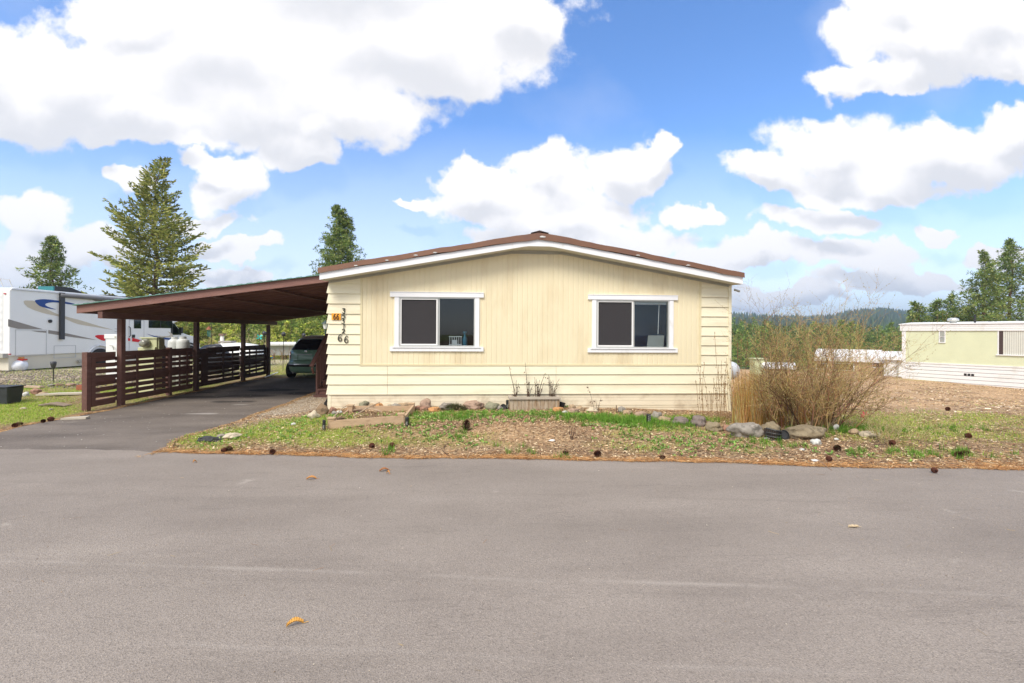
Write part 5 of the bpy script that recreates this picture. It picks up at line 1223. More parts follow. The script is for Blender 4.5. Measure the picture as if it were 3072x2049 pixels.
CONES = [(45,1283,'pine cone lying at the driveway edge, farthest left'),(56,1278,'pine cone touching the leftmost one by the driveway edge'),(129,1270,'pine cone by the driveway edge left of a paired one'),(151,1264,'pine cone by the driveway edge, nearest to the fence'),
 (670,1359,'pine cone in the grass wedge, left one of a touching pair'),(687,1356,'pine cone in the grass wedge, right one of a touching pair'),(818,1364,'lone pine cone where the grass wedge meets the lane'),
 (1116,1346,'pine cone below the wooden bed, left one of two'),(1175,1345,'pine cone below the wooden bed, right one of two'),(1698,1366,'reddish pine cone at the lane edge below the planter box'),(1794,1370,'dark pine cone at the lane edge below the dead plant'),
 (1988,1380,'pine cone at the lane edge below the carved stake light'),(2514,1353,'pine cone on the soil right of the long boulder'),(2488,1386,'pine cone near the lane below the bare bush'),(2677,1337,'pine cone at the foot of the small dry shrub'),
 (2903,1315,'pine cone on the pale patch of the right lawn'),(2897,1366,'pine cone on the right verge, right one of a pair'),(2878,1373,'pine cone on the right verge, left one of a pair'),(2804,1421,'pine cone lying out on the asphalt at right'),
 (2843,1232,'dark clod-like pine cone far out on the bare lot'),(1398,1292,'dark upright pine cone standing in the mulch below the boulders')]
for i, (px, py, lab) in enumerate(CONES):
    if cone0 is None: o = np_obj('pine_cone', [tuple(v) for v in V], Fc, np.array(Cl), m_cone); cone0 = o
    else: o = cone0.copy(); C.objects.link(o)
    b = gnd(px, py); rz = random.Random(i).uniform(0, 6.28); sc = .80 + .14 * math.sin(i * 2.7)
    if 1398 == px: o.rotation_euler = (0, -1.4, rz); sc = 1.5
    else: o.rotation_euler = (random.Random(i + 9).uniform(-.3, .3), 0, rz)
    o.scale = (sc, sc, sc); o.location = b + Vector((0, 0, .04 if px != 1398 else .08)); tag(o, lab, 'pine cone', 'pine cones on the ground')

# ------------------------------------------------------------------ fallen leaves on the lane
def leaf(px, py, L, w, col, lab, rz, lobes=5, curl=.02):
    b = at_z(px, py, .006); mb = MB(); n = lobes * 4; up, dn = [], []
    for i in range(n + 1):
        u = i / n; wd = w * math.sin(math.pi * (u * .9 + .05)) ** .8 * (.55 + .45 * abs(math.sin(u * lobes * math.pi))); zc2 = curl * math.sin(u * math.pi) + .006
        up.append((L * (u - .5), wd / 2, zc2 + .012)); dn.append((L * (u - .5), -wd / 2, zc2 + .006))
    mid = [(L * (i / n - .5), 0, curl * math.sin(i / n * math.pi)) for i in range(n + 1)]
    mb.v = up + mid + dn; m1 = n + 1
    for i in range(n): mb.f.append((i, i + 1, m1 + i + 1, m1 + i)); mb.f.append((m1 + i, m1 + i + 1, 2 * m1 + i + 1, 2 * m1 + i))
    mb.tube([(L / 2, 0, .005), (L / 2 + L * .3, w * .1, .003)], .002, 4)
    o = mb.build('fallen_leaf', mat('leaf_' + col[0], col[1], .7, .2, 30.)); o.location = (b.x, b.y, .006); o.rotation_euler = (0, 0, rz); tag(o, lab, 'leaf', 'fallen leaves on the lane')
lo, lb = ('orange', (.50, .24, .07)), ('brown', (.33, .14, .05))
leaf(1152, 1413, .105, .05, lb, 'curled orange brown leaf on the lane below the wooden bed', .4)
leaf(1164, 1421, .05, .025, lo, 'tiny leaf touching the curled orange brown one', -.6)
leaf(934, 1438, .10, .045, lo, 'orange leaf lying left of the curled one on the lane', .2)
leaf(885, 1876, .085, .032, ('ochre', (.60, .33, .07)), 'lobed ochre oak leaf in the middle of the near lane', .35, 7)
leaf(2560, 1582, .09, .035, ('pale', (.50, .40, .26)), 'faint pale stain on the right part of the lane, built as a flat leaf shape', 0., 3, .0)  # a pale stain on the asphalt, modelled with the flat leaf mesh
leaf(584, 1388, .04, .03, lo, 'tiny orange leaf on the lane at the tip of the grass wedge', 1.)

# ------------------------------------------------------------------ wooden bed frame, stakes, pots, planter
m_ply = mat('raw_pine_board', (.50, .35, .22), .75, .12, 5., bump=.2, bscale=20, stretch=(1, 6, 6), dirt=(.33, .22, .13), dscale=4, dlo=.52, dhi=.7)
A, B, Cc, Dd = gnd(985, 1287), gnd(1211, 1272), gnd(1242, 1232), gnd(1046, 1234)
bed = thing('bed_frame', (A + B + Cc + Dd) / 4, 'low garden bed frame of raw boards in front of the left window', 'garden bed')
for p, q, hh in ((A, B, .14), (B, Cc, .125), (Cc, Dd, .10), (Dd, A, .05)):
    MB().beam(p + Vector((0, 0, hh / 2 - .01)), q + Vector((0, 0, hh / 2 + .0)), .035, hh).build('board', m_ply, bed)
for p, hh in ((A, .155), (B, .155), (Cc, .135), (Dd, .11)):
    d = ((A + B + Cc + Dd) / 4 - p).normalized() * .06
    MB().box(p.x + d.x - .045, p.x + d.x + .045, p.y + d.y - .045, p.y + d.y + .045, p.z - .02, p.z + hh).build('corner_post', m_ply, bed); MB().box(p.x + d.x - .06, p.x + d.x + .06, p.y + d.y - .055, p.y + d.y + .055, p.z + hh + .001, p.z + hh + .02).build('post_cap', m_ply, bed)
def bstake(px, py, hpx, wpx, lab, face=False):
    b = gnd(px, py); s_ = b.y / pxdir(px, py).y / F; h_ = hpx * s_; w_ = wpx * s_ / 2; o = thing('stake_light', b, lab, 'garden light', 'black tube stake lights')
    n = 10; MB().lathe(b + Vector((0, 0, -.02)), [(w_ * .9, 0), (w_, .02), (w_, h_ * .72), (w_ * 1.06, h_ * .74), (w_ * 1.06, h_), (w_ * .9, h_ + .02)], 14).build('tube', m_black, o, smooth=False)
    mb = MB()
    for k in range(7 if face else 3):
        a = -1.57 + (-.35 if k % 2 else .3) * (1 if face else .5); zz = h_ * (.25 + .1 * k)
        mb.blob(b + Vector((math.cos(a) * w_, math.sin(a) * w_, zz)), (.012, .006, .016), k, .1, 1)
    mb.build('cut_out', mat('stake_lens', (.45, .46, .42) if face else (.2, .2, .18), .4), o)
bstake(972, 1291, 31, 9, 'black tube stake light at the left front corner of the bed frame')
bstake(1221, 1279, 28, 11, 'black tube stake light at the right front corner of the bed frame')
bstake(1522, 1228, 28, 8, 'black tube stake light beside the left end of the planter box')
bstake(1946, 1271, 29, 13, 'carved black stake light with pale eye holes in the green grass', True)
for (p0, p1, r_, lab) in (((1062,1262),(1148,1218),.012,'longest pale stick crossing the garden bed'),((1095,1239),(1146,1252),.010,'pale stick lying in the right part of the garden bed'),((1060,1244),(1130,1239),.008,'thin twig lying level in the garden bed'),((1000,1266),(1045,1228),.010,'pale stick leaning over the left end of the garden bed')):
    a = gnd(*p0) + Vector((0, 0, .08)); c = gnd(*p1) + Vector((0, 0, .10)); inst_top(MB().tube([a, (a + c) / 2 + Vector((0, 0, .02)), c], [r_, r_ * .9, r_ * .6], 6), 'stick', mat('pale_stick', (.46, .35, .24), .8, .15), lab, 'stick', 'sticks in the garden bed')
def pot(px, py, wpx, hpx, lab, tilt=0., tip=0., open_=True):
    b = gnd(px, py); s_ = b.y / pxdir(px, py).y / F; r_ = wpx * s_ / 2; h_ = hpx * s_; o = thing('plant_pot', b, lab, 'plant pot')
    M_ = Matrix.Translation(b + Vector((0, r_, r_ * .9 if tip else 0))) @ Matrix.Rotation(tip, 4, 'X') @ Matrix.Rotation(tilt, 4, 'Y')
    l = MB().lathe((0, 0, -h_ / 2 if tip else 0), [(r_ * .7, 0), (r_ * .96, h_ * .9), (r_ * 1.05, h_ * .9), (r_ * 1.05, h_), (r_ * .93, h_), (r_ * .9, h_ * .8), (.01, h_ * .78)], 18); l.v = [tuple(M_ @ Vector(v)) for v in l.v]
    l.build('body', m_black, o, smooth=False)
pot(1510, 1230, 17, 18, 'black pot tipped on its side left of the planter box', 0, 1.35)
pot(1685, 1226, 18, 18, 'black plastic pot leaning at the right end of the planter box', .25)
pot(2358, 1321, 28, 18, 'shallow black pot on its side between the two olive boulders', 0, 1.2)
b = gnd(2318, 1318); s_ = b.y / pxdir(2318, 1318).y / F; o = thing('wire_basket', b, 'black wire basket in front of the olive boulder', 'basket'); mb = MB(); w, h_ = 48 * s_, 36 * s_
for k in range(13): u = k / 12; mb.tube([b + Vector((-w / 2 + w * u, -.02 - .08 * math.sin(u * 3.14), -.01)), b + Vector((-w / 2 + w * u * .98, -.03 - .1 * math.sin(u * 3.14), h_ * (1 - .25 * u)))], .006, 4)
for zf in (.05, .35, .65, .98): mb.tube([b + Vector((-w / 2 + w * u, -.03 - .1 * math.sin(u * 3.14), h_ * zf * (1 - .25 * u))) for u in [i / 8 for i in range(9)]], .008 if zf < .9 else .012, 4)
mb.build('wires', m_black, o)
MB().prism([b + Vector((-w / 2, .0, 0)), b + Vector((w / 2, .0, 0)), b + Vector((w / 2, .02, h_ * .7)), b + Vector((-w / 2, .02, h_ * .93))], (0, .01, 0)).build('liner', mat('rotten_liner', (.045, .03, .022), .9, .5, 14.), o)
# planter
q0, q1 = gnd(1529, 1229), gnd(1680, 1231); s_ = q0.y / pxdir(1600, 1230).y / F; ph = 42 * s_; y0 = (q0.y + q1.y) / 2; zb = q0.z - .02
m_cedar = mat('weathered_cedar', (.42, .34, .25), .8, .15, 7., bump=.25, bscale=25, stretch=(4, 4, .6), dirt=(.27, .17, .09), dscale=5, dlo=.45, dhi=.65)
pb = thing('planter_box', ((q0.x + q1.x) / 2, y0 + .15, zb), 'weathered wooden planter box against the wall below the gable peak', 'planter')
mb = MB(); n = 13; w = (q1.x - q0.x) / n
for k in range(n): mb.box(q0.x + w * k, q0.x + w * (k + 1) - .004, y0 + (.002 if k % 2 else 0), y0 + .02, zb, zb + ph - .045)
for xx in (q0.x, q1.x - .03): mb.box(xx, xx + .02, y0 + .022, y0 + .32, zb, zb + ph - .045)
mb.box(q0.x, q1.x, y0 + .322, y0 + .34, zb, zb + ph - .045); mb.build('side_boards', m_cedar, pb)
mb = MB().box(q0.x - .02, q1.x + .02, y0 - .03, y0 + .04, zb + ph - .043, zb + ph).box(q0.x - .02, q1.x + .02, y0 + .31, y0 + .36, zb + ph - .043, zb + ph).box(q0.x - .02, q0.x + .05, y0 + .042, y0 + .308, zb + ph - .043, zb + ph).box(q1.x - .05, q1.x + .02, y0 + .042, y0 + .308, zb + ph - .043, zb + ph)
mb.build('rim', mat('grey_cedar', (.44, .38, .31), .8, .12, 7., stretch=(.6, 4, 4)), pb)
MB().box(q0.x + .03, q1.x - .03, y0 + .03, y0 + .315, zb + .1, zb + ph - .05).build('soil', mat('dark_soil', (.05, .035, .02), .95, .3, 20.), pb)
m_stem = mat('dry_stem', (.085, .045, .027), .85, .3, 20.)
def dead_plant(b, stems, lab, name='dead_plant', m=m_stem, seed=0, leaves=True, rad=.009):
    r = random.Random(seed); mb = MB()
    for (dx, hgt_, lean) in stems:
        P = [b + Vector((dx, r.uniform(-.03, .03), 0))]; n = 6
        for k in range(1, n + 1): P.append(P[0] + Vector((lean * (k / n) ** 1.4 + r.uniform(-.008, .008), r.uniform(-.01, .01), hgt_ * k / n)))
        mb.tube(P, [rad * (1 - .7 * k / n) for k in range(n + 1)], 5)
        if leaves:
            for k in range(int(hgt_ * 26)):
                u = r.random() ** 1.5; q = P[0].lerp(P[-1], u) + Vector((r.uniform(-.02, .02), r.uniform(-.02, .02), 0)); a = r.uniform(0, 6.28); l = r.uniform(.018, .042)
                mb.poly([q, q + Vector((math.cos(a) * l, math.sin(a) * l, r.uniform(-.02, .02))), q + Vector((math.cos(a + .7) * l, math.sin(a + .7) * l, -.02))])
    return inst_top(mb, name, m, lab, 'dead plant', loc=b)
for px, st_, lab in ((1546, [(0, .62, -.12), (.02, .36, .0), (.03, .3, .04), (.0, .22, -.02)], 'dead stems in the planter box, leftmost clump with a tall bent stem'),
                     (1585, [(0, .70, -.05), (.01, .35, .01), (.02, .3, .02), (.02, .25, .08)], 'dead stems in the planter box with the tallest straight stem'),
                     (1615, [(-.03, .42, -.02), (0, .38, -.02), (.02, .36, .02), (.03, .5, .12), (.0, .33, .0), (.05, .3, .08)], 'dense brown dead clump in the planter box, third from left'),
                     (1658, [(-.03, .46, -.02), (0, .44, -.03), (.02, .36, .02), (.03, .38, .13), (.0, .33, .0), (.05, .3, .10)], 'dense brown dead clump at the right end of the planter box')):
    bx = q0.x + (px - 1529) / 151 * (q1.x - q0.x); dead_plant(Vector((bx, y0 + .17, zb + ph - .05)), st_, lab, seed=px)
b = gnd(1790, 1234); dead_plant(b, [(0, .22, -.02), (.02, .27, .06), (-.03, .16, -.06), (.03, .15, .02), (-.05, .5, -.12)], 'dried brown leafy plant against the wall right of the planter box', seed=3, rad=.005)
b = gnd(1714, 1318); dead_plant(b, [(0, .27, .01), (.01, .22, .05), (-.01, .2, -.02), (.02, .15, .06)], 'small dark dead sapling standing in the mulch', seed=4, leaves=False, rad=.007)
b = gnd(1951, 1318); dead_plant(b, [(0, .13, .0)], 'short dead twig standing below the carved stake light', seed=5, leaves=False)
b = gnd(1849, 1238); inst_top(MB().cyl(b, b + Vector((0, 0, .14)), .008, n=5), 'metal_rod', m_stem, 'short thin rusty rod standing at the wall', 'rod', loc=b)
b = gnd(2596, 1262); o = thing('survey_flag', b, 'pink survey ribbon tied on a thin stake in the right lawn', 'flag'); MB().cyl(b, b + Vector((0, 0, .10)), .004, n=4).build('stake', m_stem, o)
mb = MB(); r = random.Random(2); c = b + Vector((0, 0, .10)); mm_ = mat('pink_ribbon', (.75, .06, .12), .5)
for k in range(7): a = k * .9; mb.prism([c, c + Vector((math.cos(a) * .07, .01 * k, math.sin(a) * .06 + .01)), c + Vector((math.cos(a + .35) * .075, .01 * k, math.sin(a + .35) * .06))], (0, .003, 0))
mb.build('ribbon', mm_, o)
for px, py, lab in ((1657,1324,'scrap of white litter in the mulch beside a green tuft'),(2446,1384,'oval white scrap at the lane edge below the bare bush'),(2300,1317,'torn white scrap under the black wire basket')):
    b = gnd(px, py); inst_top(MB().blob(b + Vector((0, 0, .012)), (.05, .03, .014), px, .3, 2), 'litter_scrap', mat('white_scrap', (.7, .7, .68), .7), lab, 'litter', 'white scraps on the ground', loc=b)
# black drain hose at the left house corner
b = Vector((HX0 - .05, HY + .25, .0)); mb = MB()
for k in range(3): mb.tube([b + Vector((-.10 + .05 * math.cos(a) + .02 * k, .1, .12 + .1 * math.sin(a) + .03 * k)) for a in [i * .5 for i in range(13)]], .014, 6)
inst_top(mb, 'coiled_hose', m_black, 'coiled black hose behind the brown boulder at the left corner of the home', 'hose', loc=b)

# ------------------------------------------------------------------ scatter helpers
def interleave(P, d1, d2, tipv):
    V = np.stack([P - d1, P + d1, tipv], 1).reshape(-1, 3); F_ = np.arange(len(V)).reshape(-1, 3); return V, F_
def blades(x, y, z, L, w, lean, az, col, jitter=.25):
    n = len(x); P = np.stack([x, y, z], 1); d = np.stack([np.cos(az + 1.57), np.sin(az + 1.57), np.zeros(n)], 1) * (w / 2)[:, None]
    tip = P + np.stack([np.cos(az) * lean * L, np.sin(az) * lean * L, L * np.sqrt(np.maximum(.04, 1 - lean ** 2))], 1)
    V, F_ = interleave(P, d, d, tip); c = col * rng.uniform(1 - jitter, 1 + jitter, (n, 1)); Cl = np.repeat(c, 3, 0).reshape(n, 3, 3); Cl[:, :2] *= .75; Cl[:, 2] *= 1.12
    return V, F_, np.clip(Cl.reshape(-1, 3), 0, 1)
def sticks(x, y, z, L, w, az, tilt, col, jitter=.35):
    n = len(x); P = np.stack([x, y, z], 1); d = np.stack([np.cos(az), np.sin(az), tilt], 1) * (L / 2)[:, None]; s_ = np.stack([-np.sin(az), np.cos(az), rng.uniform(-.6, .6, n)], 1) * (w / 2)[:, None]
    V = np.stack([P - d - s_, P + d - s_, P + d + s_, P - d + s_], 1).reshape(-1, 3); F_ = np.arange(len(V)).reshape(-1, 4); Cl = np.repeat(col * rng.uniform(1 - jitter, 1 + jitter, (n, 1)), 4, 0)
    return V, F_, np.clip(Cl, 0, 1)
def free(x, y): 
    return ~(inpoly(DRIVE, x, y) | (y < roady(x) + .0) | ((x > HX0 - .0) & (x < HX1) & (y > HY - .02) & (y < HYB)))
def pick(n, x0, x1, y0, y1, fn_):
    x = rng.uniform(x0, x1, n); y = rng.uniform(y0, y1, n); k = free(x, y) & (rng.random(n) < fn_(x, y)); return x[k], y[k]
def pal(n, cols): return np.array(cols)[rng.integers(0, len(cols), n)]
m_fol = attr_mat('leafy_scatter', .8, .25); m_lit = attr_mat('dry_scatter', .9)
def cat(parts):
    V = np.concatenate([p[0] for p in parts]); k = 0; Fs = []
    for p in parts: Fs.append(p[1] + k); k += len(p[0])
    return V, np.concatenate(Fs), np.concatenate([p[2] for p in parts])
# grass
GRC = [(.36, .52, .06), (.24, .42, .05), (.46, .56, .09), (.30, .48, .06), (.54, .50, .14), (.52, .44, .20)]
x, y = pick(420000, -13, 13, 4.4, 13.5, lambda x, y: grassy(x, y) ** 1.1)
n = len(x); P1 = blades(x, y, hgt(x, y) - .005, rng.uniform(.02, .06, n), rng.uniform(.007, .013, n), rng.uniform(.1, .8, n), rng.uniform(0, 6.28, n), pal(n, GRC))
x, y = pick(60000, -20, 16, 13.5, 28, lambda x, y: grassy(x, y) * .8)
n = len(x); P2 = blades(x, y, hgt(x, y) - .005, rng.uniform(.04, .12, n), rng.uniform(.01, .02, n), rng.uniform(.1, .7, n), rng.uniform(0, 6.28, n), pal(n, GRC))
V, Fc, Cl = cat([P1, P2]); tag(np_obj('grass', V, Fc, Cl, m_fol), 'short patchy green grass on the yard and lawns', 'grass', kind='stuff')
# dense dark green tufts by the wall + random tufts
tx, ty = [], []
for px, py, nn_, sp_ in ((1640,1247,12,.4),(1760,1252,50,.5),(1880,1264,170,.55),(1960,1274,90,.4),(2070,1264,60,.5),(1300,1252,40,.7),(1430,1245,36,.7),(2290,1330,20,.3),(1680,1371,6,.1),(1520,1352,8,.2),(1160,1355,8,.1),(1380,1305,8,.06),(2800,1365,40,.6),(2600,1290,120,.9)):
    b = gnd(px, py)
    for _ in range(nn_):
        tx.append(b.x + random.gauss(0, sp_)); ty.append(b.y + random.gauss(0, .12 if py > 1300 else .16))
tx = np.array(tx); ty = np.array(ty); k = free(tx, ty); tx, ty = tx[k], ty[k]
X = np.repeat(tx, 26) + rng.normal(0, .022, len(tx) * 26); Y = np.repeat(ty, 26) + rng.normal(0, .022, len(tx) * 26); k = free(X, Y); X, Y = X[k], Y[k]; n = len(X)
V, Fc, Cl = blades(X, Y, hgt(X, Y) - .01, rng.uniform(.05, .13, n), rng.uniform(.005, .009, n), rng.uniform(.0, .75, n), rng.uniform(0, 6.28, n), pal(n, [(.12, .25, .03), (.16, .34, .04), (.21, .40, .05), (.09, .19, .03)]))
tag(np_obj('grass_tufts', V, Fc, Cl, m_fol), 'thick darker grass tufts along the front wall and verge', 'grass', kind='stuff')
# broad leafed weeds
WD = [(1250,1262,50,.35),(1280,1248,60,.4),(1400,1240,70,.5),(1480,1240,50,.3),(1350,1255,60,.5),(1450,1262,60,.6),(1300,1285,50,.6),(1330,1322,24,.4),(1600,1262,30,.8),(2000,1345,24,.5),(1100,1278,26,.3),(1160,1275,30,.3),(1200,1303,14,.15),(1285,1303,16,.12),(1330,1310,10,.1),(870,1312,16,.12),(850,1300,12,.15),(700,1318,18,.12),(960,1248,26,.2),(1010,1250,26,.25),
      (1420,1332,16,.1),(1560,1238,50,.5),(1640,1236,40,.3),(1700,1245,60,.3),(1800,1250,80,.5),(1900,1275,80,.5),(1860,1285,50,.3),(1930,1315,26,.25),(2040,1320,40,.4),(2080,1330,40,.35),(2100,1300,30,.3),(2190,1350,16,.2),(2480,1360,10,.1),(2570,1362,14,.12),(2700,1365,12,.2),
      (640,1330,12,.15),(780,1290,30,.4),(900,1270,30,.3),(2060,1362,10,.1),(1490,1222,10,.05),(1700,1222,12,.05),(2260,1340,24,.3)]
parts = []
for px, py, nn_, sp_ in WD:
    b = gnd(px, py); cx_ = rng.normal(b.x, sp_, nn_); cy_ = rng.normal(b.y, min(sp_, .16), nn_); k = free(cx_, cy_); cx_, cy_ = cx_[k], cy_[k]
    if not len(cx_): continue
    m_ = 11; X = np.repeat(cx_, m_); Y = np.repeat(cy_, m_); n = len(X); az = rng.uniform(0, 6.28, n); L = rng.uniform(.022, .058, n); el = rng.uniform(.15, 1.1, n); w = L * .38
    P = np.stack([X, Y, hgt(X, Y)], 1); d = np.stack([np.cos(az) * np.cos(el), np.sin(az) * np.cos(el), np.sin(el)], 1) * L[:, None]; s_ = np.stack([-np.sin(az), np.cos(az), np.zeros(n)], 1) * (w / 2)[:, None]
    V = np.stack([P, P + d * .6 - s_, P + d, P + d * .6 + s_], 1).reshape(-1, 3); F_ = np.arange(len(V)).reshape(-1, 4)
    c = pal(n, [(.20, .38, .07), (.26, .45, .10), (.36, .48, .15), (.15, .30, .07)]) * rng.uniform(.7, 1.25, (n, 1)); parts.append((V, F_, np.repeat(c, 4, 0)))
V, Fc, Cl = cat(parts); tag(np_obj('weeds', V, Fc, Cl, m_fol), 'low broad leafed green weeds in the front yard', 'weeds', kind='stuff')
# bark mulch and dry leaf litter
def yard(x, y): return sstep(-5.5, -4, x) * sstep(9.2, 8.9, y) * (1 - .55 * grassy(x, y))
x, y = pick(120000, -5.6, 13, 4.2, 9.0, lambda x, y: yard(x, y) * np.where(x > 7, .5, 1))
n = len(x); P1 = sticks(x, y, hgt(x, y) + rng.uniform(.0, .018, n), rng.uniform(.012, .05, n), rng.uniform(.004, .014, n), rng.uniform(0, 6.28, n), rng.uniform(-.35, .35, n),
    pal(n, [(.52, .35, .20), (.38, .24, .13), (.66, .50, .31), (.22, .13, .075), (.12, .07, .045), (.46, .29, .15), (.74, .60, .40), (.30, .175, .09)]))
x, y = pick(60000, 6, 30, 8.5, 24, lambda x, y: (x > 6.5) * (1 - grassy(x, y)) * sstep(8.5, 10.5, y + .4 * np.sin(x)))
n = len(x); P2 = sticks(x, y, hgt(x, y) + .01, rng.uniform(.012, .06, n), rng.uniform(.006, .02, n), rng.uniform(0, 6.28, n), rng.uniform(-.1, .1, n), pal(n, [(.60, .41, .22), (.48, .31, .17), (.68, .50, .30), (.36, .22, .12), (.54, .36, .20)]))
x, y = pick(7000, -13, -7.9, 7.2, 13, lambda x, y: np.full(x.shape, .5))
n = len(x); P3 = sticks(x, y, hgt(x, y) + .01, rng.uniform(.02, .06, n), rng.uniform(.005, .012, n), rng.uniform(0, 6.28, n), rng.uniform(-.2, .3, n), pal(n, [(.42, .30, .17), (.24, .16, .09), (.36, .30, .13)]))
V, Fc, Cl = cat([P1, P2, P3]); xb, yb = pick(26000, 6, 26, 9, 22, lambda x, y: (.5 + .5 * np.sin(x * 1.1 + 2 * np.sin(y * .9))) ** 2 * (x > 6.5)); n = len(xb)
Pb = sticks(xb, yb, hgt(xb, yb) + .012, rng.uniform(.02, .10, n), rng.uniform(.008, .03, n), rng.uniform(0, 6.28, n), rng.uniform(-.1, .15, n), pal(n, [(.26, .16, .09), (.18, .11, .07), (.34, .22, .12), (.40, .36, .14), (.74, .62, .46)]))
V, Fc, Cl = cat([(V, Fc, Cl), Pb]); tag(np_obj('bark_mulch', V, Fc, Cl, m_lit), 'loose bark chips and dead leaf litter on the bare yard', 'mulch', kind='stuff')
# rusty pine needles gathered along the lane edge
x = rng.uniform(-13, 12, 34000); y = roady(x) + np.abs(rng.normal(0, .07, len(x)) + .12 * np.abs(rng.normal(0, 1, len(x))) * (rng.random(len(x)) < .35 + .3 * (x > 4))) * (1 + 1.2 * sstep(3, 8, x)) - .02
k = ~inpoly(DRIVE, x, y) & (rng.random(len(x)) < .35 + .65 * (.5 + .5 * np.sin(x * 2.1 + 1.4 * np.sin(x * 5.3)))); k &= (x > -5.6) | (y > 6.3); x, y = x[k], y[k]
n = len(x); P1 = sticks(x, y, np.maximum(hgt(x, y), .006) + rng.uniform(.002, .014, n), rng.uniform(.05, .14, n), rng.uniform(.0022, .004, n), rng.normal(0, .9, n), rng.uniform(-.06, .08, n), pal(n, [(.52, .25, .09), (.42, .19, .07), (.62, .38, .17), (.35, .17, .07), (.55, .33, .14)]))
x, y = pick(46000, -5.6, 13, 4.2, 9, lambda x, y: yard(x, y) * .8)
n = len(x); P2 = sticks(x, y, hgt(x, y) + rng.uniform(.004, .02, n), rng.uniform(.04, .13, n), rng.uniform(.0018, .0035, n), rng.uniform(0, 6.28, n), rng.uniform(-.12, .15, n), pal(n, [(.50, .36, .20), (.60, .46, .28), (.40, .22, .10), (.28, .20, .10)]))
k = rng.random(len(x)) < 1
parts = [P1, P2]
for line, nn_, sp_ in ((DRIVE_R, 4200, .07), (DRIVE_L, 5500, .08)):
    pts_ = np.array(densify(line, .1, 0)); i = rng.integers(0, len(pts_), nn_); x = pts_[i, 0] + rng.normal(0, sp_, nn_); y = pts_[i, 1] + rng.normal(0, sp_, nn_) + (.0 if line is DRIVE_R else .05)
    k = ~inpoly(DRIVE, x, y); x, y = x[k], y[k]; n = len(x)
    parts.append(sticks(x, y, hgt(x, y) + .01, rng.uniform(.04, .12, n), rng.uniform(.0025, .005, n), rng.uniform(0, 6.28, n), rng.uniform(-.1, .15, n), pal(n, [(.50, .28, .12), (.58, .40, .20), (.36, .20, .09)])))
x = rng.uniform(-8, 8, 150); y = rng.uniform(1.5, 5.4, 150) + 0; y = np.minimum(y, roady(x) - .05); n = len(x)
parts.append(sticks(x, y, np.full(n, .008), rng.uniform(.03, .09, n), rng.uniform(.0012, .002, n), rng.uniform(0, 6.28, n), np.zeros(n), pal(n, [(.45, .32, .14), (.3, .16, .07)])))
V, Fc, Cl = cat(parts); tag(np_obj('pine_needles', V, Fc, Cl, m_lit), 'rusty orange pine needles gathered along the lane edge', 'pine needles', kind='stuff')
# gravel
def pebbles(x, y, z, r_, cols):
    n = len(x); o6 = np.array([(1,0,0),(0,1,0),(-1,0,0),(0,-1,0),(0,0,.6),(0,0,-.6)]) ; f8 = np.array([(0,1,4),(1,2,4),(2,3,4),(3,0,4),(1,0,5),(2,1,5),(3,2,5),(0,3,5)])
    J = o6[None] * rng.uniform(.6, 1.2, (n, 6, 1)); a = rng.uniform(0, 6.28, n); ca, sa = np.cos(a)[:, None], np.sin(a)[:, None]
    V = np.stack([J[..., 0] * ca - J[..., 1] * sa, J[..., 0] * sa + J[..., 1] * ca, J[..., 2]], -1) * r_[:, None, None] + np.stack([x, y, z], 1)[:, None]
    return V.reshape(-1, 3), (f8[None] + 6 * np.arange(n)[:, None, None]).reshape(-1, 3), np.repeat(pal(n, cols) * rng.uniform(.75, 1.2, (n, 1)), 6, 0)
GV = [(.50, .43, .34), (.40, .32, .23), (.62, .55, .44), (.28, .21, .15), (.46, .34, .22)]
x, y = pick(26000, -6.2, -3.0, 6.8, 13, lambda x, y: np.clip(gauss(x, y, -4.3, 9.6, .9, 1.3) * 1.4 + gauss(x, y, -4.0, 11.5, .8, 2) + gauss(x, y, -4.9, 8.4, .5, .6), 0, 1)); P1 = pebbles(x, y, hgt(x, y) + .004, rng.uniform(.005, .017, len(x)), GV)
x, y = pick(14000, -26, -8.4, 13.5, 19.5, lambda x, y: np.full(x.shape, .9)); P2 = pebbles(x, y, hgt(x, y) + .01, rng.uniform(.015, .04, len(x)), [(.24, .21, .18), (.34, .28, .21), (.16, .14, .125), (.30, .26, .16)])
x, y = pick(5000, 5, 14, 4.3, 14, lambda x, y: np.full(x.shape, .4)); P3 = pebbles(x, y, hgt(x, y) + .003, rng.uniform(.006, .022, len(x)), GV)
x = rng.uniform(-7, 7, 420); y = rng.uniform(1.4, 5.7, 420); P4 = pebbles(x, y, np.where(y < roady(x), .006, .02), rng.uniform(.002, .006, 420), GV)
x = rng.uniform(-8, -3.4, 300); y = rng.uniform(6.5, 15, 300); k = inpoly(DRIVE, x, y); x, y = x[k], y[k]; P5 = pebbles(x, y, np.full(len(x), .004), rng.uniform(.004, .011, len(x)), [(.5, .47, .42)])
V, Fc, Cl = cat([P1, P2, P3, P4, P5]); tag(np_obj('gravel', V, Fc, Cl, m_lit), 'pale loose gravel beside the driveway and around the motorhome', 'gravel', kind='stuff')
x, y = pick(700, -5, 9, 5, 8.8, lambda x, y: yard(x, y)); n = len(x)
V, Fc, Cl = sticks(x, y, hgt(x, y) + .02, rng.uniform(.1, .45, n), rng.uniform(.004, .01, n), rng.uniform(0, 6.28, n), rng.uniform(-.05, .08, n), pal(n, [(.10, .065, .045), (.36, .26, .17), (.20, .13, .09)]))
tag(np_obj('fallen_twigs', V, Fc, Cl, m_lit), 'thin fallen twigs strewn over the front yard', 'twigs', kind='stuff')

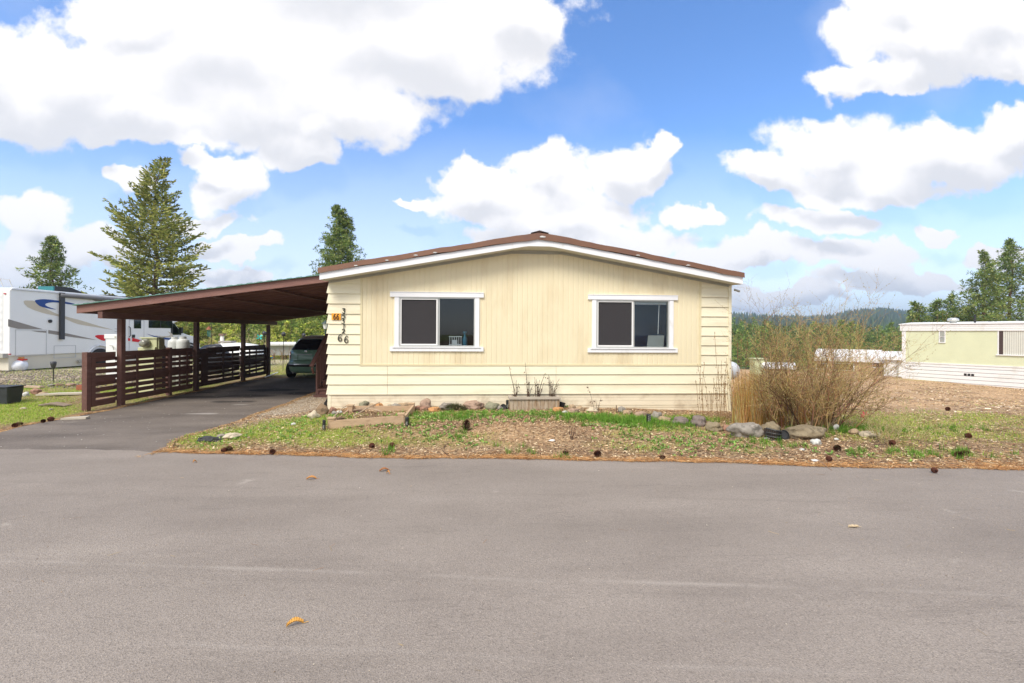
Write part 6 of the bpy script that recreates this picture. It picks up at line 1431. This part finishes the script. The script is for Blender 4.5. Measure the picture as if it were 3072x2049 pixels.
# ------------------------------------------------------------------ bare bush, reeds, small shrubs
def tri_tubes(segs, cols):          # segs: list of (p0,p1,r0,r1); three sided
    P0 = np.array([s_[0] for s_ in segs]); P1 = np.array([s_[1] for s_ in segs]); r0 = np.array([s_[2] for s_ in segs])[:, None]; r1 = np.array([s_[3] for s_ in segs])[:, None]
    d = P1 - P0; d /= np.linalg.norm(d, axis=1)[:, None] + 1e-9; a = np.cross(d, np.array([.13, .9, .3])); a /= np.linalg.norm(a, axis=1)[:, None] + 1e-9; b = np.cross(d, a); V = []
    for P, r_ in ((P0, r0), (P1, r1)):
        for k in range(3): an = 2.0944 * k; V.append(P + (a * math.cos(an) + b * math.sin(an)) * r_)
    V = np.stack(V, 1).reshape(-1, 3); f = np.array([(0,1,4,3),(1,2,5,4),(2,0,3,5)]); F_ = (f[None] + 6 * np.arange(len(P0))[:, None, None]).reshape(-1, 4); return V, F_, np.repeat(np.array(cols), 6, 0)
def shrub(name, base, n, hgt_, spread, lab, cat_, seed, cols, budc, side=.35, sub=(3, 5), lean=(0, 0), base_r=(.35, .2), rad=.011, buds=3, z0=0):
    r = random.Random(seed); segs, cs, bd = [], [], []
    def grow(p, d, L, rad_, lev, col):
        m_ = 6 if lev < 2 else 4; st_ = L / m_
        for k in range(m_):
            d = (d + Vector((r.gauss(0, .13), r.gauss(0, .13), r.gauss(0, .08) + (.04 if lev else 0)))).normalized(); q = p + d * st_; ra = rad_ * (1 - .75 * k / m_); rb = rad_ * (1 - .75 * (k + 1) / m_)
            segs.append((tuple(p), tuple(q), ra, rb)); cs.append(tuple(c * r.uniform(.8, 1.2) for c in col))
            if lev < 2 and k >= 1:
                for _ in range(r.randint(*sub) if lev == 0 else r.randint(0, 2)):
                    ax = Vector((r.gauss(0, 1), r.gauss(0, 1), r.gauss(.35, .7))).normalized(); grow(p.lerp(q, r.random()), (d * (1 - side) + ax * side * 1.4).normalized(), L * r.uniform(.22, .5), rb * .55 + .0008, lev + 1, tuple(min(1, c * 1.25) for c in col))
            if lev >= 1 or k > 3:
                for _ in range(buds if lev else 2):
                    if r.random() < .5: bd.append(p.lerp(q, r.random()) + Vector((r.gauss(0, .006), r.gauss(0, .006), r.gauss(0, .006))))
            p = q
    for i in range(n):
        a = r.uniform(0, 6.283); rr_ = math.sqrt(r.random()); bx = base.x + math.cos(a) * rr_ * base_r[0]; by = base.y + math.sin(a) * rr_ * base_r[1]
        d = Vector(((bx - base.x) / base_r[0] * spread + lean[0] + r.gauss(0, .18), (by - base.y) / base_r[1] * spread * .5 + lean[1] + r.gauss(0, .12), 1)).normalized()
        grow(Vector((bx, by, H(bx, by) - .02)), d, hgt_ * (r.uniform(.45, 1.1) if n > 50 else r.uniform(.6, 1.12)), rad * r.uniform(.5, 1.15), 0, cols[r.randrange(len(cols))])
    o = thing(name, base, lab, cat_)
    V, F_, Cl = tri_tubes(segs, cs); np_obj('branches', V, F_, Cl, m_lit, o, off=tuple(base))
    if bd:
        P = np.array([tuple(q) for q in bd]); n_ = len(P); a = rng.uniform(0, 6.28, n_); V, F_, Cl = blades(P[:, 0], P[:, 1], P[:, 2], rng.uniform(.008, .022, n_), rng.uniform(.006, .012, n_), rng.uniform(0, .9, n_), a, pal(n_, budc)); np_obj('buds', V, F_, Cl, m_fol, o, off=tuple(base))
    return o
BR = [(.22, .135, .075), (.31, .20, .10), (.44, .30, .14), (.09, .05, .03), (.17, .10, .055)]
BUD = [(.50, .46, .14), (.55, .50, .20), (.50, .36, .16), (.42, .28, .15)]
bb = gnd(2440, 1285)
shrub('bare_bush', bb, 62, 1.75, .66, 'big bare twiggy bush with tiny yellow green buds right of the cream home', 'bush', 3, BR, BUD, base_r=(.72, .28), sub=(2, 4), lean=(.10, 0), side=.45, rad=.0105)
bb2 = gnd(2680, 1328); shrub('dry_shrub', bb2, 12, .45, .6, 'small dry shrub with fine greenish twigs near the lane at right', 'bush', 5, [(.44, .33, .19), (.50, .42, .24)], [(.40, .42, .14), (.5, .45, .2)], base_r=(.4, .15), sub=(1, 3), rad=.004, buds=2)
# reeds: packed dry stalks behind the rocks
segs, cs, bd = [], [], []; r = random.Random(8)
for i in range(2600):
    px = r.triangular(2192, 2520, 2260); b = gnd(px, r.uniform(1238, 1282)); hh = r.uniform(.45, .95) * (1.0 if px < 2400 else .75); p = b + Vector((0, 0, -.02)); d = Vector((r.gauss(0, .09), r.gauss(0, .06), 1)); c = r.choice([(.54, .32, .09), (.45, .25, .07), (.62, .41, .15), (.30, .16, .05), (.56, .42, .20)])
    for k in range(3): q = p + d * (hh / 3); segs.append((tuple(p), tuple(q), .0036 * (1 - k * .25), .0036 * (.75 - k * .25))); cs.append(tuple(x * r.uniform(.8, 1.2) for x in c)); p = q; d = d + Vector((r.gauss(0, .05), r.gauss(0, .05), 0))
for i in range(34):      # sparse seed-headed stems against the wall
    px = r.uniform(2098, 2230); b = gnd(px, r.uniform(1258, 1275)); b.y = min(b.y, HY - .1); hh = r.uniform(.5, 1.2) * (1.35 if px > 2160 else .9); p = b; d = Vector((r.gauss(-.05, .05), 0, 1)); c = (.30, .18, .08)
    for k in range(4):
        q = p + d * (hh / 4); segs.append((tuple(p), tuple(q), .0036, .003)); cs.append(c); p = q; d = d + Vector((r.gauss(0, .05), 0, 0))
        if k > 0:
            for _ in range(3): bd.append(p + Vector((r.gauss(0, .012), 0, -r.random() * hh / 4)))
V, F_, Cl = tri_tubes(segs, cs); reeds = thing('reed_bed', gnd(2300, 1270), 'dense golden dry reed stalks between the right house corner and the bare bush', 'reeds'); reeds['kind'] = 'stuff'
np_obj('stalks', V, F_, Cl, m_lit, reeds, off=tuple(reeds.location)).__setitem__('kind', 'stuff')
P = np.array([tuple(q) for q in bd]); n_ = len(P); V, F_, Cl = blades(P[:, 0], P[:, 1], P[:, 2], np.full(n_, .03), np.full(n_, .018), rng.uniform(0, .9, n_), rng.uniform(0, 6.28, n_), pal(n_, [(.25, .14, .07), (.35, .22, .12)])); np_obj('seed_heads', V, F_, Cl, m_lit, reeds, off=tuple(reeds.location)).__setitem__('kind', 'stuff')
# weeds in the bed and low evergreen clump
b = gnd(1365, 1232); n = 1400; a = rng.uniform(0, 6.28, n); rr_ = np.sqrt(rng.random(n)); X = b.x + np.cos(a) * rr_ * .26; Y = b.y - .02 + np.sin(a) * rr_ * .10
V, F_, Cl = blades(X, Y, H(b.x, b.y) + (1 - rr_ ** 2) * .10, rng.uniform(.04, .09, n), rng.uniform(.004, .007, n), rng.uniform(.1, .9, n), a, pal(n, [(.05, .11, .03), (.16, .12, .07), (.10, .16, .05), (.20, .13, .09)]))
o = thing('evergreen_clump', b, 'low spiky evergreen clump among the rocks under the left window', 'plant'); np_obj('foliage', V, F_, Cl, m_fol, o, off=tuple(b))
for px, py, lab in ((1018,1262,'purplish dry clump at the left end of the garden bed'),(1205,1232,'purplish dry clump at the right end of the garden bed'),(1075,1238,'brown dry clump in the middle of the garden bed')):
    b = gnd(px, py); n = 420; a = rng.uniform(0, 6.28, n); rr_ = np.sqrt(rng.random(n)); V, F_, Cl = blades(b.x + np.cos(a) * rr_ * .09, b.y + np.sin(a) * rr_ * .05, np.full(n, b.z), rng.uniform(.04, .10, n), rng.uniform(.003, .006, n), rng.uniform(.1, .95, n), a, pal(n, [(.20, .12, .10), (.28, .19, .15), (.14, .09, .07)]))
    o = thing('dry_clump', b, lab, 'plant', 'dry clumps in the garden bed'); np_obj('stems', V, F_, Cl, m_lit, o, off=tuple(b))
# ------------------------------------------------------------------ trees
m_bark = mat('pine_bark', (.14, .085, .055), .9, .3, 8., bump=.6, bscale=18, stretch=(3, 3, .8))
m_needle = attr_mat('conifer_needles', .75, .3)
def conifer(seed, Hh, z0, R, kind, nb, dens, bl, bw, cols, trunk_r=.16, prof=None, twin=False):
    """returns (trunk MB, V, F, Cl) in local space"""
    r = random.Random(seed); g_ = np.random.default_rng(seed); mb = MB()
    sway = [Vector((r.uniform(-.05, .05) * k, r.uniform(-.05, .05) * k, Hh * k / 8)) for k in range(9)]
    mb.tube(sway, [trunk_r * (1 - .93 * k / 8) for k in range(9)], 8)
    Ps, Ds, Sh = [], [], []
    def tr_at(z): u = max(0, min(7.999, z / Hh * 8)); i = int(u); return sway[i].lerp(sway[i + 1], u - i)
    for i in range(nb):
        t_ = (i + r.random()) / nb; z = z0 + (Hh - z0) * t_ ** .92; pr = prof(t_) if prof else (1 - t_) ** .85
        L = R * max(.06, pr) * r.uniform(.68, 1.14); a = i * 2.39996 + r.uniform(-.3, .3)
        el = (-.18 + .75 * t_ if kind == 'fir' else .05 + .65 * t_) + r.uniform(-.16, .12)
        d = Vector((math.cos(a) * math.cos(el), math.sin(a) * math.cos(el), math.sin(el))); p = tr_at(z); pts = [p]; m_ = 5
        for k in range(m_): d = (d + Vector((r.gauss(0, .05), r.gauss(0, .05), .07 + (.05 if kind == 'pine' else .02)))).normalized(); p = p + d * (L / m_); pts.append(p)
        br = max(.006, trunk_r * .22 * (1 - t_)); mb.tube(pts, [br * (1 - .8 * k / m_) for k in range(m_ + 1)], 4, caps=False)
        cs_ = r.uniform(.72, 1.25)
        nn = max(3, int(dens * L / R * (1.0 if kind == 'fir' else .8)) + 2)
        for k in range(nn):
            u = (.16 + .84 * (k + r.random()) / nn) if kind == 'fir' else (.38 + .62 * (k + r.random()) / nn); f_ = u * m_; j = min(m_ - 1, int(f_)); q = pts[j].lerp(pts[j + 1], f_ - j); dd = (pts[j + 1] - pts[j]).normalized()
            if kind == 'fir':
                sd_ = dd.cross(Vector((0, 0, 1))).normalized(); wl = L * .34 * (1 - u * .75) + .10 * bl
                for sg in (-1, 1):
                    nd = (dd * .75 + sd_ * sg * .8 + Vector((0, 0, r.uniform(-.22, .12)))).normalized(); m2 = 2 + int(wl / bl * 2.2)
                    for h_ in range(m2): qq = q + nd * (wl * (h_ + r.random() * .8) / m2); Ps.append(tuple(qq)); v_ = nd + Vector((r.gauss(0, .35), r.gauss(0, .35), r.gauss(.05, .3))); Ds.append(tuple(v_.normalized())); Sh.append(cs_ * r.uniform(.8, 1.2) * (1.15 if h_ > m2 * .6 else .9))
            else:
                off_ = Vector((r.gauss(0, 1), r.gauss(0, 1), r.gauss(0, .7))) * (L * .13 + .05); q = q + off_; cc_ = cs_ * r.uniform(.75, 1.25)
                for h_ in range(13): v_ = Vector((r.gauss(0, 1), r.gauss(0, 1), r.gauss(.45, .8))).normalized(); Ps.append(tuple(q + v_ * bl * .1)); Ds.append(tuple(v_)); Sh.append(cc_)
    P = np.array(Ps); D = np.array(Ds); n = len(P); L = g_.uniform(.6, 1.15, n)[:, None] * bl; s_ = np.cross(D, g_.normal(0, 1, (n, 3))); s_ /= np.linalg.norm(s_, axis=1)[:, None] + 1e-6; s_ *= bw / 2
    V = np.stack([P - s_, P + D * L * .5 - s_ * 1.1, P + D * L, P + D * L * .5 + s_ * 1.1], 1).reshape(-1, 3); F_ = np.arange(4 * n).reshape(-1, 4)
    c = np.array(cols)[g_.integers(0, len(cols), n)] * np.array(Sh)[:, None] * g_.uniform(.85, 1.15, (n, 1)); return mb, V, F_, np.clip(np.repeat(c, 4, 0), 0, 1)
def tree(name, loc, data, lab, group=None, cat_='tree', rz=0, sc=1):
    mb, V, F_, Cl = data; o = thing(name, loc, lab, cat_, group, rz); o.scale = (sc, sc, sc)
    mb.build('trunk', m_bark, o, local=True, smooth=True); np_obj('crown', V, F_, Cl, m_needle, o); return o
def treeloc(px, t_): return at_depth(px, t_)
FIRC = [(.25, .29, .075), (.36, .37, .10), (.17, .21, .055), (.46, .44, .15)]
PINEC = [(.17, .25, .07), (.23, .31, .08), (.14, .21, .06), (.34, .37, .13)]
def ztop(px, py, t_): d = pxdir(px, py); return EYE + d.z * t_
b = treeloc(468, 33); tree('fir_tree', b, conifer(11, ztop(465, 474, 33) - b.z, 1.2, 4.5, 'fir', 185, 19, .33, .10, FIRC, .24, lambda t: (1 - t) ** .72 * (1.02 - .10 * math.sin(9 * t))), 'tallest yellowish green fir with open branches behind the motorhome and carport')
b = treeloc(157, 42); tree('pine_tree', b, conifer(12, ztop(160, 712, 42) - b.z, 3.0, 3.1, 'pine', 90, 15, .34, .08, PINEC + [(.15, .17, .05)], .2, lambda t: (1 - t) ** .7), 'smaller loose pine above the motorhome roof, farthest left')
b = treeloc(1020, 44); tree('pine_tree', b, conifer(13, ztop(1023, 624, 44) - b.z, 2.5, 3.6, 'pine', 190, 26, .30, .07, PINEC, .2, lambda t: (1 - t) ** .62), 'dark dense pine rising behind the carport roof beside the cream home')
b = treeloc(2955, 47); tree('pine_tree', b, conifer(14, ztop(2955, 757, 47) - b.z, 1.5, 3.1, 'pine', 96, 15, .36, .08, PINEC, .26, lambda t: min(1, 2.2 * (1 - t)) ** .8 * (.75 + .25 * math.cos(3 * t))), 'tall pine behind the green home, left one of two')
b = treeloc(3030, 49); tree('pine_tree', b, conifer(15, ztop(3026, 719, 49) - b.z, 1.5, 3.0, 'pine', 104, 15, .36, .08, PINEC, .26, lambda t: min(1, 1.9 * (1 - t)) ** .9), 'tallest pine behind the green home at the right edge')
for i, (px, py, t_, R, lab) in enumerate(((2862,888,52,1.8,'rounded young pine behind the green home, tallest of a low cluster'),(2815,905,50,1.6,'young pine just left of the rounded one behind the green home'),(2748,908,53,1.7,'slim young pine nearest the corner of the green home'),(2905,925,52,1.8,'low young pine in the gap left of the two tall pines'))):
    b = treeloc(px, t_); tree('young_pine', b, conifer(30 + i, ztop(px, py, t_) - b.z, 1, R, 'pine', 46, 8, .42, .09, PINEC, .16, lambda t: min(1, 2.5 * (1 - t)) ** .8), lab, 'young pines behind the green home')
# woods
FG = [(.22, .33, .075), (.29, .39, .085), (.16, .25, .06), (.36, .42, .11)]
FY_ = [(.50, .58, .12), (.60, .63, .15), (.36, .46, .09), (.64, .58, .20)]
FD = [(.13, .21, .065), (.18, .26, .075), (.23, .31, .08)]
protos = {}
def proto(key, cols, seed, kind='fir', R=2.2, Hh=10, nb=42, dens=5, bl=.62, bw=.20):
    d = conifer(seed, Hh, 1.0, R, kind, nb, dens, bl, bw, cols, .14); mb, V, F_, Cl = d; protos[key] = [mb, V, F_, Cl, None]
for k in range(3): proto(('g', k), FG, 50 + k); proto(('y', k), FY_, 60 + k, 'pine', 2.5, 9, 40, 5, .60, .20); proto(('d', k), FD, 70 + k)
def place_tree(key, loc, sc, rz, lab, group, name='forest_tree'):
    pr_ = protos[key]
    if pr_[4] is None:
        o = tree(name, loc, tuple(pr_[:4]), lab, group, 'tree', rz, sc); pr_[4] = o
    else:
        o = copy_tree(pr_[4]); o.location = loc; o.rotation_euler = (0, 0, rz); o.scale = (sc, sc, sc); o['label'] = lab; o['group'] = group
    o.scale = (sc, sc, sc * random.Random(int(loc.x * 99)).uniform(.9, 1.15)); return o
r = random.Random(77)
ORD = 'first second third fourth fifth sixth seventh eighth ninth tenth eleventh twelfth thirteenth fourteenth fifteenth sixteenth seventeenth eighteenth nineteenth twentieth twenty-first twenty-second twenty-third twenty-fourth twenty-fifth twenty-sixth twenty-seventh twenty-eighth twenty-ninth thirtieth thirty-first thirty-second thirty-third thirty-fourth'.split()
# front rows one can tell apart: left wood (seen through the carport), right wood (beyond the bush)
for i in range(34):
    px = 560 + i * 13.5 + r.uniform(-6, 6); t_ = r.uniform(50, 72); b = at_depth(px, t_); top = r.uniform(925, 962) if px < 900 else r.uniform(890, 930)
    place_tree(('y', r.randrange(3)) if r.random() < .75 else ('g', r.randrange(3)), b, max(.3, (ztop(px, top, t_) - b.z) / 9.5), r.uniform(0, 6.28), f'{ORD[i]} yellow green conifer from the left behind the carport', 'trees of the wood behind the carport')
for i in range(30):
    px = 2150 + i * 20 + r.uniform(-9, 9); t_ = r.uniform(72, 105); b = at_depth(px, t_); top = r.uniform(972, 1020)
    place_tree((r.choice('gggd'), r.randrange(3)), b, max(.3, (ztop(px, top, t_) - b.z) / 10), r.uniform(0, 6.28), f'{ORD[i]} conifer from the left before the forest right of the home', 'front trees of the wood right of the home')
def mass(name, n, fx, keys, lab, seed, scf, fy=None):
    g_ = random.Random(seed); Vs, Fs, Cs = [], [], []; k0 = 0
    for i in range(n):
        x, y, sc = fx(g_); z = H(x, y) - .3; mb, V, F_, Cl, _ = protos[(g_.choice(keys), g_.randrange(3))]; a = g_.uniform(0, 6.28); ca, sa = math.cos(a), math.sin(a); m_ = len(F_); st_ = scf; sel = np.arange(0, m_, st_)
        Q = V.reshape(-1, 4, 3)[sel].reshape(-1, 3); c4 = Cl.reshape(-1, 4, 3)[sel].reshape(-1, 3)
        cen = Q.reshape(-1, 4, 3).mean(1, keepdims=True); Q = ((Q.reshape(-1, 4, 3) - cen) * (1 + .5 * (st_ - 1)) ** .6 + cen).reshape(-1, 3)
        W_ = np.stack([Q[:, 0] * ca - Q[:, 1] * sa, Q[:, 0] * sa + Q[:, 1] * ca, Q[:, 2] * g_.uniform(.9, 1.2)], 1) * sc + np.array([x, y, z]); Vs.append(W_); Fs.append(np.arange(len(W_)).reshape(-1, 4) + k0); Cs.append(c4 * g_.uniform(.75, 1.25)); k0 += len(W_)
    o = np_obj(name, np.concatenate(Vs), np.concatenate(Fs), np.clip(np.concatenate(Cs), 0, 1), m_needle); tag(o, lab, 'forest', kind='stuff')
def fr_right(g_): t_ = g_.uniform(105, 240); px = g_.uniform(2140, 2800); d = pxdir(px, 1000); tp_ = g_.uniform(952, 984) - (8 if px < 2300 else 0); return d.x * t_, d.y * t_, (6.3 + (1004 - tp_) / 1365 * t_) / 10.8
def fr_left(g_): t_ = g_.uniform(70, 200); px = g_.uniform(380, 1060); d = pxdir(px, 1000); return d.x * t_, d.y * t_, g_.uniform(.7, 1.1)
def fr_wide(g_):
    t_ = g_.uniform(120, 260); px = g_.choice([g_.uniform(-600, 380), g_.uniform(2800, 3700)]); d = pxdir(px, 1000); return d.x * t_, d.y * t_, g_.uniform(.8, 1.1)
mass('forest', 420, fr_right, 'ggd', 'continuous green conifer forest below the hills at right', 1, 2)
mass('forest', 260, fr_left, 'yyg', 'bright green mixed wood behind the carport', 2, 2)
mass('forest', 160, fr_wide, 'gd', 'distant wood beyond the frame sides behind the homes', 3, 3)
# conifers clothing the far hills
g_ = np.random.default_rng(9); n = 15000; az = g_.uniform(-.9, 1.25, n); yy = 250 * (1150 / 250) ** g_.random(n); xx = az * yy; zz = hgt(xx, yy); hh = g_.uniform(8, 15, n) * np.where(g_.random(n) < .1, 1.25, 1); rr_ = hh * .2; m_ = 5; V = []
for k in range(m_): a = 6.283 * k / m_ + xx; V.append(np.stack([xx + np.cos(a) * rr_ * g_.uniform(.6, 1.3, n), yy + np.sin(a) * rr_, zz + hh * g_.uniform(.0, .25, n)], 1))
V.append(np.stack([xx + g_.normal(0, .5, n), yy, zz + hh], 1)); V = np.stack(V, 1).reshape(-1, 3); f = np.array([(k, (k + 1) % m_, m_) for k in range(m_)]); F_ = (f[None] + 6 * np.arange(n)[:, None, None]).reshape(-1, 3)
c = np.array([(.07, .11, .05), (.055, .085, .045), (.09, .125, .055)])[g_.integers(0, 3, n)] * g_.uniform(.7, 1.3, (n, 1))
tag(np_obj('hillside_forest', V, F_, np.repeat(c, 6, 0), m_needle), 'bluish dark forest covering the distant hills', 'forest', kind='stuff')
# rusty thicket behind the green car and low wall of brush
b = at_depth(880, 40); shrub('thicket', b, 60, 1.3, .4, 'rusty brown leafless thicket beyond the green car', 'bush', 21, [(.36, .22, .12), (.42, .28, .14)], [(.40, .24, .08), (.40, .34, .10)], base_r=(4.5, .8), sub=(1, 2), rad=.03, buds=8)
b = at_depth(655, 23); shrub('dry_shrub', b, 14, 1.35, .25, 'dry shrub with pale blossoms behind the fence near the white flue post', 'bush', 22, [(.36, .22, .12)], [(.75, .68, .35), (.7, .6, .3)], base_r=(.5, .3), sub=(1, 2), rad=.008, buds=8)
b = at_depth(765, 22.5); shrub('dry_shrub', b, 12, 1.3, .2, 'pale blossoming shrub behind the fence between the last two posts', 'bush', 23, [(.40, .30, .20)], [(.78, .72, .42), (.7, .6, .3)], base_r=(.4, .3), sub=(1, 2), rad=.008, buds=8)
b = at_depth(838, 22); shrub('dry_shrub', b, 8, 1.0, .35, 'thin leafless shrub between the last carport post and the green car', 'bush', 24, [(.22, .12, .08)], [(.3, .16, .1)], base_r=(.5, .2), sub=(1, 2), rad=.007, buds=1)
# ------------------------------------------------------------------ haze
hz = MB().box(-2300, 2500, -420, 2700, -12, 150).build('haze', bpy.data.materials.new('haze_air'))
tag(hz, 'thin pale air between the camera and the far hills', 'haze', kind='stuff')
hm = hz.data.materials[0]; hm.use_nodes = True; t = hm.node_tree; t.nodes.clear(); ho = t.nodes.new('ShaderNodeOutputMaterial'); pv = t.nodes.new('ShaderNodeVolumePrincipled')
pv.inputs['Color'].default_value = (.55, .74, 1, 1); pv.inputs['Density'].default_value = .00042; pv.inputs['Anisotropy'].default_value = .2; t.links.new(pv.outputs[0], ho.inputs['Volume'])
